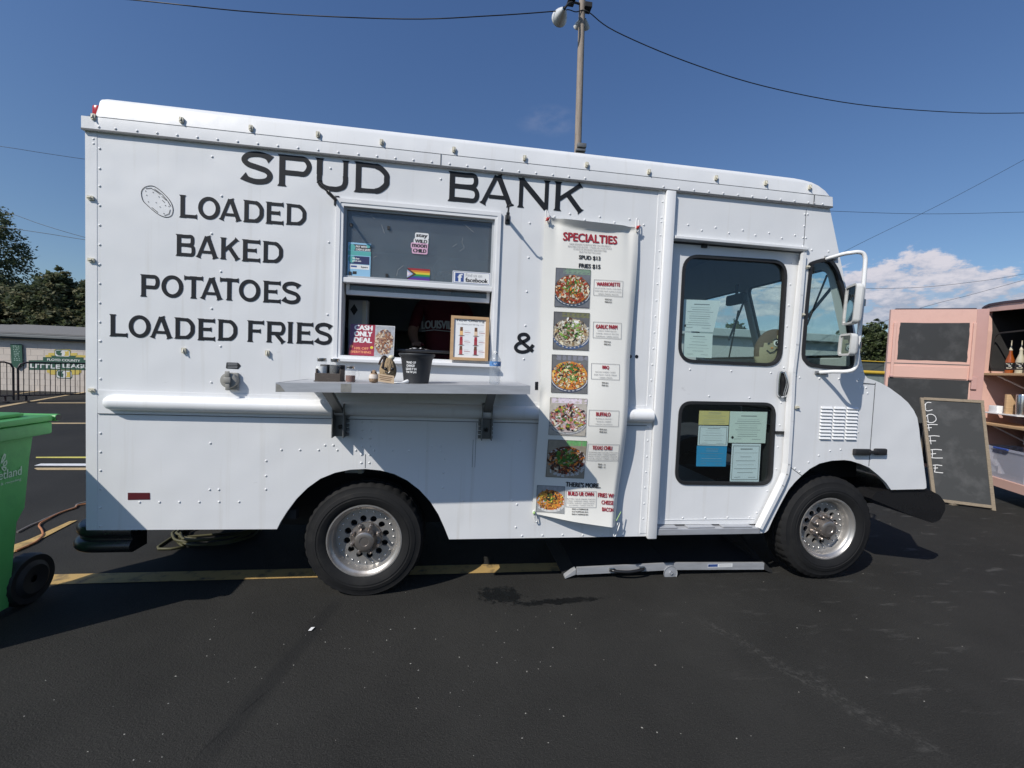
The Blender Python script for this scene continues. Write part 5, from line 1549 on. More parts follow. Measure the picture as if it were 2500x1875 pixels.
def ban_uv(u, v):
    """u across 0..1, v down 0..1 -> point"""
    zl = TL_ + (BL_ - TL_) * v; zr = TR_ + (BR_ - TR_) * v
    xl, xr = lerp_tab(LT, zl), lerp_tab(RTB, zr)
    sag = math.sin(math.pi * u) ** .8
    z = zl + (zr - zl) * u + (-.012 * sag if v < .12 else 0) * (1 - v / .12 if v < .12 else 0)
    x = xl + (xr - xl) * u
    rl = math.exp(-((zl - RAILZ) / (.42 if zl > RAILZ else .34)) ** 2)
    amp = .012 + .024 * min(1, v / .22) + .020 * max(0, v - .2) + (.035 * ((v - .82) / .18) ** 2 if v > .82 else 0)
    s = math.sin(min(u / .90, 1) * math.pi / 2) ** 1.2
    if u > .93: s *= 1 - .55 * ((u - .93) / .07) ** 1.3
    y = -.014 - amp * s - .052 * rl - .006 * math.sin(u * 9 + v * 4) * (.3 + v) * .5
    # gathers near the two upper ties, a dent at the left
    y += .012 * math.exp(-((u - .12) / .05) ** 2) * math.exp(-v * 16) + .012 * math.exp(-((u - .90) / .05) ** 2) * math.exp(-v * 14)
    y += .010 * math.exp(-((u - .03) / .05) ** 2 - ((v - .60) / .03) ** 2)
    # upper hem leans out over a hollow
    dz = .052 * sag
    frac = v * (TL_ - BL_) / max(dz, .004)
    if frac < 1: y -= .040 * sag * (1 - frac)
    return x, y, z
NU, NV = 60, 190
vv = [0, .006, .012, .018, .024, .030] + [.03 + .97 * (j / (NV - 5)) for j in range(1, NV - 4)]
vs = [ban_uv(i / NU, v) for v in vv for i in range(NU + 1)]
nv = len(vv)
fs = [(j * (NU + 1) + i, j * (NU + 1) + i + 1, (j + 1) * (NU + 1) + i + 1, (j + 1) * (NU + 1) + i) for j in range(nv - 1) for i in range(NU)]
banner = thing('menu_banner', 'tall white vinyl SPECIALTIES menu banner hanging on the truck side', 'banner', (.9, -.03, BL_))
MB().add(vs, fs).build('banner_sheet', VINYLB, banner, smooth=60)
def ban_at(X, Z, lift=0.0):
    u, v = .5, .5
    for _ in range(5):
        zl = TL_ + (BL_ - TL_) * v; zr = TR_ + (BR_ - TR_) * v
        xl, xr = lerp_tab(LT, zl), lerp_tab(RTB, zr)
        u = max(0, min(1, (X - xl) / (xr - xl)))
        top, bot = TL_ + (TR_ - TL_) * u, BL_ + (BR_ - BL_) * u
        v = max(0, min(1, (top - Z) / (top - bot)))
    x, y, z = ban_uv(u, v)
    return X, y - lift, Z
def BP(z, x, y):
    Y = -.05
    for _ in range(3):
        X, Z = W(z, x, y, Y); Y = ban_at(X, Z)[1]
    return X, Z
bfn = lambda u, v, h: ban_at(u, v, .0030 + h)
def bbox_(z, tl, br):
    a, c = BP(z, *tl), BP(z, *br); return a[0], c[1], c[0], a[1]
pr = Print(bfn)
def skewtext(z, s, tl, tr, hpx, m, bold=0.0):
    """line of print from its left end to its right end (top corners), hpx tall at the left"""
    a, c, d = BP(z, *tl), BP(z, *tr), BP(z, tl[0], tl[1] + hpx)
    h_ = a[1] - d[1]; bold = bold * .7; sl = (c[1] - a[1]) / (c[0] - a[0])
    old = pr.fn
    pr.fn = lambda u, v, h: bfn(u, v + sl * (u - a[0]), h)
    pr.text(s, a[0], d[1], c[0], a[1], m, bold)
    pr.fn = old
skewtext('D', 'SPECIALTIES', (582, 388), (1015, 422), 66, PRED, .075)
for i, (s, l, r) in enumerate((('HAND BREADED HORMONE FREE CHICKEN BREAST', 630, 962), ('SEASONED AND SAUCED - LOADED ON YOUR CHOICE', 617, 972), ('OF SPUD OR SPUDBANK SEASONED FRIES', 660, 930), ('SALES TAX NOT INCLUDED', 708, 882))):
    skewtext('D', s, (l, 474 + i * 20.5 + (l - 617) * .04), (r, 474 + i * 20.5 + (r - 617) * .06), 13, PGREY)
skewtext('D', 'SPUD $13', (708, 574), (880, 586), 36, PK, .08); skewtext('D', 'FRIES $15', (708, 641), (880, 653), 38, PK, .08)
def item(z, box, title, tl, tr, hp_, lines, prices, pp_):
    x0, z0, x1, z1 = bbox_(z, *box)
    sl = (BP(z, box[1][0], box[0][1] + 12)[1] - BP(z, box[0][0], box[0][1])[1]) * .0
    pr.frame(x0, z0, x1, z1, .0022, PGREY, 4)
    skewtext(z, title, tl, tr, hp_, PRED, .07)
    n = len(lines); h_ = z1 - z0
    for i, s in enumerate(lines):
        v = z0 + h_ * (.08 + .52 * (n - 1 - i) / max(n, 1)); L_ = min(.92, .036 * len(s)) * (x1 - x0)
        pr.text(s, (x0 + x1) / 2 - L_ / 2, v, (x0 + x1) / 2 + L_ / 2, v + .0085, PGREY)
    for i, s in enumerate(prices):
        (a, t), (c, bt) = pp_
        skewtext(z, s, (a, t + i * 21), (c, t + i * 21 + 4), 13, PK, .05)
item('D', ((828, 770), (1060, 912)), 'WARRIORETTE', (850, 792), (1040, 798), 30, ['NACHO SAUCES / RANCH / SOUR CREAM /', 'SWEET BABY RAYS / BUFFALO SAUCE /', 'GREEN ONION / BACON'], ['SPUD $13', 'FRIES $15'], ((917, 925), (973, 962)))
item('D', ((822, 1112), (1048, 1254)), 'GARLIC PARM', (845, 1135), (1017, 1141), 32, ['GARLIC PARM SAUCE /', 'CHEESE / RANCH / BACON', 'PARMESAN / GREEN ONION'], ['SPUD $13', 'FRIES $15'], ((910, 1268), (963, 1305)))
item('E', ((806, 120), (1034, 258)), 'BBQ', (897, 140), (950, 143), 30, ['NACHO CHEESE / SWEET', 'BABY RAYS / SOUR CREAM', '/ GREEN ONION'], ['SPUD $13', 'FRIES $15'], ((892, 273), (943, 310)))
item('E', ((788, 498), (1027, 634)), 'BUFFALO', (847, 517), (962, 521), 31, ['BUFFALO SAUCE /', 'RANCH / GREEN', 'ONION / JALAPENO'], ['SPUD $13', 'FRIES $15'], ((873, 650), (932, 687)))
item('E', ((780, 774), (1022, 913)), 'TEXAS CHILI', (817, 789), (975, 793), 31, ['HOMEMADE MILD COLONEL STYLE CHILI', 'GROUND BEEF / GREEN PEPPERS /', 'ONION / CORN / SHREDDED CHEDDAR', '/ SOUR CREAM / GREEN ONION'], ['SPUD - 13', 'FRIES - 15'], ((862, 933), (920, 970)))
item('E', ((602, 1152), (845, 1290)), 'BUILD UR OWN', (620, 1159), (827, 1167), 31, ['BUTTER / SOUR CREAM / NACHO', 'CHEESE / SHREDDED CHEESE / NACHO', 'CHEESE / RANCH / BACON BITS /', 'JALAPENO / GREEN ONION'], ['SPUD 1-4 TOPPINGS $9', '5-8 TOPPINGS $12', 'FRIES 4 TOPPINGS $10'], ((650, 1295), (780, 1330)))
skewtext('E', "THERE'S MORE..", (602, 1080), (882, 1094), 38, PK, .08)
skewtext('E', 'FRIES W/', (863, 1170), (988, 1178), 34, PRED, .06); skewtext('E', 'CHEESE', (890, 1230), (986, 1236), 32, PRED, .06); skewtext('E', 'BACON', (895, 1286), (986, 1292), 32, PRED, .06)
pr.build('banner_print', banner)
GRN, LGRN, REDF, CRM, BRN2, DRK, ORG2, YEL2, PINK2 = (.05, .16, .02), (.22, .36, .07), (.42, .05, .02), (.70, .62, .45), (.16, .06, .02), (.04, .025, .02), (.62, .20, .03), (.70, .45, .06), (.42, .13, .11)
PH = [('D', (520, 676), (790, 1004), 11, (.30, .10, .03), [REDF, REDF, (*GRN, .6), (*LGRN, .6), CRM, CRM, ORG2, BRN2], (.05, .07, .10), (.16, .17, .19)),
      ('D', (504, 1030), (785, 1347), 12, (.50, .42, .30), [CRM, CRM, (.80, .78, .70), (*GRN, .7), (*LGRN, .7), BRN2, DRK, (.40, .28, .14)], (.06, .10, .20), (.13, .13, .13)),
      ('E', (488, 50), (774, 369), 13, (.62, .24, .04), [ORG2, YEL2, (*DRK, .7), (*GRN, .7), (*LGRN, .7), CRM, REDF, (.75, .55, .25)], (.05, .06, .10), (.15, .15, .15)),
      ('E', (474, 398), (760, 713), 14, (.52, .44, .42), [PINK2, PINK2, (.60, .30, .28), (*GRN, .8), (.35, .30, .03), CRM, DRK, (.72, .70, .70)], (.25, .25, .26), (.48, .44, .38)),
      ('E', (459, 738), (746, 1055), 15, (.16, .05, .02), [BRN2, DRK, ORG2, (*GRN, .6), (*GRN, .6), (*LGRN, .6), (.30, .06, .03), (.60, .50, .35)], (.50, .50, .50), (.30, .26, .20)),
      ('E', (368, 1108), (586, 1338), 16, (.55, .17, .03), [ORG2, ORG2, (.70, .30, .05), (*DRK, .5), (*GRN, .5), BRN2, YEL2], (.62, .62, .60), (.33, .34, .34))]
for z, tl, br, sd, base, bits, plt, bgc in PH:
    x0, z0, x1, z1 = bbox_(z, tl, br)
    pr = Print(lambda u, v, h: ban_at(u, v, .0026 + h * .8))
    food(pr, x0, z0, x1, z1, sd, base, bits, plt, bgc, 85)
    pr.frame(x0, z0, x1, z1, .0015, PK, 3)
    pr.build('food_photo', banner)
# ties: white clips and coloured cords
def clip_(z, a, c, Y, col, name='banner_clip'):
    p, q = W3(z, *a, Y), W3(z, *c, Y)
    d = (q - p).normalized(); s = Vector((0, 1, 0)).cross(d).normalized() * .008
    loop = [p + s, q + s, q + d * .010, q - s, p - s, p - d * .010]
    MB().tube(smooth_path(loop, 4, True), .0038, 6, closed=True).build(name, PW, banner, smooth=60)
clip_('D', (448, 225), (462, 300), -.02, 0); clip_('D', (1182, 290), (1180, 370), -.03, 0)
clip_('E', (345, 1330), (360, 1395), -.02, 0); clip_('E', (1028, 1428), (998, 1512), -.05, 0)
b = MB()
for q in ((455, 282), (1186, 348)):
    p = W3('D', *q, -.035); b.sphere(p, .011, 8, 6); b.tube([p + Vector((-.012, 0, -.012)), p, p + Vector((.014, -.004, .012))], .004, 6)
b.build('red_cord', M('red_cord', (.45, .03, .03), .7, var=.1), banner, smooth=60)
GC = M('pale_green_cord', (.38, .55, .22), .6, var=.1)
b = MB()
p = W3('E', 345, 1335, -.025); b.sphere(p, .010, 8, 6)
b.tube([W3('E', 1010, 1400, -.07), W3('E', 1048, 1325, -.05)], .003, 6)
b.build('green_cord', GC, banner, smooth=60)

# ------------------------------------------------------------------ papers taped inside the cab door glass
def paper(lab, z, quad, Y, col, border=False, lines=7, bend=.0, seal=False):
    p = [W3(z, *q, Y) for q in quad]
    m_ = M('paper_' + lab.split()[0], col, .7, var=.05)
    c = sum(p, Vector()) / 4
    t = thing('permit_paper', lab, 'paper', c, 'papers taped inside the cab door windows')
    def fn(u, v, h):
        q = p[3].lerp(p[2], u).lerp(p[0].lerp(p[1], u), v)
        return q + Vector((0, -h - bend * math.sin(math.pi * u * v), 0))
    nb_ = 8
    vs = [fn(i / nb_, j / nb_, 0) for j in range(nb_ + 1) for i in range(nb_ + 1)] + [fn(i / nb_, j / nb_, -.0012) for j in range(nb_ + 1) for i in range(nb_ + 1)]
    k = (nb_ + 1) ** 2
    fs = [(j * 9 + i, j * 9 + i + 1, (j + 1) * 9 + i + 1, (j + 1) * 9 + i) for j in range(nb_) for i in range(nb_)]
    fs += [tuple(q + k for q in reversed(f)) for f in fs]
    MB().add(vs, fs).build('sheet', m_, t, recalc=False)
    pr = Print(fn); rd = random.Random(len(lab))
    if border: pr.frame(.04, .05, .96, .95, .018, PGREY)
    pr.stroke([(.3, .86), (.72, .86)], .028, PGREY)
    for i in range(lines):
        v = .76 - i * .62 / lines; w_ = rd.uniform(.18, .40)
        pr.stroke([(.5 - w_, v), (.5 + w_, v)], .012, PGREY if i % 3 else PLGREY)
    pr.stroke([(.14, .12), (.34, .13)], .012, PGREY); pr.stroke([(.62, .12), (.86, .12)], .012, PGREY)
    if seal: pr.poly(circ(.10, .17, .035, 12, .045), PK)
    pr.build('print', t)
YG = .064
paper('white permit sheet with a black triangle in the upper door window', 'F', [(226, 932), (531, 942), (468, 1198), (210, 1187)], YG, (.86, .87, .87), False, 9, .0, True)
paper('plain form taped under the permit in the upper door window', 'F', [(238, 1200), (465, 1210), (456, 1408), (222, 1396)], YG, (.84, .86, .84), False, 5)
paper('yellow certificate at top left in the lower door window', 'G', [(357, 340), (603, 345), (594, 457), (350, 454)], YG, (.82, .64, .26), False, 5)
paper('bordered white certificate between the yellow and the blue sheets', 'G', [(352, 462), (593, 465), (583, 627), (342, 621)], YG, (.84, .85, .87), True, 5)
paper('bright blue permit sheet under the bordered certificate', 'G', [(337, 625), (580, 630), (570, 793), (330, 791)], YG, (.05, .33, .62), False, 5)
paper('pale green permit sheet at top right in the lower door window', 'G', [(606, 346), (908, 351), (890, 604), (592, 600)], YG, (.80, .83, .76), False, 9, 0, True)
paper('tall creased white sheet under the pale green permit', 'G', [(622, 607), (855, 609), (838, 916), (603, 918)], YG, (.85, .85, .89), True, 6)

# ------------------------------------------------------------------ potato cushion with a drawn face in the cab
SPUD = M('tan_cushion_cloth', (.36, .31, .20), .9, var=.12, bump=.3, bscale=120); SPUDB = M('brown_cushion_cloth', (.10, .065, .04), .9, var=.15, bump=.3, bscale=120)
xc, zc_ = W('F', 965, 1365, .30); rx = abs(xc - W('F', 802, 1365, .30)[0]); rz = abs(W('F', 965, 1172, .30)[1] - zc_)
cu = thing('potato_cushion', 'round tan and brown cushion with a drawn smiling face in the cab window', 'cushion', (xc, .30, zc_ - rz))
cc = Vector((xc, .30, zc_))
def cush(u, v, h):
    d = 1 - min(.98, (u / rx) ** 2 + (v / rz) ** 2)
    return cc + Vector((u, -.07 * math.sqrt(max(d, 0)) - h, v))
vs = []; n_ = 28
b = MB(); pts_ = []
for i in range(17):
    th = math.pi * i / 16
    for j in range(n_):
        a = 2 * math.pi * j / n_
        u, v, y = rx * math.sin(th) * math.cos(a), rz * math.cos(th), .07 * math.sin(th) * math.sin(a)
        pts_.append(cc + Vector((u, y, v)))
b.add(pts_, [(i * n_ + j, (i + 1) * n_ + j, (i + 1) * n_ + (j + 1) % n_, i * n_ + (j + 1) % n_) for i in range(16) for j in range(n_)])
ob = b.build('cushion_body', [SPUD, SPUDB], cu, smooth=60)
for f in ob.data.polygons:
    c = f.center - cc
    if c.z / rz * .72 - c.x / rx * .69 > .60 + .10 * math.sin(c.z * 30): f.material_index = 1
pr = Print(lambda u, v, h: cush(u, v, .005 + h))
pr.poly(circ(-rx * .24, rz * .38, rx * .14, 14, rz * .13), PW); pr.poly(circ(-rx * .22, rz * .37, rx * .09, 12, rz * .10), PK); pr.poly(circ(-rx * .19, rz * .41, rx * .03, 8), PW)
pr.stroke([(-rx * .40, rz * .50), (-rx * .25, rz * .56), (-rx * .08, rz * .52)], .007, PK)
pr.stroke([(-rx * .66, rz * .08), (-rx * .52, -rz * .03), (-rx * .36, rz * .02), (-rx * .22, rz * .16)], .009, PK)
pr.stroke([(-rx * .62, rz * .34), (-rx * .52, rz * .38)], .010, PK); pr.poly(circ(-rx * .45, rz * .18, rx * .05, 10, rz * .03), PORG)
pr.build('drawn_face', cu)
# ------------------------------------------------------------------ asphalt lot
def asphalt_mat():
    m = bpy.data.materials.new('sealed_asphalt'); m.use_nodes = True
    t = m.node_tree; n = t.nodes; L = t.links.new; p = n['Principled BSDF']
    co = n.new('ShaderNodeTexCoord')
    def nz(scale, det, rough=.5, stretch=(1, 1, 1), dist=0):
        mp = n.new('ShaderNodeMapping'); mp.inputs['Scale'].default_value = stretch; L(co.outputs['Object'], mp.inputs['Vector'])
        z = n.new('ShaderNodeTexNoise'); z.inputs['Scale'].default_value = scale; z.inputs['Detail'].default_value = det; z.inputs['Roughness'].default_value = rough; z.inputs['Distortion'].default_value = dist
        L(mp.outputs[0], z.inputs['Vector']); return z.outputs['Fac']
    def rng(v, a, b, c, d):
        r = n.new('ShaderNodeMapRange')
        for k, x in zip(('From Min', 'From Max', 'To Min', 'To Max'), (a, b, c, d)): r.inputs[k].default_value = x
        L(v, r.inputs['Value']); return r.outputs[0]
    def mixc(f, a, b):
        x = n.new('ShaderNodeMix'); x.data_type = 'RGBA'
        if isinstance(f, float): x.inputs['Factor'].default_value = f
        else: L(f, x.inputs['Factor'])
        for s, k in ((a, 'A'), (b, 'B')):
            if isinstance(s, tuple): x.inputs[k].default_value = s
            else: L(s, x.inputs[k])
        return x.outputs['Result']
    def ma(op, a, b):
        x = n.new('ShaderNodeMath'); x.operation = op
        for s, i in ((a, 0), (b, 1)):
            if isinstance(s, (int, float)): x.inputs[i].default_value = s
            else: L(s, x.inputs[i])
        return x.outputs[0]
    c = mixc(rng(nz(.9, 8, .62), .34, .66, 0, 1), (.0165, .0162, .0150, 1), (.0295, .0287, .0262, 1))
    grain = nz(190, 3, .6)
    c = mixc(rng(grain, .46, .74, 0, .8), c, (.060, .058, .053, 1))
    # sparse pale chips of stone
    v = n.new('ShaderNodeTexVoronoi'); v.inputs['Scale'].default_value = 34; L(co.outputs['Object'], v.inputs['Vector'])
    chip = ma('MULTIPLY', rng(v.outputs['Distance'], .035, .075, 1, 0), rng(nz(1.3, 3), .50, .68, 0, .55))
    c = mixc(chip, c, (.20, .19, .17, 1))
    # dusty scrapes towards the right-hand side
    sep_ = n.new('ShaderNodeSeparateXYZ'); L(co.outputs['Object'], sep_.inputs[0])
    side = rng(sep_.outputs['X'], 1.0, 3.2, 0, 1)
    sc_ = ma('MULTIPLY', rng(nz(5.5, 9, .7, (.5, 2.2, 1), .3), .58, .74, 0, .55), side)
    c = mixc(sc_, c, (.15, .145, .135, 1))
    dust = rng(nz(9, 9, .75), .64, .8, 0, .22)
    c = mixc(dust, c, (.12, .115, .105, 1))
    # long scrape running away to the lower right
    def line(x0, y0, x1, y1, w, wob_):
        dx, dy = x1 - x0, y1 - y0; ln = math.hypot(dx, dy); ux, uy = dx / ln, dy / ln
        q = ma('ADD', ma('MULTIPLY', sep_.outputs['X'], -uy), ma('MULTIPLY', sep_.outputs['Y'], ux))
        d = ma('SUBTRACT', q, -uy * x0 + ux * y0)
        d = ma('ADD', d, ma('MULTIPLY', ma('SUBTRACT', nz(3.0, 5), .5), wob_))
        al = ma('ADD', ma('MULTIPLY', sep_.outputs['X'], ux), ma('MULTIPLY', sep_.outputs['Y'], uy)); a0 = ux * x0 + uy * y0
        on = ma('MULTIPLY', rng(al, a0 - .03, a0 + .12, 0, 1), rng(al, a0 + ln - .2, a0 + ln, 1, 0))
        return ma('MULTIPLY', rng(ma('ABSOLUTE', d, 0), w * .4, w, 1, 0), on)
    p0, p1 = G('d', 1500, 1330), G('d', 2120, 1680)
    s1 = ma('MULTIPLY', line(*p0, *p1, .06, .30), rng(nz(34, 7, .75), .48, .66, 0, .38))
    c = mixc(s1, c, (.13, .125, .115, 1))
    # darker seal band and the crack beside it
    p0, p1 = G('d', 735, 1290), G('d', 400, 1700)
    band = ma('MULTIPLY', line(*p0, *p1, .06, .05), .55)
    c = mixc(band, c, (.016, .016, .016, 1))
    p0b, p1b = G('d', 640, 1435), G('d', 405, 1655)
    crack = ma('MULTIPLY', line(*p0b, *p1b, .006, .05), rng(nz(6, 4), .42, .55, 0, .9))
    c = mixc(crack, c, (.006, .006, .006, 1))
    # wet patch that ran out from under the truck
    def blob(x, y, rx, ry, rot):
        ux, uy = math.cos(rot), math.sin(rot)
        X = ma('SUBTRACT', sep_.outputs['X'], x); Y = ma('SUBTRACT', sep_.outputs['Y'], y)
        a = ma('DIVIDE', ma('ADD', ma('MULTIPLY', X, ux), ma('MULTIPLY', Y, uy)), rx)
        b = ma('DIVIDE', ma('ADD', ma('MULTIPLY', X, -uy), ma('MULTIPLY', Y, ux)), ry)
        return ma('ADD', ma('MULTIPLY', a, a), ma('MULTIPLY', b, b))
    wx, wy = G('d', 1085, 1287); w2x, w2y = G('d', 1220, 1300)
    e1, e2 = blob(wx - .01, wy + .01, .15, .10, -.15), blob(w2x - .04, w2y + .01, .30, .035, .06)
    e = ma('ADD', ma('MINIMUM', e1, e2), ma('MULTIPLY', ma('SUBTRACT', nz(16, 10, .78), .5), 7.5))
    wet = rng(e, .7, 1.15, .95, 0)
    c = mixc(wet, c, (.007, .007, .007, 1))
    L(c, p.inputs['Base Color'])
    L(ma('SUBTRACT', rng(grain, .3, .7, .72, .92), ma('MULTIPLY', wet, .35)), p.inputs['Roughness'])
    p.inputs['Specular IOR Level'].default_value = .18
    b1 = n.new('ShaderNodeBump'); b1.inputs['Strength'].default_value = .75; b1.inputs['Distance'].default_value = .006
    L(ma('ADD', nz(150, 4, .6), ma('MULTIPLY', nz(60, 4), .8)), b1.inputs['Height'])
    b2 = n.new('ShaderNodeBump'); b2.inputs['Strength'].default_value = .25; b2.inputs['Distance'].default_value = .03
    L(nz(3, 4), b2.inputs['Height']); L(b1.outputs[0], b2.inputs['Normal']); L(b2.outputs[0], p.inputs['Normal'])
    return m
ASPHALT = asphalt_mat()
E_ = 900
b = MB(); b.quad((-60, -60, 0), (70, -60, 0), (70, 60, 0), (-60, 60, 0))
b.build('asphalt_lot', ASPHALT, None, recalc=False, kind='structure')
GRASS = M('rough_grass', (.06, .085, .03), .9, var=.4, scale=.6, bump=.5, bscale=3)
b = MB(); b.quad((-E_, -E_, -.06), (E_, -E_, -.06), (E_, E_, -.06), (-E_, E_, -.06)); b.build('ground', GRASS, None, recalc=False, kind='structure')

# painted markings
def worn_paint(name, col, wear=.5):
    m = M(name, col, .7, var=.12, scale=9, dark=(.04, .04, .038), dscale=10, damt=wear, bump=.4, bscale=190)
    return m
YELLOW = worn_paint('worn_yellow_paint', (.46, .305, .11), .9); TAN = worn_paint('faded_tan_paint', (.50, .37, .20), .6); WHITEP = worn_paint('white_line_paint', (.72, .72, .72), .3); LEMON = worn_paint('bright_yellow_paint', (.62, .55, .12), .4)
def mark(name, pts, m, h=.004):
    pts = [p if len(p) == 2 else p for p in pts]
    MB().plate(pts, (), h, h, back=False, rims=False, fn=lambda u, y, v: (u, v, y)).build(name, m, None, recalc=False, kind='structure')
def up_face(o): pass
mark('yellow_line', [(-7, .315), (1.25, .30), (1.25, .435), (-7, .46)], YELLOW)
def gl(z, *p): return [G(z, *q) for q in p]
mark('yellow_line', gl('M', (218, 1086), (218, 1042), (520, 905), (580, 897)), YELLOW, .008)
a = gl('M', (218, 1086), (218, 1042)); 
mark('yellow_line', [a[0], (a[0][0] + .02, .462), (a[1][0] - .12, .462), a[1]], YELLOW, .008)
mark('tan_line', gl('X', (690, 1196), (760, 1228), (2050, 1228), (2050, 1180), (740, 1182)), TAN)
mark('white_line', gl('X', (690, 1140), (2050, 1146), (2050, 1098), (830, 1098)), WHITEP)
mark('yellow_line', gl('X', (725, 984), (2050, 988), (2050, 954), (730, 962)), LEMON)
mark('tan_line', gl('X', (-60, 292), (2050, 290), (2050, 268), (-60, 270)), TAN)
mark('tan_line', gl('V', (700, 1538), (1800, 1538), (1800, 1524), (760, 1524)), TAN)
mark('tan_line', gl('V', (-60, 1636), (-60, 1602), (600, 1490), (1250, 1384), (1800, 1290), (1800, 1306), (1290, 1392), (640, 1506)), TAN, .008)
mark('tan_line', gl('V', (280, 1366), (740, 1302), (740, 1292), (300, 1352)), TAN)

# loose chips on the ground and the paper scrap
rd = random.Random(21); b = MB()
CHIP = M('pale_stone_chips', (.36, .345, .31), .8, var=.3, scale=30)
for i in range(230):
    if rd.random() < .65: x, y = rd.gauss(-.1, 1.1), rd.uniform(-1.75, -.1)
    else: x, y = rd.uniform(-3.5, 5.5), rd.uniform(-1.8, 2.5)
    if y > .2 and x < 3.2: continue
    s = rd.uniform(.0012, .0034) * (1.25 if rd.random() < .1 else 1); a = rd.random() * 6.28
    ex, ey = Vector((math.cos(a), math.sin(a), 0)), Vector((-math.sin(a), math.cos(a), 0)); c = Vector((x, y, 0))
    k = rd.uniform(1.0, 2.2)
    b.add([c + ex * s * k, c + ey * s, c - ex * s * k, c - ey * s, c + Vector((0, 0, s * .8))], [(0, 1, 4), (1, 2, 4), (2, 3, 4), (3, 0, 4)])
o = b.build('gravel_chips', CHIP, None); o['kind'] = 'stuff'; o['label'] = 'pale stone chips scattered over the asphalt'
gx, gy = G('d', 673, 1361)
o = MB().plate([(gx - .014, gy - .012), (gx + .004, gy - .016), (gx + .014, gy + .012), (gx - .006, gy + .016)], (), .006, .008, fn=lambda u, y, v: (u, v, y + .12 * (u - gx))).build('paper_scrap', PW, None)
tag(o, 'tiny scrap of white paper lying on the asphalt in front of the rear wheel', 'paper scrap')

# ------------------------------------------------------------------ folding aluminium ramp under the door
RP = [Vector((*G('K', 430, 478, .03), 0)), Vector((*G('K', 1245, 452, .03), 0)), Vector((*G('K', 1945, 440, .03), 0))]
ramp = thing('folding_ramp', 'folding aluminium ramp with a black handle lying on the ground below the cab door', 'ramp', ((RP[0].x + RP[2].x) / 2, .3, 0))
yf = .17
x0, x1, x2 = W('K', 500, 470, yf)[0], W('K', 1243, 420, yf)[0], W('K', 1945, 420, yf)[0]
z0, z1, z2 = max(.004, W('K', 505, 485, yf)[1]), W('K', 1243, 447, yf)[1], W('K', 1945, 444, yf)[1]
RAMP_DECK = M('black_grip_deck', (.02, .02, .021), .9, var=.3, scale=60, bump=.5, bscale=200)
def rail(xa, za, xb, zb, nm='ramp_panel'):
    h = .052
    MB().hexa([(xa, yf, za), (xa, yf + .02, za), (xa, yf + .02, za + h), (xa, yf, za + h), (xb, yf, zb), (xb, yf + .02, zb), (xb, yf + .02, zb + h), (xb, yf, zb + h)]).build('edge_rail', ALU, ramp)
    MB().hexa([(xa, yf + .021, za + .01), (xa, yf + .74, za + .05), (xa, yf + .74, za + .062), (xa, yf + .021, za + .022), (xb, yf + .021, zb + .01), (xb, yf + .74, zb + .05), (xb, yf + .74, zb + .062), (xb, yf + .021, zb + .022)]).build('deck', RAMP_DECK, ramp)
    MB().hexa([(xa, yf + .741, za + .04), (xa, yf + .76, za + .04), (xa, yf + .76, za + .10), (xa, yf + .741, za + .10), (xb, yf + .741, zb + .04), (xb, yf + .76, zb + .04), (xb, yf + .76, zb + .10), (xb, yf + .741, zb + .10)]).build('back_rail', DARK, ramp)
rail(x0, z0, x1 - .002, z1); rail(x1 + .002, z1, x2, z2)
MB().hexa([(x2, yf, z2), (x2, yf + .75, z2), (x2, yf + .75, z2 + .06), (x2, yf, z2 + .06), (x2 + .07, yf, .004), (x2 + .07, yf + .75, .004), (x2 + .07, yf + .75, .02), (x2 + .07, yf, .025)]).build('end_plate', RAMP_DECK, ramp)
MB().hexa([(x0 - .09, yf + .06, .006), (x0 - .09, yf + .75, .006), (x0 - .09, yf + .75, .02), (x0 - .09, yf + .06, .018), (x0 - .004, yf + .06, z0), (x0 - .004, yf + .75, z0), (x0 - .004, yf + .75, z0 + .05), (x0 - .004, yf + .06, z0 + .03)]).build('end_plate', RAMP_DECK, ramp)
MB().hexa([(x0 - .085, yf + .005, .006), (x0 - .085, yf + .055, .006), (x0 - .085, yf + .055, .018), (x0 - .085, yf + .005, .016), (x0 - .006, yf + .005, z0), (x0 - .006, yf + .055, z0), (x0 - .006, yf + .055, z0 + .04), (x0 - .006, yf + .005, z0 + .04)]).build('end_foot', ALU, ramp)
MB().bar((x2 + .02, yf + .02, .05), (x2 - .02, 1.0, .40), .02).build('side_stay', DARK, ramp)
b = MB(); b.lathe([(.055, -.006), (.055, .0), (0, -.006)], (x1 - .02, yf - .001, .028), (0, 1, 0), 24); b.lathe([(.012, -.014), (.012, -.006), (0, -.014)], (x1 - .02, yf, .034), (0, 1, 0), 10)
b.build('hinge_plate', ALU, ramp, smooth=30)
xa, xb = W('K', 760, 445, yf)[0], W('K', 1010, 430, yf)[0]; za = z0 + (z1 - z0) * (xa - x0) / (x1 - x0) + .030; zb = z0 + (z1 - z0) * (xb - x0) / (x1 - x0) + .030
MB().tube(smooth_path([(xa, yf - .004, za), (xa + .02, yf - .03, za), ((xa + xb) / 2, yf - .045, (za + zb) / 2 - .004), (xb - .02, yf - .03, zb), (xb, yf - .004, zb)], 5), .011, 8).build('handle', BLACKGLOSS, ramp, smooth=60)
b = MB()
for xx, zz in ((xa + .01, za), (xb - .01, zb)): b.box((xx - .025, yf - .016, zz - .012), (xx + .02, yf - .0005, zz + .014), .004)
b.build('handle_mount', CHROME_DULL, ramp, smooth=40)
pr = Print(lambda u, v, h: (u, yf - .0006 - h, v))
xa, xb = W('K', 1510, 415, yf)[0], W('K', 1700, 415, yf)[0]; zz = z1 + (z2 - z1) * (xa - x1) / (x2 - x1)
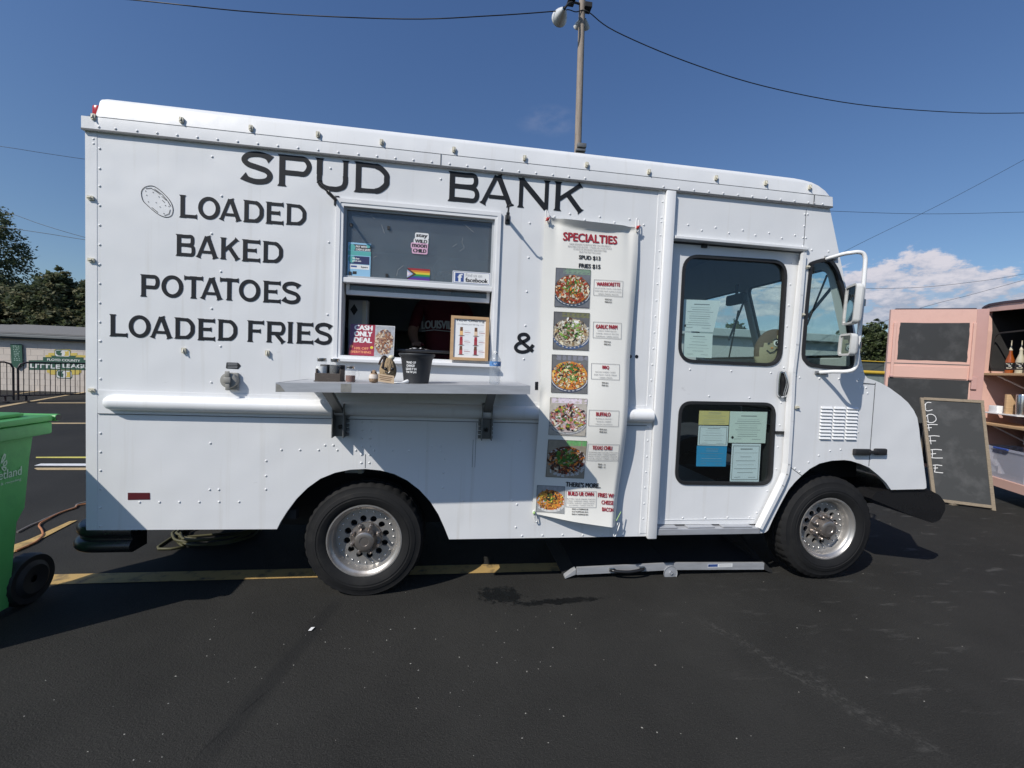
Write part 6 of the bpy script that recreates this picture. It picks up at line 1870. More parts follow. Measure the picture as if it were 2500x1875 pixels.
pr.rect(xa, zz + .018, xb, zz + .046, PW); pr.rect(xa + .003, zz + .022, xa + (xb - xa) * .40, zz + .043, PBLUE); pr.poly([(xa + .006, zz + .026), (xa + .022, zz + .026), (xa + .014, zz + .039)], PK)
for i in range(3): pr.stroke([(xa + (xb - xa) * .45, zz + .025 + i * .007), (xb - .008, zz + .025 + i * .007)], .0022, PGREY)
pr.build('warning_label', ramp)

# ------------------------------------------------------------------ cords
ORG = M('orange_cord', (.36, .15, .06), .6, var=.2); GRYC = M('grey_cord', (.20, .18, .16), .6, var=.2); YGC = M('yellow_green_hose', (.075, .07, .03), .6, var=.2)
pts = [G3('M', *q, .012) for q in ((120, 1120), (215, 1078), (268, 1052), (305, 1022), (322, 995), (312, 960), (294, 935), (305, 912), (345, 888), (450, 835), (560, 798), (645, 768))]
pts.append(pts[-1] + Vector((.5, .25, 0)))
o = MB().tube(smooth_path(pts, 6), .0075, 8).build('extension_cord', ORG, None, smooth=60); tag(o, 'orange extension cord curving over the yellow line behind the truck', 'cord')
pts = [G3('M', *q, .010) for q in ((130, 980), (228, 930), (300, 900), (345, 878), (440, 838), (560, 795), (650, 755))]
pts.append(pts[-1] + Vector((.5, .3, 0)))
o = MB().tube(smooth_path(pts, 6), .008, 8).build('extension_cord', GRYC, None, smooth=60); tag(o, 'thin grey cord running straight alongside the orange cord', 'cord')
rd = random.Random(4); pts = []
cxh, cyh = G('d', 440, 1163)
for i in range(110):
    a = i * 2 * math.pi / 22; r = .26 + .03 * math.sin(i * .37) + rd.uniform(-.012, .012)
    pts.append((cxh + .06 + r * 1.15 * math.cos(a), cyh + .10 + r * math.sin(a), .012 + .013 * (i // 22) + .003 * rd.random()))
ls, lf = G('d', 372, 1166), G('d', 335, 1182)
pts = [(cxh - .12, cyh + .4, .012), (ls[0], ls[1] + .15, .012), (lf[0] + .03, lf[1] + .05, .012), (lf[0] + .06, lf[1] - .06, .012), (lf[0] + .22, lf[1] - .03, .012), (cxh - .17, cyh - .02, .02)] + pts
o = MB().tube(smooth_path(pts, 2), .010, 8).build('garden_hose', YGC, None, smooth=60); tag(o, 'yellow green hose coiled on the ground under the rear of the truck', 'hose')

# ------------------------------------------------------------------ green wheeled bin
GREEN = M('green_bin_plastic', (.17, .52, .20), .5, var=.16, scale=5, bump=.08, bscale=120, dark=(.12, .36, .16), dscale=9, damt=.5); GREEND = M('green_bin_lid', (.15, .50, .17), .38, var=.08)
for m_ in (GREEN, GREEND): glow_through(m_, .35)
bx1, by1 = -2.37, .15                              # top rear corner on the lettered side
Hb, Wd_, Dd = 1.155, .62, .80
binn = thing('wheeled_bin', 'bright green wheeled rubbish bin with white lettering behind the truck', 'bin', (bx1 - .31, -.2, 0))
def bp(u, v, w):
    """u 0..1 across from the lettered side, v 0..1 rear to front, w height 0..1; tapering downwards"""
    t = 1 - w
    x = bx1 - .055 - .05 * t - u * (Wd_ - .09 - .10 * t)
    y = by1 - .11 - .06 * t - v * (Dd - .15 - .14 * t)
    return (x, y, .05 + w * (Hb - .10))
b = MB(); ring = [(0, .04), (0, .5), (0, .96), (.05, 1), (.5, 1), (.95, 1), (1, .96), (1, .5), (1, .04), (.95, 0), (.5, 0), (.05, 0)]
lv = [(0, .12), (.0, .34), (.34, .34), (.38, .0), (.88, .0), (.96, -.03), (1.0, -.03)]
vs = []; hs = [0, .18, .46, .53, .80, .93, 1.0]; push = [.0, .0, .0, .018, .018, .022, .028]
for w, pq in zip(hs, push):
    for u, v in ring:
        q = Vector(bp(u, v, w)); c = Vector(bp(.5, .5, w)); d = (q - c); d.z = 0
        if pq and (v < .06): q = q + Vector((0, pq * 2.2, 0))
        vs.append(q)
n = len(ring); fs = [(i * n + j, i * n + (j + 1) % n, (i + 1) * n + (j + 1) % n, (i + 1) * n + j) for i in range(len(hs) - 1) for j in range(n)] + [tuple(range(n))]
b.add(vs, fs).build('bin_body', GREEN, binn, smooth=35)
ztop = Hb - .05
MB().box((bx1 - Wd_, by1 - Dd, ztop - .075), (bx1 - .012, by1 - .02, ztop), .012).build('rim_band', GREEN, binn, smooth=30)
b = MB(); b.box((bx1 - Wd_ - .01, by1 - Dd - .02, ztop + .004), (bx1 + .002, by1 - .03, ztop + .040), .012)
b.box((bx1 - Wd_ + .05, by1 - Dd + .04, ztop + .0395), (bx1 - .07, by1 - .12, ztop + .065), .02); b.build('lid', GREEND, binn, smooth=30)
MB().tube([(bx1 - Wd_, by1 - .012, ztop + .022), (bx1 + .010, by1 - .012, ztop + .022)], .022, 12).build('handle_bar', GREEND, binn, smooth=50)
MB().lathe([(.019, 0), (.019, .003), (0, .003)], (bx1 + .010, by1 - .012, ztop + .022), (1, 0, 0), 14).build('bar_end', BLACK, binn)
for s, xx in ((1, bx1 - .085), (-1, bx1 - Wd_ + .02)):
    r0 = .150
    wh = MB().lathe([(.02, 0), (r0 * .55, -.012), (r0 * .72, .004), (r0 * .93, .0), (r0, .018), (r0, .075), (r0 * .9, .09), (0, .09)], (xx, by1 - .06, r0), (-s, 0, 0), 40, lambda i, j, a: .965 if i in (4, 5) and j % 2 else 1).build('wheel', BLACK, binn, smooth=30)
MB().tube([(bx1 - .1, by1 - .06, .15), (bx1 - Wd_ + .05, by1 - .06, .15)], .014, 8).build('axle', DARK, binn)
LETT = M('pale_green_print', (.46, .62, .50), .6, var=.1)
def binfn(u, v, h):
    """u metres towards the rear from the middle of the side, v height share"""
    q = bp(0, .5 - u / (Dd * .8), v)
    return (q[0] + .003 + h, q[1], q[2])
def bin_uv(z, x, y):
    # side plane is nearly X = const
    d = ray(z, x, y); px_ = bx1 - .075
    for _ in range(3):
        t = (px_ - CAM.x) / d.x; p = CAM + d * t; w = (p.z - .05) / (Hb - .10); px_ = bx1 - .055 - .05 * (1 - w)
    return p
def bpt(z, x, y):
    p = bin_uv(z, x, y); return p.y, p.z
def binfn2(u, v, h):
    w = (v - .05) / (Hb - .10); return (bx1 - .055 - .05 * (1 - w) + .004 + h, u, v)
pr = Print(binfn2)
yr, zr_ = bpt('X', 415, 1300); y0b, z0b = bpt('X', 415, 1140); yl, zl = bpt('X', 0, 1445)
hgt = z0b - zr_
pr.fn = lambda u, v, h: binfn2(u, v, h)
wid = (yr - yl)
pr.text('Sweetland', yr - wid * 1.9, zr_ - .004, yr, z0b, LETT, .02)
y2, z2b = bpt('X', 418, 1440); y3, z3 = bpt('X', 418, 1375)
pr.text('community & recycling', yr - wid * 2.1, z2b, yr, z3, LETT, .02)
for q in ([(0, 1090), (40, 960), (75, 895), (90, 910), (80, 980), (20, 1080)], [(50, 1120), (70, 1060), (115, 1030), (118, 1080), (100, 1120), (60, 1140)], [(10, 1160), (60, 1165), (100, 1170), (100, 1220), (70, 1240), (30, 1200)]):
    pp_ = [bpt('X', *k) for k in q]; pr.stroke(pp_ + pp_[:1], .007, LETT)
pr.build('bin_lettering', binn)

# ------------------------------------------------------------------ crowd barriers
BARM = M('dark_barrier_paint', (.035, .028, .03), .45, .3, var=.3, scale=10, dark=(.16, .05, .045), dscale=5, damt=.5)
def barrier(label, A, B, n, flip):
    A, B = Vector((*A, 0)), Vector((*B, 0)); d = (B - A); L_ = d.length; d.normalize(); H_ = 1.08
    t = thing('crowd_barrier', label, 'barrier', (A + B) / 2, 'steel crowd barriers in front of the block building')
    up = Vector((0, 0, 1)); r = .16
    loop = [A + up * .05, A + up * (H_ - r), A + d * r * .3 + up * (H_ - r * .3), A + d * r + up * H_, B - d * r + up * H_, B - d * r * .3 + up * (H_ - r * .3), B + up * (H_ - r), B + up * .05]
    MB().tube(loop, .024, 8).build('frame', BARM, t, smooth=50)
    MB().tube([A + up * .17, B + up * .17], .016, 8).build('bottom_rail', BARM, t, smooth=50)
    me = MB().tube([(0, 0, .17), (0, 0, H_ - .01)], .009, 6).build('bar', BARM, None, smooth=50)
    for i in range(n):
        o = me if i == 0 else link('bar', me.data)
        p = A + d * L_ * (i + 1) / (n + 1); o.location = (p.x, p.y, 0); adopt(o, t)
    s = Vector((-d.y, d.x, 0))
    for P in (A + d * .15, B - d * .15): MB().bar(P - s * .22 + up * .03, P + s * .22 + up * .03, .05, .02).bar(P + up * .03, P + up * .17, .03).build('foot', BARM, t)
    return t
A2 = G('V', 352, 1512); B2 = G('V', 1640, 770, 1.08)
A2v, B2v = Vector(A2), Vector(B2); dd_ = (B2v - A2v).normalized()
barrier('dark steel crowd barrier with a reddish top rail in front of the painted mural', A2, tuple(A2v + dd_ * 2.35), 22, 0)
B1 = Vector(G('V', 262, 1512)); A1 = B1 - dd_ * 2.3 + Vector((.0, -.2))
barrier('dark steel crowd barrier left of the mural, cut by the edge of the photo', tuple(A1), tuple(B1), 20, 0)

# ------------------------------------------------------------------ block building with the club mural
YB = 14.0
BLOCK = M('cream_block_paint', (.60, .53, .46), .8, var=.06, scale=3, dark=(.42, .36, .32), dscale=2, damt=.35, bump=.1, bscale=40)
SHING = M('grey_shingles', (.17, .165, .155), .9, var=.3, scale=30, bump=.4, bscale=50); FASC = M('dark_fascia', (.055, .065, .065), .7, var=.2); SOFF = M('grey_gutter', (.16, .17, .17), .5, var=.2)
zw1 = W('V', 1000, 335, YB)[1]; zg = W('V', 1000, 225, YB - .17)[1]; zrdg = W('V', 1200, 60, YB + 3.5)[1]
xr0 = W('V', 640, 55, YB + 3.5)[0]
bld = thing('block_building', 'low cream painted block building with a grey shingle roof and a club mural', 'building', (-12, YB, 0))
MB().box((-19, YB, 0), (-4.5, YB + 7, zw1 + .05)).build('wall', BLOCK, bld)
MORTAR = M('block_joint', (.55, .485, .42), .9, var=.1)
b = MB(); nrow = 8
for i in range(1, nrow + 1): b.box((-19, YB - .004, i * zw1 / (nrow + .5) - .006), (-4.5, YB + .01, i * zw1 / (nrow + .5) + .006))
for i in range(nrow + 1):
    for k in range(34): 
        xx = -19 + .4 * k + (.2 if i % 2 else 0); b.box((xx - .006, YB - .0035, i * zw1 / (nrow + .5) + .007), (xx + .006, YB + .01, min(zw1, (i + 1) * zw1 / (nrow + .5)) - .007))
b.build('block_joints', MORTAR, bld, kind='stuff')
b = MB(); b.box((-19.6, YB - .18, zw1 + .02), (-4, YB - .15, zg), .004); b.build('fascia', FASC, bld)
b = MB(); b.box((-19.6, YB - .25, zw1 + .08), (-4, YB - .181, zw1 + .17), .01); b.box((-19.6, YB - .149, zw1 + .045), (-4, YB + .02, zw1 + .07)); b.build('gutter', SOFF, bld)
b = MB(); b.add([(-19.6, YB - .19, zg), (-4, YB - .19, zg), (-4, YB + 3.5, zrdg), (xr0, YB + 3.5, zrdg), (-4, YB + 7.5, zg), (-19.6, YB + 7.5, zg)], [(0, 1, 2, 3), (2, 4, 5, 3), (0, 3, 5)])
rf = b.build('roof', SHING, bld)
b = MB()
for i in range(1, 14):
    t = i / 14; y = YB - .19 + 3.69 * t; z = zg + (zrdg - zg) * t; xl_ = -19.6 + (xr0 + 19.6) * t
    b.hexa([(xl_, y - .02, z + .002), (xl_, y + .14, z + .045), (xl_, y + .14, z + .05), (xl_, y - .02, z + .018), (-4, y - .02, z + .002), (-4, y + .14, z + .045), (-4, y + .14, z + .05), (-4, y - .02, z + .018)])
b.build('shingle_course', SHING, bld, kind='stuff')
# mural
MG = M('mural_green', (.022, .085, .055), .7, var=.15); MY = M('mural_yellow', (.60, .46, .10), .7, var=.1); MW = M('mural_white', (.68, .68, .66), .7, var=.08)
pr = Print(lambda u, v, h: (u, YB - .006 - h, v))
def mv(*p): return [W('V', *q, YB) for q in p]
pr.poly(mv((1052, 498), (1362, 496), (1366, 570), (1490, 566), (1492, 606), (1556, 606), (2050, 655), (880, 655), (880, 604), (935, 604), (936, 566), (1052, 566)), MY)
pr.poly(mv((905, 893), (1570, 893), (1568, 952), (1528, 956), (1524, 984), (960, 984), (955, 952), (905, 940)), MY)
pr.poly(mv((832, 645), (1610, 650), (1612, 700), (1900, 705), (1900, 898), (558, 890), (556, 708), (832, 706)), MG)
pr.poly(mv((975, 618), (1490, 618), (1440, 660), (1020, 660)), MG)
for (l, t, r, bt) in ((1055, 496, 1362, 650), (1088, 893, 1392, 1062)):
    def rr2(e): 
        a, c = W('V', l + e, t + e, YB), W('V', r - e, bt - e, YB); return rrect(a[0], c[1], c[0], a[1], .06, 3)
    pr.poly(rr2(0), MG); pr.poly(rr2(12), MW)
    m_ = (l + r) / 2; 
    pr.poly(mv((l + 28, t + 24), (m_ - 8, t + 22), (m_ - 40, t + 62), (m_ - 8, t + 75), (m_ - 20, bt - 26), (l + 70, bt - 34), (l + 28, bt - 70)), MG)
    pr.poly(mv((m_ + 40, t + 30), (m_ + 70, t + 45), (r - 30, t + 24), (r - 28, bt - 26), (m_ + 30, bt - 26), (m_ + 52, bt - 70)), MY)
def mtext(s, l, t, r, bt, bold=.05):
    a, c = W('V', l, t, YB), W('V', r, bt, YB); pr.text(s, a[0], c[1], c[0], a[1], MW, bold)
mtext('FLOYD COUNTY', 915, 672, 1548, 738, .05)
mtext('LITTLE', 590, 775, 1160, 868, .08); mtext('LEAGUE', 1215, 775, 1800, 868, .08)
pr.build('mural', bld)
# green pennant hung on the wall
pz = [W('V', *q, YB - .05) for q in ((204, 396), (424, 396), (440, 790), (335, 875), (225, 800))]
pen = thing('green_pennant', 'green pointed pennant with pale lettering hanging on the block wall', 'pennant', (pz[3][0], YB - .05, pz[3][1]))
MB().plate(pz, (), YB - .06, YB - .05).build('pennant_cloth', MG, pen)
pr = Print(lambda u, v, h: (u, YB - .061 - h, v)); PPALE = M('pale_pennant_print', (.30, .42, .36), .7, var=.2)
rd = random.Random(9)
for i in range(9):
    a, c = W('V', 235 + i * 3, 425 + i * 34, YB - .06), W('V', 395 + i * 2, 425 + i * 34 + 20, YB - .06)
    for k in range(5): 
        q = rd.uniform(.05, .8); pr.rect(a[0] + (c[0] - a[0]) * q, c[1], a[0] + (c[0] - a[0]) * (q + .12), a[1], PPALE)
pr.build('pennant_print', pen)

# ------------------------------------------------------------------ utility pole, lamps, wires
YP = 11.0
WOOD = M('weathered_pole_wood', (.31, .26, .215), .85, var=.35, scale=3, stretch=(6, 6, .5), bump=.6, bscale=30, dark=(.10, .075, .055), dscale=5, damt=.7)
pb, pt_ = W3('O', 458, 1560, YP), W3('O', 505, -20, YP)
dirp = (pt_ - pb) / (pt_.z - pb.z)
base = pb - dirp * pb.z; top = pt_ + dirp * 1.2
pole = thing('utility_pole', 'tall weathered wooden utility pole rising behind the truck roof', 'utility pole', base)
MB().tube([base, base.lerp(top, .5), top], [.135, .115, .098], 16).build('pole_shaft', WOOD, pole, smooth=60)
b = MB(); a, c = W3('O', 458, 1442, YP - .18), W3('O', 546, 1498, YP - .18); b.box((a.x, YP - .20, c.z), (c.x, YP - .06, a.z), .02)
a, c = W3('O', 445, 1502, YP - .18), W3('O', 538, 1536, YP - .18); b.box((a.x, YP - .20, c.z), (c.x, YP - .06, a.z), .01)
a, c = W3('O', 450, 1545, YP - .18), W3('O', 535, 1575, YP - .18); b.box((a.x, YP - .20, c.z), (c.x, YP - .06, a.z), .01)
b.build('junction_box', GREYMETAL, pole, smooth=40)
a, c = W3('O', 528, 28, YP - .1), W3('O', 598, 92, YP - .1)
MB().box((a.x, YP - .18, c.z), (c.x, YP + .12, a.z), .015).bar((a.x - .1, YP - .05, a.z + .02), (c.x + .02, YP - .05, a.z + .02), .05).build('transformer_box', DARK, pole)
def shade(p, q, r, label):
    """bell shade from neck p to mouth q"""
    p, q = Vector(p), Vector(q); ax = (q - p); h = ax.length
    l = thing('pole_lamp', label, 'lamp', p, 'lamps on the utility pole')
    MB().lathe([(r * .22, 0), (r * .30, h * .12), (r * .55, h * .35), (r * .80, h * .65), (r, h), (r * .96, h), (r * .50, h * .35), (r * .2, h * .1)], p, ax, 24).build('lamp_shade', ENAMEL, l, smooth=50)
    MB().sphere(p + ax * .7, r * .35, 10, 8).build('bulb', PW, l, smooth=60)
    return l
ENAMEL = M('white_enamel_shade', (.72, .73, .72), .3, var=.06)
s1 = shade(W3('O', 322, 85, YP - .5), W3('O', 272, 188, YP + .02), .25, 'large white bell lamp on the left arm of the utility pole')
MB().tube(smooth_path([W3('O', 480, 40, YP), W3('O', 420, 25, YP - .25), W3('O', 370, 35, YP - .45), W3('O', 340, 65, YP - .5), W3('O', 322, 90, YP - .5)], 4), .035, 8).build('lamp_arm', DARK, s1, smooth=60)
a, c = W3('O', 360, -15, YP - .3), W3('O', 430, 25, YP - .3); MB().box((a.x, YP - .4, c.z), (c.x, YP - .1, a.z), .02).build('lamp_ballast', DARK, s1)
shade(W3('O', 478, 195, YP - .1), W3('O', 455, 275, YP + .14), .13, 'small white lamp low on the left side of the pole')
shade(W3('O', 535, 190, YP + .1), W3('O', 540, 285, YP + .35), .13, 'small grey lamp low on the right side of the pole')
def wire(label, pts, r=.0155):
    o = MB().tube(smooth_path(pts, 6), r, 6).build('overhead_wire', BLACK, None, smooth=60)
    tag(o, label, 'wire', 'overhead wires')
p1 = W3('O', 510, 100, YP - .1)
wire('dark wire sagging from the upper left edge to the utility pole', [W3('d', -300, -50, 13), W3('d', 0, -25, 13), W3('d', 290, 0, 12.5), W3('d', 560, 27, 12), W3('d', 870, 41, 11.6), W3('d', 1060, 34, 11.2), W3('O', 250, 112, YP - .2), W3('O', 360, 98, YP - .2), W3('O', 440, 120, YP - .14), p1])
wire('dark wire sagging from the pole to the upper right edge', [p1, W3('O', 580, 130, YP - .1), W3('d', 1330, 68, 11.2), W3('d', 1480, 132, 11.5), W3('d', 1650, 186, 12), W3('d', 1850, 225, 12.5), W3('d', 2050, 242, 13), W3('d', 2212, 244, 13.5), W3('d', 2500, 236, 14)])
wire('thin wire climbing to the right edge beside the cab front', [W3('d', 1700, 610, 19), W3('d', 1850, 530, 19), W3('d', 2030, 442, 18), W3('d', 2212, 345, 17), W3('d', 2400, 240, 16)], .010)
wire('level thin wire meeting the cab roof at the right', [W3('d', 1600, 448, 20), W3('d', 1795, 456, 20), W3('d', 2000, 462, 20), W3('d', 2212, 458, 20), W3('d', 2500, 450, 20)], .011)
wire('thin wire crossing the cloud bank behind the mirrors', [W3('d', 1500, 620, 22), W3('d', 1720, 622, 22), W3('d', 1960, 622, 22), W3('d', 2110, 608, 22), W3('d', 2212, 592, 22), W3('d', 2450, 550, 22)], .012)
wire('lowest thin wire dipping behind the pink trailer door', [W3('d', 1880, 706, 24), W3('d', 1990, 665, 24), W3('d', 2100, 636, 24), W3('d', 2212, 605, 24), W3('d', 2450, 540, 24)], .012)
wire('faint upper wire at the left edge ending at the truck', [W3('d', -200, 290, 22), W3('d', 0, 316, 22), W3('d', 90, 330, 22), W3('d', 185, 344, 22), W3('d', 320, 362, 22), W3('d', 800, 425, 22), W3('d', 1350, 480, 22)], .010)
wire('wire slanting down to the truck above the left trees', [W3('d', -200, 400, 20), W3('d', 0, 454, 20), W3('d', 90, 485, 20), W3('d', 185, 513, 20), W3('d', 320, 545, 20), W3('d', 800, 610, 20), W3('d', 1350, 640, 20)], .011)
wire('flatter wire emerging from the tree top at the left', [W3('d', -100, 478, 21), W3('d', 28, 494, 21), W3('d', 110, 506, 21), W3('d', 185, 518, 21), W3('d', 320, 536, 21), W3('d', 800, 590, 21), W3('d', 1350, 620, 21)], .012)
# ------------------------------------------------------------------ pink coffee trailer
PINK = M('pink_trailer_paint', (.68, .43, .36), .5, var=.06, scale=3, dark=(.55, .33, .28), dscale=6, damt=.3, bump=.06, bscale=30)
CHALK = M('chalkboard_paint', (.035, .038, .040), .75, var=.22, scale=3, dark=(.075, .078, .08), dscale=4, damt=.8)
PINKD = M('dusty_rose_frame', (.54, .33, .30), .55, var=.08)
TRIM = M('dark_roof_trim', (.075, .05, .06), .6, var=.2); TIMBER = M('pine_shelf_wood', (.50, .33, .18), .6, var=.25, scale=3, stretch=(2, 2, 20), bump=.15)
INBLK = M('black_trailer_lining', (.022, .021, .020), .7, var=.25)
C0 = Vector((7.45, 2.18)); DD = Vector((-.88, .47)).normalized(); FD = Vector((-.42, -.907)).normalized(); ND = Vector((.907, -.42)).normalized()
trailer = thing('coffee_trailer', 'pink coffee trailer with its side open and a chalkboard door swung out', 'trailer', (C0.x, C0.y, 0))
def dpt(x, y):
    p = VP('T', x, y, C0, DD); q = Vector((p.x, p.y)) - C0; return q.dot(DD), p.z
def fpt(x, y):
    p = VP('T', x, y, C0, FD); q = Vector((p.x, p.y)) - C0; return q.dot(FD), p.z
DN = Vector((-DD.y, DD.x)); DN = DN if DN.dot(Vector((CAM.x, CAM.y)) - C0) > 0 else -DN      # towards the camera
def dfn_(u, y, v): q = C0 + DD * u - DN * y; return (q.x, q.y, v)
def ffn_(u, y, v): q = C0 + FD * u + ND * y; return (q.x, q.y, v)
# door
tl, tr, bl = dpt(308, 312), dpt(1490, 298), dpt(212, 1330)
ZB = .32
ul = tl[0]; ur = dpt(1440, 700)[0]; zt = (tl[1] + tr[1]) / 2
ch = [dpt(*q) for q in ((430, 487), (1366, 490), (1362, 640), (1330, 1022), (880, 1000), (385, 985), (405, 700))]
door = MB().plate([(ul, ZB), (ur, ZB), (ur, zt), (ul, zt)], (), 0, .045, dfn_).build('door', PINK, trailer)
pr = Print(lambda u, v, h: dfn_(u, -.0008 - h, v)); rd = random.Random(8)
rough = []
for a, c in zip(ch, ch[1:] + ch[:1]):
    for k in range(6): 
        t = k / 6; rough.append((a[0] + (c[0] - a[0]) * t + rd.uniform(-.004, .004), a[1] + (c[1] - a[1]) * t + rd.uniform(-.004, .004)))
pr.poly(rough, CHALK); pr.build('chalk_panel', door)
z_seam = (dpt(320, 1026)[1] + dpt(1380, 1062)[1]) / 2
MB().box((ur + .02, -.002, z_seam - .006), (ul, .003, z_seam + .006), fn=dfn_).build('door_joint', SEAM, door)
zc1 = (dpt(272, 1218)[1] + dpt(1360, 1272)[1]) / 2
uc0, uc1 = dpt(262, 1300)[0], dpt(1355, 1300)[0]
MB().box((uc0, -.006, ZB + .06), (uc1, -.0005, zc1), fn=dfn_).build('lower_chalk_panel', CHALK, door)
zl1, zl0 = (dpt(345, 1056)[1] + dpt(1330, 1096)[1]) / 2, zc1
MB().box((dpt(335, 1100)[0], -.012, zl0 + .012), (dpt(1335, 1100)[0], -.0005, zl1), .004, fn=dfn_).build('middle_panel', PINK, door)
for (x, y), (x2, y2) in (((362, 485), (300, 1195)), ((1437, 492), (1362, 1245))):
    a, c = dpt(x, y), dpt(x2, y2); u_ = (a[0] + c[0]) / 2
    MB().box((u_ - .016, -.028, c[1]), (u_ + .016, -.0005, a[1]), .004, fn=dfn_).build('slide_rail', PINK, door)
    MB().box((u_ - .02, -.034, c[1] - .02), (u_ + .02, -.002, c[1] + .004), .003, fn=dfn_).build('slide_stop', PINKD, door)
MB().box((ur + .01, -.001, zt + .0005), (ul - .06, .044, zt + .016), fn=dfn_).build('door_cap', TRIM, door)
MB().box((ur - .13, -.004, ZB), (ur - .002, .04, zt + .004), .004, fn=dfn_).build('hinge_post', PINKD, trailer)
a, c = dpt(1440, 1220), dpt(1430, 1385); MB().box((ur - .05, -.03, c[1]), (ur + .01, -.0045, a[1]), .004, fn=dfn_).build('hinge', PINKD, trailer)
# body: curved roof, open side
Lf, Dp = 3.1, 1.9
arcs = [fpt(*q) for q in ((1545, 305), (1580, 278), (1640, 250), (1720, 235), (1850, 215), (2100, 188))]
arcs = [(u, z) for u, z in arcs]
s_ = (arcs[-1][1] - arcs[-2][1]) / (arcs[-1][0] - arcs[-2][0])
u_end = Lf; zpk = arcs[-1][1]
roofl = arcs + [(arcs[-1][0] + .25, zpk + .05), (arcs[-1][0] + .6, zpk + .08), (Lf * .6, zpk + .08), (Lf - .3, zpk - .02), (Lf, arcs[0][1])]
op = [fpt(*q) for q in ((1607, 338), (2100, 292))]
u_o0 = fpt(1605, 620)[0] + .0; z_o1 = op[0][1]
zfl = fpt(1700, 2100)[1]
bot = VP('U', 1165, 1110, C0, FD).z; botlow = VP('U', 1165, 1218, C0, FD).z
outer = [(0, botlow), (Lf, botlow)] + roofl[::-1]
hole = [(fpt(1545, 1130)[0], bot), (Lf - .15, bot), (Lf - .15, z_o1 + .12), (fpt(2100, 290)[0], op[1][1]), (op[0][0], z_o1), (fpt(1612, 600)[0], fpt(1612, 600)[1])]
UL = hole[0][0] - .035
outer = [(min(0, UL - .04), botlow), (Lf, botlow)] + roofl[::-1] + [(min(0, UL - .04), roofl[0][1] - .02)]
MB().plate(outer, [hole], 0, .05, ffn_).build('side_wall', PINK, trailer)
vs = []
for y in (-.012, Dp):
    for u, z in roofl: vs.append(ffn_(u, y, z + .004))
n = len(roofl)
b = MB(); b.add(vs, [(i, i + 1, n + i + 1, n + i) for i in range(n - 1)])
vs2 = [ffn_(u, -.014, z + .022) for u, z in roofl] + [ffn_(u, -.014, z - .012) for u, z in roofl]
b.add(vs2, [(i, i + 1, n + i + 1, n + i) for i in range(n - 1)])
vs3 = [ffn_(u, -.014, z + .022) for u, z in roofl] + [ffn_(u, Dp, z + .022) for u, z in roofl]
b.add(vs3, [(i, i + 1, n + i + 1, n + i) for i in range(n - 1)])
b.build('trailer_roof', TRIM, trailer)
b = MB()
b.box((UL, Dp, botlow), (Lf, Dp + .04, arcs[0][1]), fn=ffn_); b.box((UL, .051, botlow), (UL + .03, Dp - .001, arcs[0][1]), fn=ffn_); b.box((Lf - .03, .051, botlow), (Lf, Dp - .001, arcs[0][1]), fn=ffn_)
b.build('trailer_shell', PINK, trailer)
b = MB(); b.box((UL + .05, Dp - .03, .95), (Lf - .05, Dp - .002, zpk - .05), fn=ffn_); b.box((UL + .04, .06, bot - .03), (Lf - .04, Dp - .04, bot), fn=ffn_)
zsh1 = VP('T', 1700, 1150, C0, FD).z
b.box((UL + .031, .051, zsh1 + .02), (UL + .036, Dp - .04, arcs[0][1] - .01), fn=ffn_)
b.box((UL + .04, .06, arcs[0][1] - .02), (Lf - .04, Dp - .04, arcs[0][1]), fn=ffn_)
b.build('lining', INBLK, trailer)
MB().band(rpoly([(hole[0][0] + .01, zsh1 + .03), (Lf - .2, zsh1 + .03), (Lf - .2, fpt(1640, 620)[1]), (fpt(1640, 620)[0], fpt(1640, 620)[1])], .12, 5), rpoly([(hole[0][0] + .03, zsh1 + .05), (Lf - .22, zsh1 + .05), (Lf - .22, fpt(1640, 620)[1] - .02), (fpt(1640, 620)[0] + .01, fpt(1640, 620)[1] - .02)], .11, 5), .052, .062, ffn_).build('inner_frame', INBLK, trailer)
for wx_ in (Lf * .45, Lf * .62):
    MB().lathe([(.12, 0), (.30, -.01), (.32, .02), (.32, .16), (.2, .18)], Vector(ffn_(wx_, .35, .32)), Vector((ND.x, ND.y, 0)), 28).build('trailer_wheel', RUBBER_TYRE, trailer, smooth=40)
# shelf boards, brackets
zs = [(VP('T', 1560, 1168, C0, FD).z), (VP('U', 1110, 428, C0, FD).z)]
us0 = fpt(1540, 1165)[0]
bks = []
for k, z in enumerate(zs):
    MB().box((us0 - .02, -.03, z - .028), (Lf - .4, .42, z + .004), .003, fn=ffn_).build('shelf_board', TIMBER, trailer)
    x_, y_ = (1690, 1300) if k == 0 else (1720, 1900)
    u_ = fpt(1690, 1300)[0] + .02
    MB().box((u_, .36, z - .26), (u_ + .035, .40, z - .03), fn=ffn_).bar(ffn_(u_ + .017, .36, z - .22), ffn_(u_ + .017, .02, z - .035), .03, .012).build('shelf_support', WHITE, trailer)
# pale wall piece below the upper shelf, seen lit
MB().box((.036, .40, bot), (Lf - .1, .44, zs[0] - .03), fn=ffn_).build('counter_back', PINK, trailer)
def on_face(z, x, y, dep=.15):
    p = VP(z, x, y, C0 + ND * dep, FD); return p
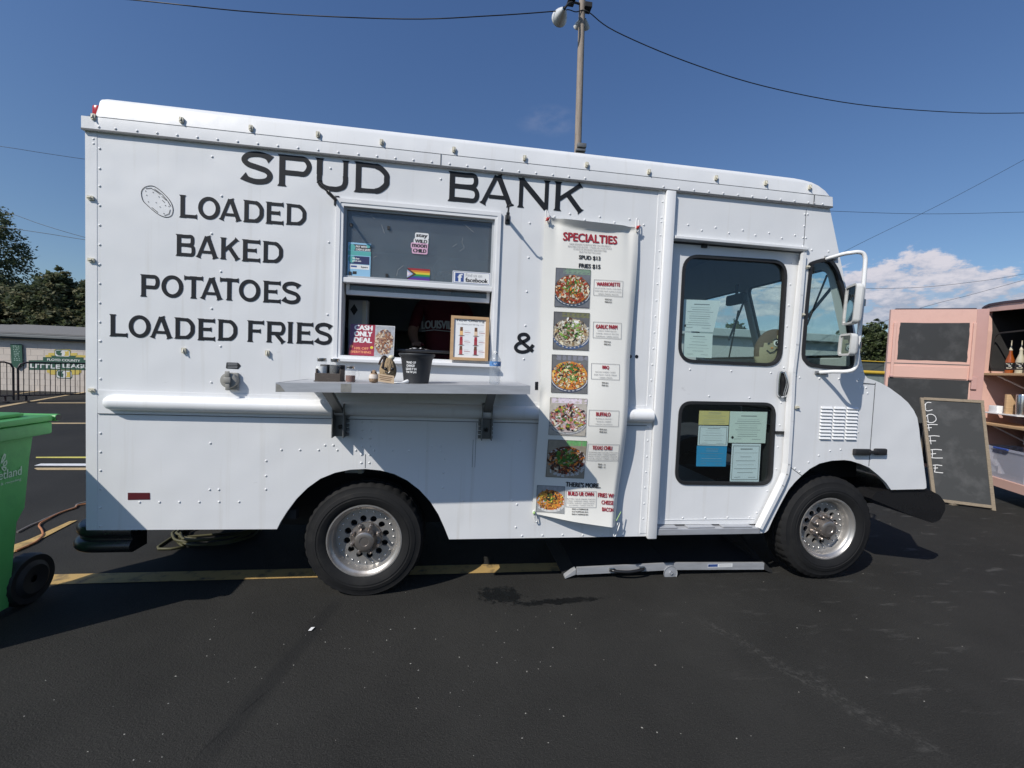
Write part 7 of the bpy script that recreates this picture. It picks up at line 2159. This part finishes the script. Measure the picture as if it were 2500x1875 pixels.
# syrup bottles on the upper shelf
def pump_bottle(lab, px_, liquid):
    p = on_face('T', px_, 1090, .16); z0 = zs[0] + .004; h = on_face('T', px_ - 15, 730, .16).z - z0
    t = thing('syrup_bottle', lab, 'bottle', (p.x, p.y, z0), 'pump bottles on the trailer shelf')
    r = .045
    MB().lathe([(0, 0), (r, 0), (r, h * .38), (r * .85, h * .45), (r * .42, h * .60), (r * .36, h * .70), (0, h * .70)], (p.x, p.y, z0), (0, 0, 1), 20).build('bottle_body', liquid, t, smooth=50)
    MB().lathe([(r * 1.02, h * .12), (r * 1.02, h * .33)], (p.x, p.y, z0), (0, 0, 1), 20).build('label', BLACKGLOSS, t, smooth=50)
    def fn(u, v, hh): 
        a = u; d = Vector((-.85, -.53)); s = Vector((d.y, -d.x)) * -1
        return (p.x + (r * 1.05 + hh) * (d.x * math.cos(a) + s.x * math.sin(a)), p.y + (r * 1.05 + hh) * (d.y * math.cos(a) + s.y * math.sin(a)), z0 + v * h)
    pr = Print(fn); pr.stroke([(-.8, .30), (-.2, .275), (.5, .30)], .02, CREAM); pr.stroke([(-.6, .17), (0, .15), (.5, .18)], .03, CREAM); pr.stroke([(-.2, .23), (.3, .225)], .02, PW); pr.build('label_print', t)
    MB().lathe([(r * .40, h * .70), (r * .45, h * .72), (r * .2, h * .80), (r * .12, h * .82), (r * .10, h * .98), (r * .22, h * .985), (0, h)], (p.x, p.y, z0), (0, 0, 1), 14).build('pump', M('cream_pump', (.62, .56, .42), .4, var=.1), t, smooth=40)
pump_bottle('amber syrup pump bottle, the left one on the upper trailer shelf', 1905, M('amber_syrup', (.30, .07, .012), .15, var=.15, coat=.6))
pump_bottle('pale syrup pump bottle next to the amber one on the upper trailer shelf', 2045, M('pale_syrup', (.50, .46, .34), .15, var=.15, coat=.6))
pump_bottle('dark syrup pump bottle cut by the right edge of the photo', 2170, M('dark_syrup', (.06, .02, .01), .15, var=.15, coat=.6))
# small white shelf with box, tumbler and board
p = on_face('U', 1100, 300, .05); q = on_face('U', 1530, 330, .05)
zt_ = (p.z + q.z) / 2
ua = (Vector((p.x, p.y)) - C0).dot(FD); ub = (Vector((q.x, q.y)) - C0).dot(FD)
MB().box((ua, .0, zt_ - .012), (ub, .24, zt_ + .004), .003, fn=ffn_).build('small_tray_shelf', WHITE, trailer)
def at_face(z, x, dep=.08):
    r_ = on_face(z, x, 250, dep); return (Vector((r_.x, r_.y)) - C0 - ND * dep).dot(FD)
u0, u1 = at_face('U', 1140), at_face('U', 1248); hbx = on_face('U', 1190, 208, .08).z
o = MB().box((u0, .05, zt_ + .0045), (u1, .15, hbx), .004, fn=ffn_).build('white_box', PW, None, smooth=30); tag(o, 'little white box at the left end of the small trailer shelf', 'box')
u0 = at_face('U', 1335); o = MB().box((u0 - .02, .06, zt_ + .0045), (u0 + .02, .16, on_face('U', 1335, 65, .1).z), .004, fn=ffn_).build('cutting_board', TIMBER, None, smooth=30); tag(o, 'narrow wooden board standing on the small trailer shelf', 'board')
u0, u1 = at_face('U', 1452), at_face('U', 1540); cc = ffn_((u0 + u1) / 2, .1, zt_ + .0045); r_ = abs(u1 - u0) / 2; hh = on_face('U', 1500, 68, .1).z - cc[2]
o = MB().lathe([(0, 0), (r_ * .85, 0), (r_, hh * .5), (r_ * 1.05, hh * .97), (r_, hh), (0, hh)], cc, (0, 0, 1), 24).build('tumbler', STEEL2 if 'STEEL2' in globals() else CHROME_DULL, None, smooth=40); tag(o, 'stainless steel tumbler on the small trailer shelf', 'tumbler')
# clear tub of bottles on the trailer floor
ptl = on_face('U', 1115, 720, .10); zt2 = on_face('U', 1300, 740, .1).z; zb2 = bot + .002
ua = (Vector((ptl.x, ptl.y)) - C0 - ND * .1).dot(FD) - .05
TUB = bpy.data.materials.new('cloudy_tub_plastic'); TUB.use_nodes = True
p_ = TUB.node_tree.nodes['Principled BSDF']; p_.inputs['Base Color'].default_value = (.62, .64, .74, 1); p_.inputs['Roughness'].default_value = .25; p_.inputs['Alpha'].default_value = .38
tub = thing('storage_tub', 'cloudy clear storage tub of bottles on the trailer floor', 'tub', ffn_(ua + .3, .2, zb2))
MB().band([(ua, .04), (ua + .75, .04), (ua + .75, .44), (ua, .44)], [(ua + .008, .048), (ua + .742, .048), (ua + .742, .432), (ua + .008, .432)], zb2, zt2, lambda u, y, v: ffn_(u, v, y)).build('tub_wall', TUB, tub)
MB().band([(ua - .012, .028), (ua + .762, .028), (ua + .762, .452), (ua - .012, .452)], [(ua + .004, .044), (ua + .746, .044), (ua + .746, .436), (ua + .004, .436)], zt2 - .03, zt2, lambda u, y, v: ffn_(u, v, y)).build('tub_rim', TUB, tub)
b1_ = (Vector((on_face('U', 1175, 740, .02).x, on_face('U', 1175, 740, .02).y)) - C0).dot(FD); b2_ = (Vector((on_face('U', 1360, 750, .02).x, on_face('U', 1360, 750, .02).y)) - C0).dot(FD)
MB().box((b1_, .004, zt2 - .020), (b2_, .027, zt2 + .006), .006, fn=ffn_).build('tub_clip', M('blue_clip', (.05, .10, .36), .4, var=.1), tub)
first = None
for i, xx in enumerate((1270, 1355, 1435, 1500, 1560)):
    u_ = at_face('U', xx, .2); c_ = ffn_(u_, .18, zb2 + .004)
    if first is None:
        first = thing('clear_bottle', 'leftmost clear bottle inside the storage tub', 'bottle', c_, 'bottles in the storage tub')
        MB().lathe([(0, 0), (.034, 0), (.034, .15), (.014, .20), (.014, .25)], c_, (0, 0, 1), 14).build('bottle_body', GLASSJ, first, smooth=50)
        MB().lathe([(.017, .245), (.017, .275), (0, .275)], c_, (0, 0, 1), 12).build('bottle_cap', CHROME_DULL, first, smooth=40)
        MB().lathe([(.035, .03), (.035, .11)], c_, (0, 0, 1), 14).build('label', PLGREY, first, smooth=50)
    else:
        o = copy_tree(first); o.location = c_; o['label'] = ('second', 'third', 'fourth', 'last')[i - 1] + ' clear bottle from the left inside the storage tub'
# ------------------------------------------------------------------ A-frame chalkboard
BWOOD = M('weathered_board_frame', (.25, .205, .15), .85, var=.35, scale=6, stretch=(3, 3, 14), bump=.3, bscale=50, dark=(.10, .08, .06), dscale=10, damt=.7)
bd = Vector((.845, -.535)).normalized(); bn = Vector((.535, .845)).normalized(); BR0 = Vector((6.74, 1.54)); KL, ZT = .445, 1.336
board = thing('coffee_board', 'leaning A-frame chalkboard with COFFEE written down its left side', 'sign board', (BR0.x, BR0.y, 0))
def bpl(z, x, y):
    """pixel -> (u along the board, s up the slope) on the leaning plane"""
    d = ray(z, x, y)
    up_ = Vector((bn.x * KL, bn.y * KL, ZT)); al = Vector((bd.x, bd.y, 0)); nrm = al.cross(up_).normalized()
    t = (Vector((BR0.x, BR0.y, 0)) - CAM).dot(nrm) / d.dot(nrm); p = CAM + d * t - Vector((BR0.x, BR0.y, 0))
    return p.dot(al), p.dot(up_) / up_.length_squared
_up3 = Vector((bn.x * KL, bn.y * KL, ZT)); _al3 = Vector((bd.x, bd.y, 0)); _n3 = _al3.cross(_up3).normalized()
if _n3.dot(CAM - Vector((BR0.x, BR0.y, 0))) < 0: _n3 = -_n3
def bf(u, y, v): return Vector((BR0.x, BR0.y, 0)) + _al3 * u + _up3 * v - _n3 * y
tlb, trb, brb, blb = bpl('U', 238, 104), bpl('U', 1040, 155), bpl('U', 1195, 1535), bpl('U', 560, 1400)
ulb = tlb[0]; ub0 = bpl('U', 380, 1260)[0]; urt, urb = trb[0], brb[0]
ulbot = ub0 + (ub0 - ulb) * .12
vt = (tlb[1] + trb[1]) / 2; vb = (bpl('U', 600, 1425)[1] + bpl('U', 1150, 1490)[1]) / 2
def edge(v, a, c): return a + (c - a) * (vt - v) / vt
MB().hexa([bf(ulb, -.012, vt), bf(ulb + .036, -.012, vt), bf(ulb + .036, .02, vt), bf(ulb, .02, vt), bf(ulbot, -.012, 0), bf(ulbot + .036, -.012, 0), bf(ulbot + .036, .02, 0), bf(ulbot, .02, 0)]).build('side_rail', BWOOD, board)
MB().hexa([bf(urt - .03, -.012, vt - .02), bf(urt, -.012, vt - .02), bf(urt, .02, vt - .02), bf(urt - .03, .02, vt - .02), bf(urb - .036, -.012, 0), bf(urb, -.012, 0), bf(urb, .02, 0), bf(urb - .036, .02, 0)]).build('side_rail', BWOOD, board)
MB().box((ulb + .037, -.014, vt - .022), (urt + .002, .02, vt + .004), fn=bf).build('top_rail', BWOOD, board)
um0, um1 = edge(vb, ulb, ulbot) + .037, edge(vb, urt, urb) - .037
MB().box((um0, -.013, vb - .012), (um1, .02, vb + .014), fn=bf).build('bottom_rail', BWOOD, board)
MB().hexa([bf(ulb + .030, -.002, vt - .01), bf(urt - .025, -.002, vt - .01), bf(urt - .025, .010, vt - .01), bf(ulb + .030, .010, vt - .01), bf(um0 - .01, -.002, vb), bf(um1 + .01, -.002, vb), bf(um1 + .01, .010, vb), bf(um0 - .01, .010, vb)]).build('chalk_surface', CHALK, board)
# rear legs of the frame
for u_ in (ulbot + .05, urb - .06):
    a = bf(u_, .03, vt * .97); c = Vector((a.x, a.y, 0)) + Vector((bn.x, bn.y, 0)) * .22 + _al3 * 0
    MB().bar(a, c, .03, .03).build('rear_leg', BWOOD, board)
CHK = M('white_chalk', (.66, .66, .66), .9, var=.25, scale=120)
def ck(*pts): pr.stroke([(p.x, p.y) for p in smooth_path([Vector(bpl('U', *q)) for q in pts], 5)], .0068, CHK)
pr = Print(lambda u, v, h: bf(u, -.0026 - h, v)); ck((380, 172), (330, 170), (295, 205), (295, 245), (330, 275), (395, 262)); ck((310, 185), (305, 225), (312, 255)); pr.build('chalk_letter', board, kind='stuff')
pr = Print(lambda u, v, h: bf(u, -.0026 - h, v)); ck((345, 320), (312, 350), (312, 395), (345, 420), (400, 422), (440, 390), (430, 345), (390, 320), (345, 320)); ck((335, 325), (335, 370), (345, 418)); pr.build('chalk_letter', board, kind='stuff')
pr = Print(lambda u, v, h: bf(u, -.0026 - h, v)); ck((322, 450), (380, 447), (460, 450)); ck((345, 450), (348, 490), (355, 528)); ck((330, 492), (385, 487)); pr.build('chalk_letter', board, kind='stuff')
pr = Print(lambda u, v, h: bf(u, -.0026 - h, v)); ck((340, 597), (410, 590), (485, 597)); ck((365, 597), (370, 650), (378, 698)); ck((355, 655), (440, 655)); pr.build('chalk_letter', board, kind='stuff')
pr = Print(lambda u, v, h: bf(u, -.0026 - h, v)); ck((372, 768), (440, 763), (515, 770)); ck((392, 768), (395, 820), (390, 870)); ck((372, 822), (440, 815)); ck((382, 868), (440, 872), (525, 872)); pr.build('chalk_letter', board, kind='stuff')
pr = Print(lambda u, v, h: bf(u, -.0026 - h, v)); ck((400, 965), (450, 960), (518, 968)); ck((428, 965), (430, 1010), (420, 1050)); ck((410, 1000), (465, 997)); ck((418, 1048), (470, 1055), (530, 1060)); pr.build('chalk_letter', board, kind='stuff')
a = G('U', 620, 1465); o = MB().box((a[0], a[1] - .03, 0), (a[0] + .09, a[1] + .03, .03), .004).build('wood_block', BWOOD, None); tag(o, 'small offcut of pale wood on the ground under the chalkboard', 'wood block')

# ------------------------------------------------------------------ ball-field fence far right
fence = thing('field_fence', 'low chain link ball field fence with a yellow padded top at the right', 'fence', (30, 27, 0))
YF = 26.0
za, zb_ = W('S', 640, 1255, YF)[1], W('S', 640, 1385, YF)[1]
CAP = M('yellow_fence_cap', (.62, .40, .04), .5, var=.1); LINK = M('dark_wind_screen', (.09, .10, .085), .8, var=.25, scale=4); GALV = M('galvanised_pipe', (.40, .41, .40), .4, .6, var=.1)
MB().tube([(14, YF, za), (60, YF, za)], .04, 8).build('top_pipe', CAP, fence, smooth=60)
MB().box((14, YF + .05, .4), (60, YF + .08, za - .05)).build('wind_screen', LINK, fence)
pm = None
for i in range(16):
    if pm is None: pm = MB().tube([(0, 0, 0), (0, 0, za)], .035, 8).build('fence_post', GALV, None, smooth=60); o = pm
    else: o = link('fence_post', pm.data)
    o.location = (15 + i * 3, YF - .02, 0); adopt(o, fence)
f2 = thing('field_fence', 'nearer fence line with a thick yellow tube cap beside the truck nose', 'fence', (20, 17, 0))
YF2 = 17.0; z2_ = W('S', 640, 1368, YF2)[1]
MB().tube([(9, YF2, z2_), (45, YF2, z2_)], .10, 10).build('yellow_tube_cap', CAP, f2, smooth=60)
MB().box((9, YF2 + .02, .0), (45, YF2 + .05, z2_ - .08)).build('fence_mesh', M('pale_fence_mesh', (.22, .26, .24), .8, var=.5, scale=3), f2)
for i in range(10):
    o = link('fence_post', pm.data, None, (10 + i * 3.5, YF2 + .10, 0)); o.scale.z = z2_ / za; adopt(o, f2)

# long pale roofed shed added in place of a reflection in the cab glass
standin = thing('reflection_standin', 'long grey roofed shed in place of a building mirrored in the cab windows', 'standin', (22, 24, 0))
YS = 22.0
xa, xb = W('F', -200, 1190, YS)[0], W('F', 1540, 1190, YS)[0]; zt_ = W('F', 900, 1190, YS)[1]
SHW = M('pale_metal_siding', (.45, .47, .46), .6, var=.12, scale=2, stretch=(6, 1, 1)); SHR = M('grey_metal_roof', (.38, .42, .42), .5, var=.1)
MB().box((xa, YS, 0), (xb, YS + 5, zt_ - .5)).build('wall', SHW, standin); MB().box((xa - .2, YS - .4, zt_ - .5), (xb + .1, YS + 5.3, zt_), .05).build('roof', SHR, standin)

# ------------------------------------------------------------------ trees
LEAF_D = M('dark_leaf', (.082, .105, .055), .7, var=.5, scale=1.2); LEAF_M = M('mid_leaf', (.125, .150, .068), .7, var=.5, scale=1.2); LEAF_O = M('olive_leaf', (.20, .19, .10), .7, var=.5, scale=1.0); LEAF_P = M('fresh_leaf', (.075, .105, .032), .7, var=.5, scale=1.2)
for m_ in (LEAF_D, LEAF_M, LEAF_O, LEAF_P): glow_through(m_, .40)
BARK = M('grey_bark', (.10, .08, .06), .9, var=.3, bump=.5, bscale=20)
def tree(label, x, y, h, blobs, n, leaf, mats, seed, trunk_h=.35, cat='tree', group='trees around the lot'):
    """blobs: (dx, dy, z, rx, rz); leaves fill the blobs' shells in clumps"""
    rd = random.Random(seed)
    t = thing('tree', label, cat, (x, y, 0), group)
    b = MB(); zc = min(bb[2] for bb in blobs)
    r0 = .030 * h
    b.tube([(x, y, 0), (x + .1, y, h * trunk_h * .6), (x - .05, y, h * .62), (x, y, h * .85)], [r0, r0 * .8, r0 * .45, r0 * .12], 10)
    for bb in blobs: b.tube([(x, y, h * trunk_h * rd.uniform(.6, 1.1)), (x + bb[0] * .5, y + bb[1] * .5, (h * trunk_h + bb[2]) / 2), (x + bb[0], y + bb[1], bb[2])], [r0 * .4, r0 * .25, r0 * .08], 6)
    b.build('trunk', BARK, t, smooth=60)
    vs, fs, mi = [], [], []
    tot = sum(bb[3] ** 2 * bb[4] for bb in blobs) or 1
    for bb in blobs:
        k = int(n * bb[3] ** 2 * bb[4] / tot); ncl = max(6, k // 26)
        for c in range(ncl):
            u, a = rd.uniform(-1, 1), rd.random() * 6.283; q = rd.uniform(.55, 1.06) ** .6
            s = math.sqrt(1 - u * u)
            cx, cy, cz = x + bb[0] + bb[3] * q * s * math.cos(a), y + bb[1] + bb[3] * q * s * math.sin(a), bb[2] + bb[4] * q * u
            cr = bb[3] * rd.uniform(.10, .24); m = rd.randrange(len(mats))
            for _ in range(max(4, k // ncl)):
                p = Vector((rd.gauss(cx, cr * .6), rd.gauss(cy, cr * .6), rd.gauss(cz, cr * .45)))
                e1 = Vector((rd.gauss(0, 1), rd.gauss(0, 1), rd.gauss(0, .6))).normalized() * leaf * rd.uniform(.6, 1.3); e2 = e1.cross(Vector((rd.gauss(0, 1), rd.gauss(0, 1), rd.gauss(0, 1)))).normalized() * leaf * rd.uniform(.3, .55)
                o = len(vs); vs += [p + e1, p + e2, p - e1, p - e2]; fs.append((o, o + 1, o + 2, o + 3)); mi.append(m if rd.random() < .8 else rd.randrange(len(mats)))
    bb_ = MB(); bb_.add(vs, fs); bb_.m = mi
    bb_.build('crown', mats, t, recalc=False)
    return t
def at(x, y, Y): return W('d', x, y, Y)
YT = 23.0
def tb(cx, top, bot, rx, Y, seed, n, label, mats, leaf=.16, k=7, cone=0.0):
    """tree whose crown spans pixels cx +- rx, top..bot at depth Y"""
    rd = random.Random(seed)
    x0, zt_ = at(cx, top, Y); _, zb_ = at(cx, bot, Y); r = abs(at(cx + rx, (top + bot) / 2, Y)[0] - at(cx, (top + bot) / 2, Y)[0])
    H_ = zt_ - zb_; bl_ = []
    for i in range(k):
        f = (i + .5) / k; rr_ = r * (math.sin(math.pi * (.18 + .74 * f)) if not cone else (1 - cone * f) * .9)
        a = rd.random() * 6.28; d = r * .42 * (1 - f * .6)
        bl_.append((d * math.cos(a), d * math.sin(a), zb_ + H_ * (f * .86 + .06), rr_ * rd.uniform(.55, .75), H_ * .17 * rd.uniform(.85, 1.2)))
    bl_.append((0, 0, zb_ + H_ * .5, r * .6, H_ * .42))
    tree(label, x0, Y, zt_, bl_, n, leaf, mats, seed)
tb(-50, 405, 770, 150, 36, 31, 24000, 'tallest dark tree at the left edge of the photo', [LEAF_D, LEAF_D, LEAF_M], .13, 8)
tb(120, 575, 745, 75, 24, 32, 17000, 'olive green bushy tree behind the block building nearest the truck', [LEAF_O, LEAF_M, LEAF_D], .13, 6)
tb(20, 600, 755, 85, 27, 33, 14000, 'shaded round tree between the tall tree and the olive tree', [LEAF_M, LEAF_O, LEAF_D], .13, 6)
tb(215, 590, 745, 70, 24.5, 34, 14000, 'olive tree half hidden by the rear corner of the truck', [LEAF_O, LEAF_D, LEAF_M], .16, 6)
tb(70, 640, 770, 130, 31, 35, 10000, 'low dark tree filling the gap above the shingle roof', [LEAF_D, LEAF_M], .17, 5)
tb(1893, 690, 800, 42, 34, 36, 8000, 'dark tree between the truck nose and the pink trailer', [LEAF_D, LEAF_M, LEAF_P], .20, 6)
tb(1830, 715, 800, 40, 38, 37, 7000, 'fresh green tree seen through the quarter window', [LEAF_P, LEAF_M], .20, 5)
tb(1960, 700, 810, 45, 38, 38, 6000, 'dark tree behind the pink trailer door', [LEAF_D, LEAF_M], .2, 5)
tb(1590, 690, 800, 42, 34, 39, 7000, 'green tree seen through the cab door window', [LEAF_P, LEAF_M, LEAF_D], .2, 6)
# trees behind the photographer that the glass mirrors
for i, (x, y, h, r) in enumerate(((-26, -38, 7, 4), (8.5, -46, 10, 3.0), (20, -44, 6, 4), (40, -36, 7, 4.2))):
    rd = random.Random(50 + i)
    bl_ = [(rd.uniform(-r, r) * .5, rd.uniform(-r, r) * .5, h * rd.uniform(.3, .6), r * .55, h * .18) for _ in range(6)] + [(0, 0, h * .6, r * .7, h * .32)]
    tree(('broad tree behind the photographer, %s' % ('far left', 'left of centre', 'right of centre', 'far right')[i]), x, y, h, bl_, 3500, .24, [LEAF_D, LEAF_M], 60 + i)
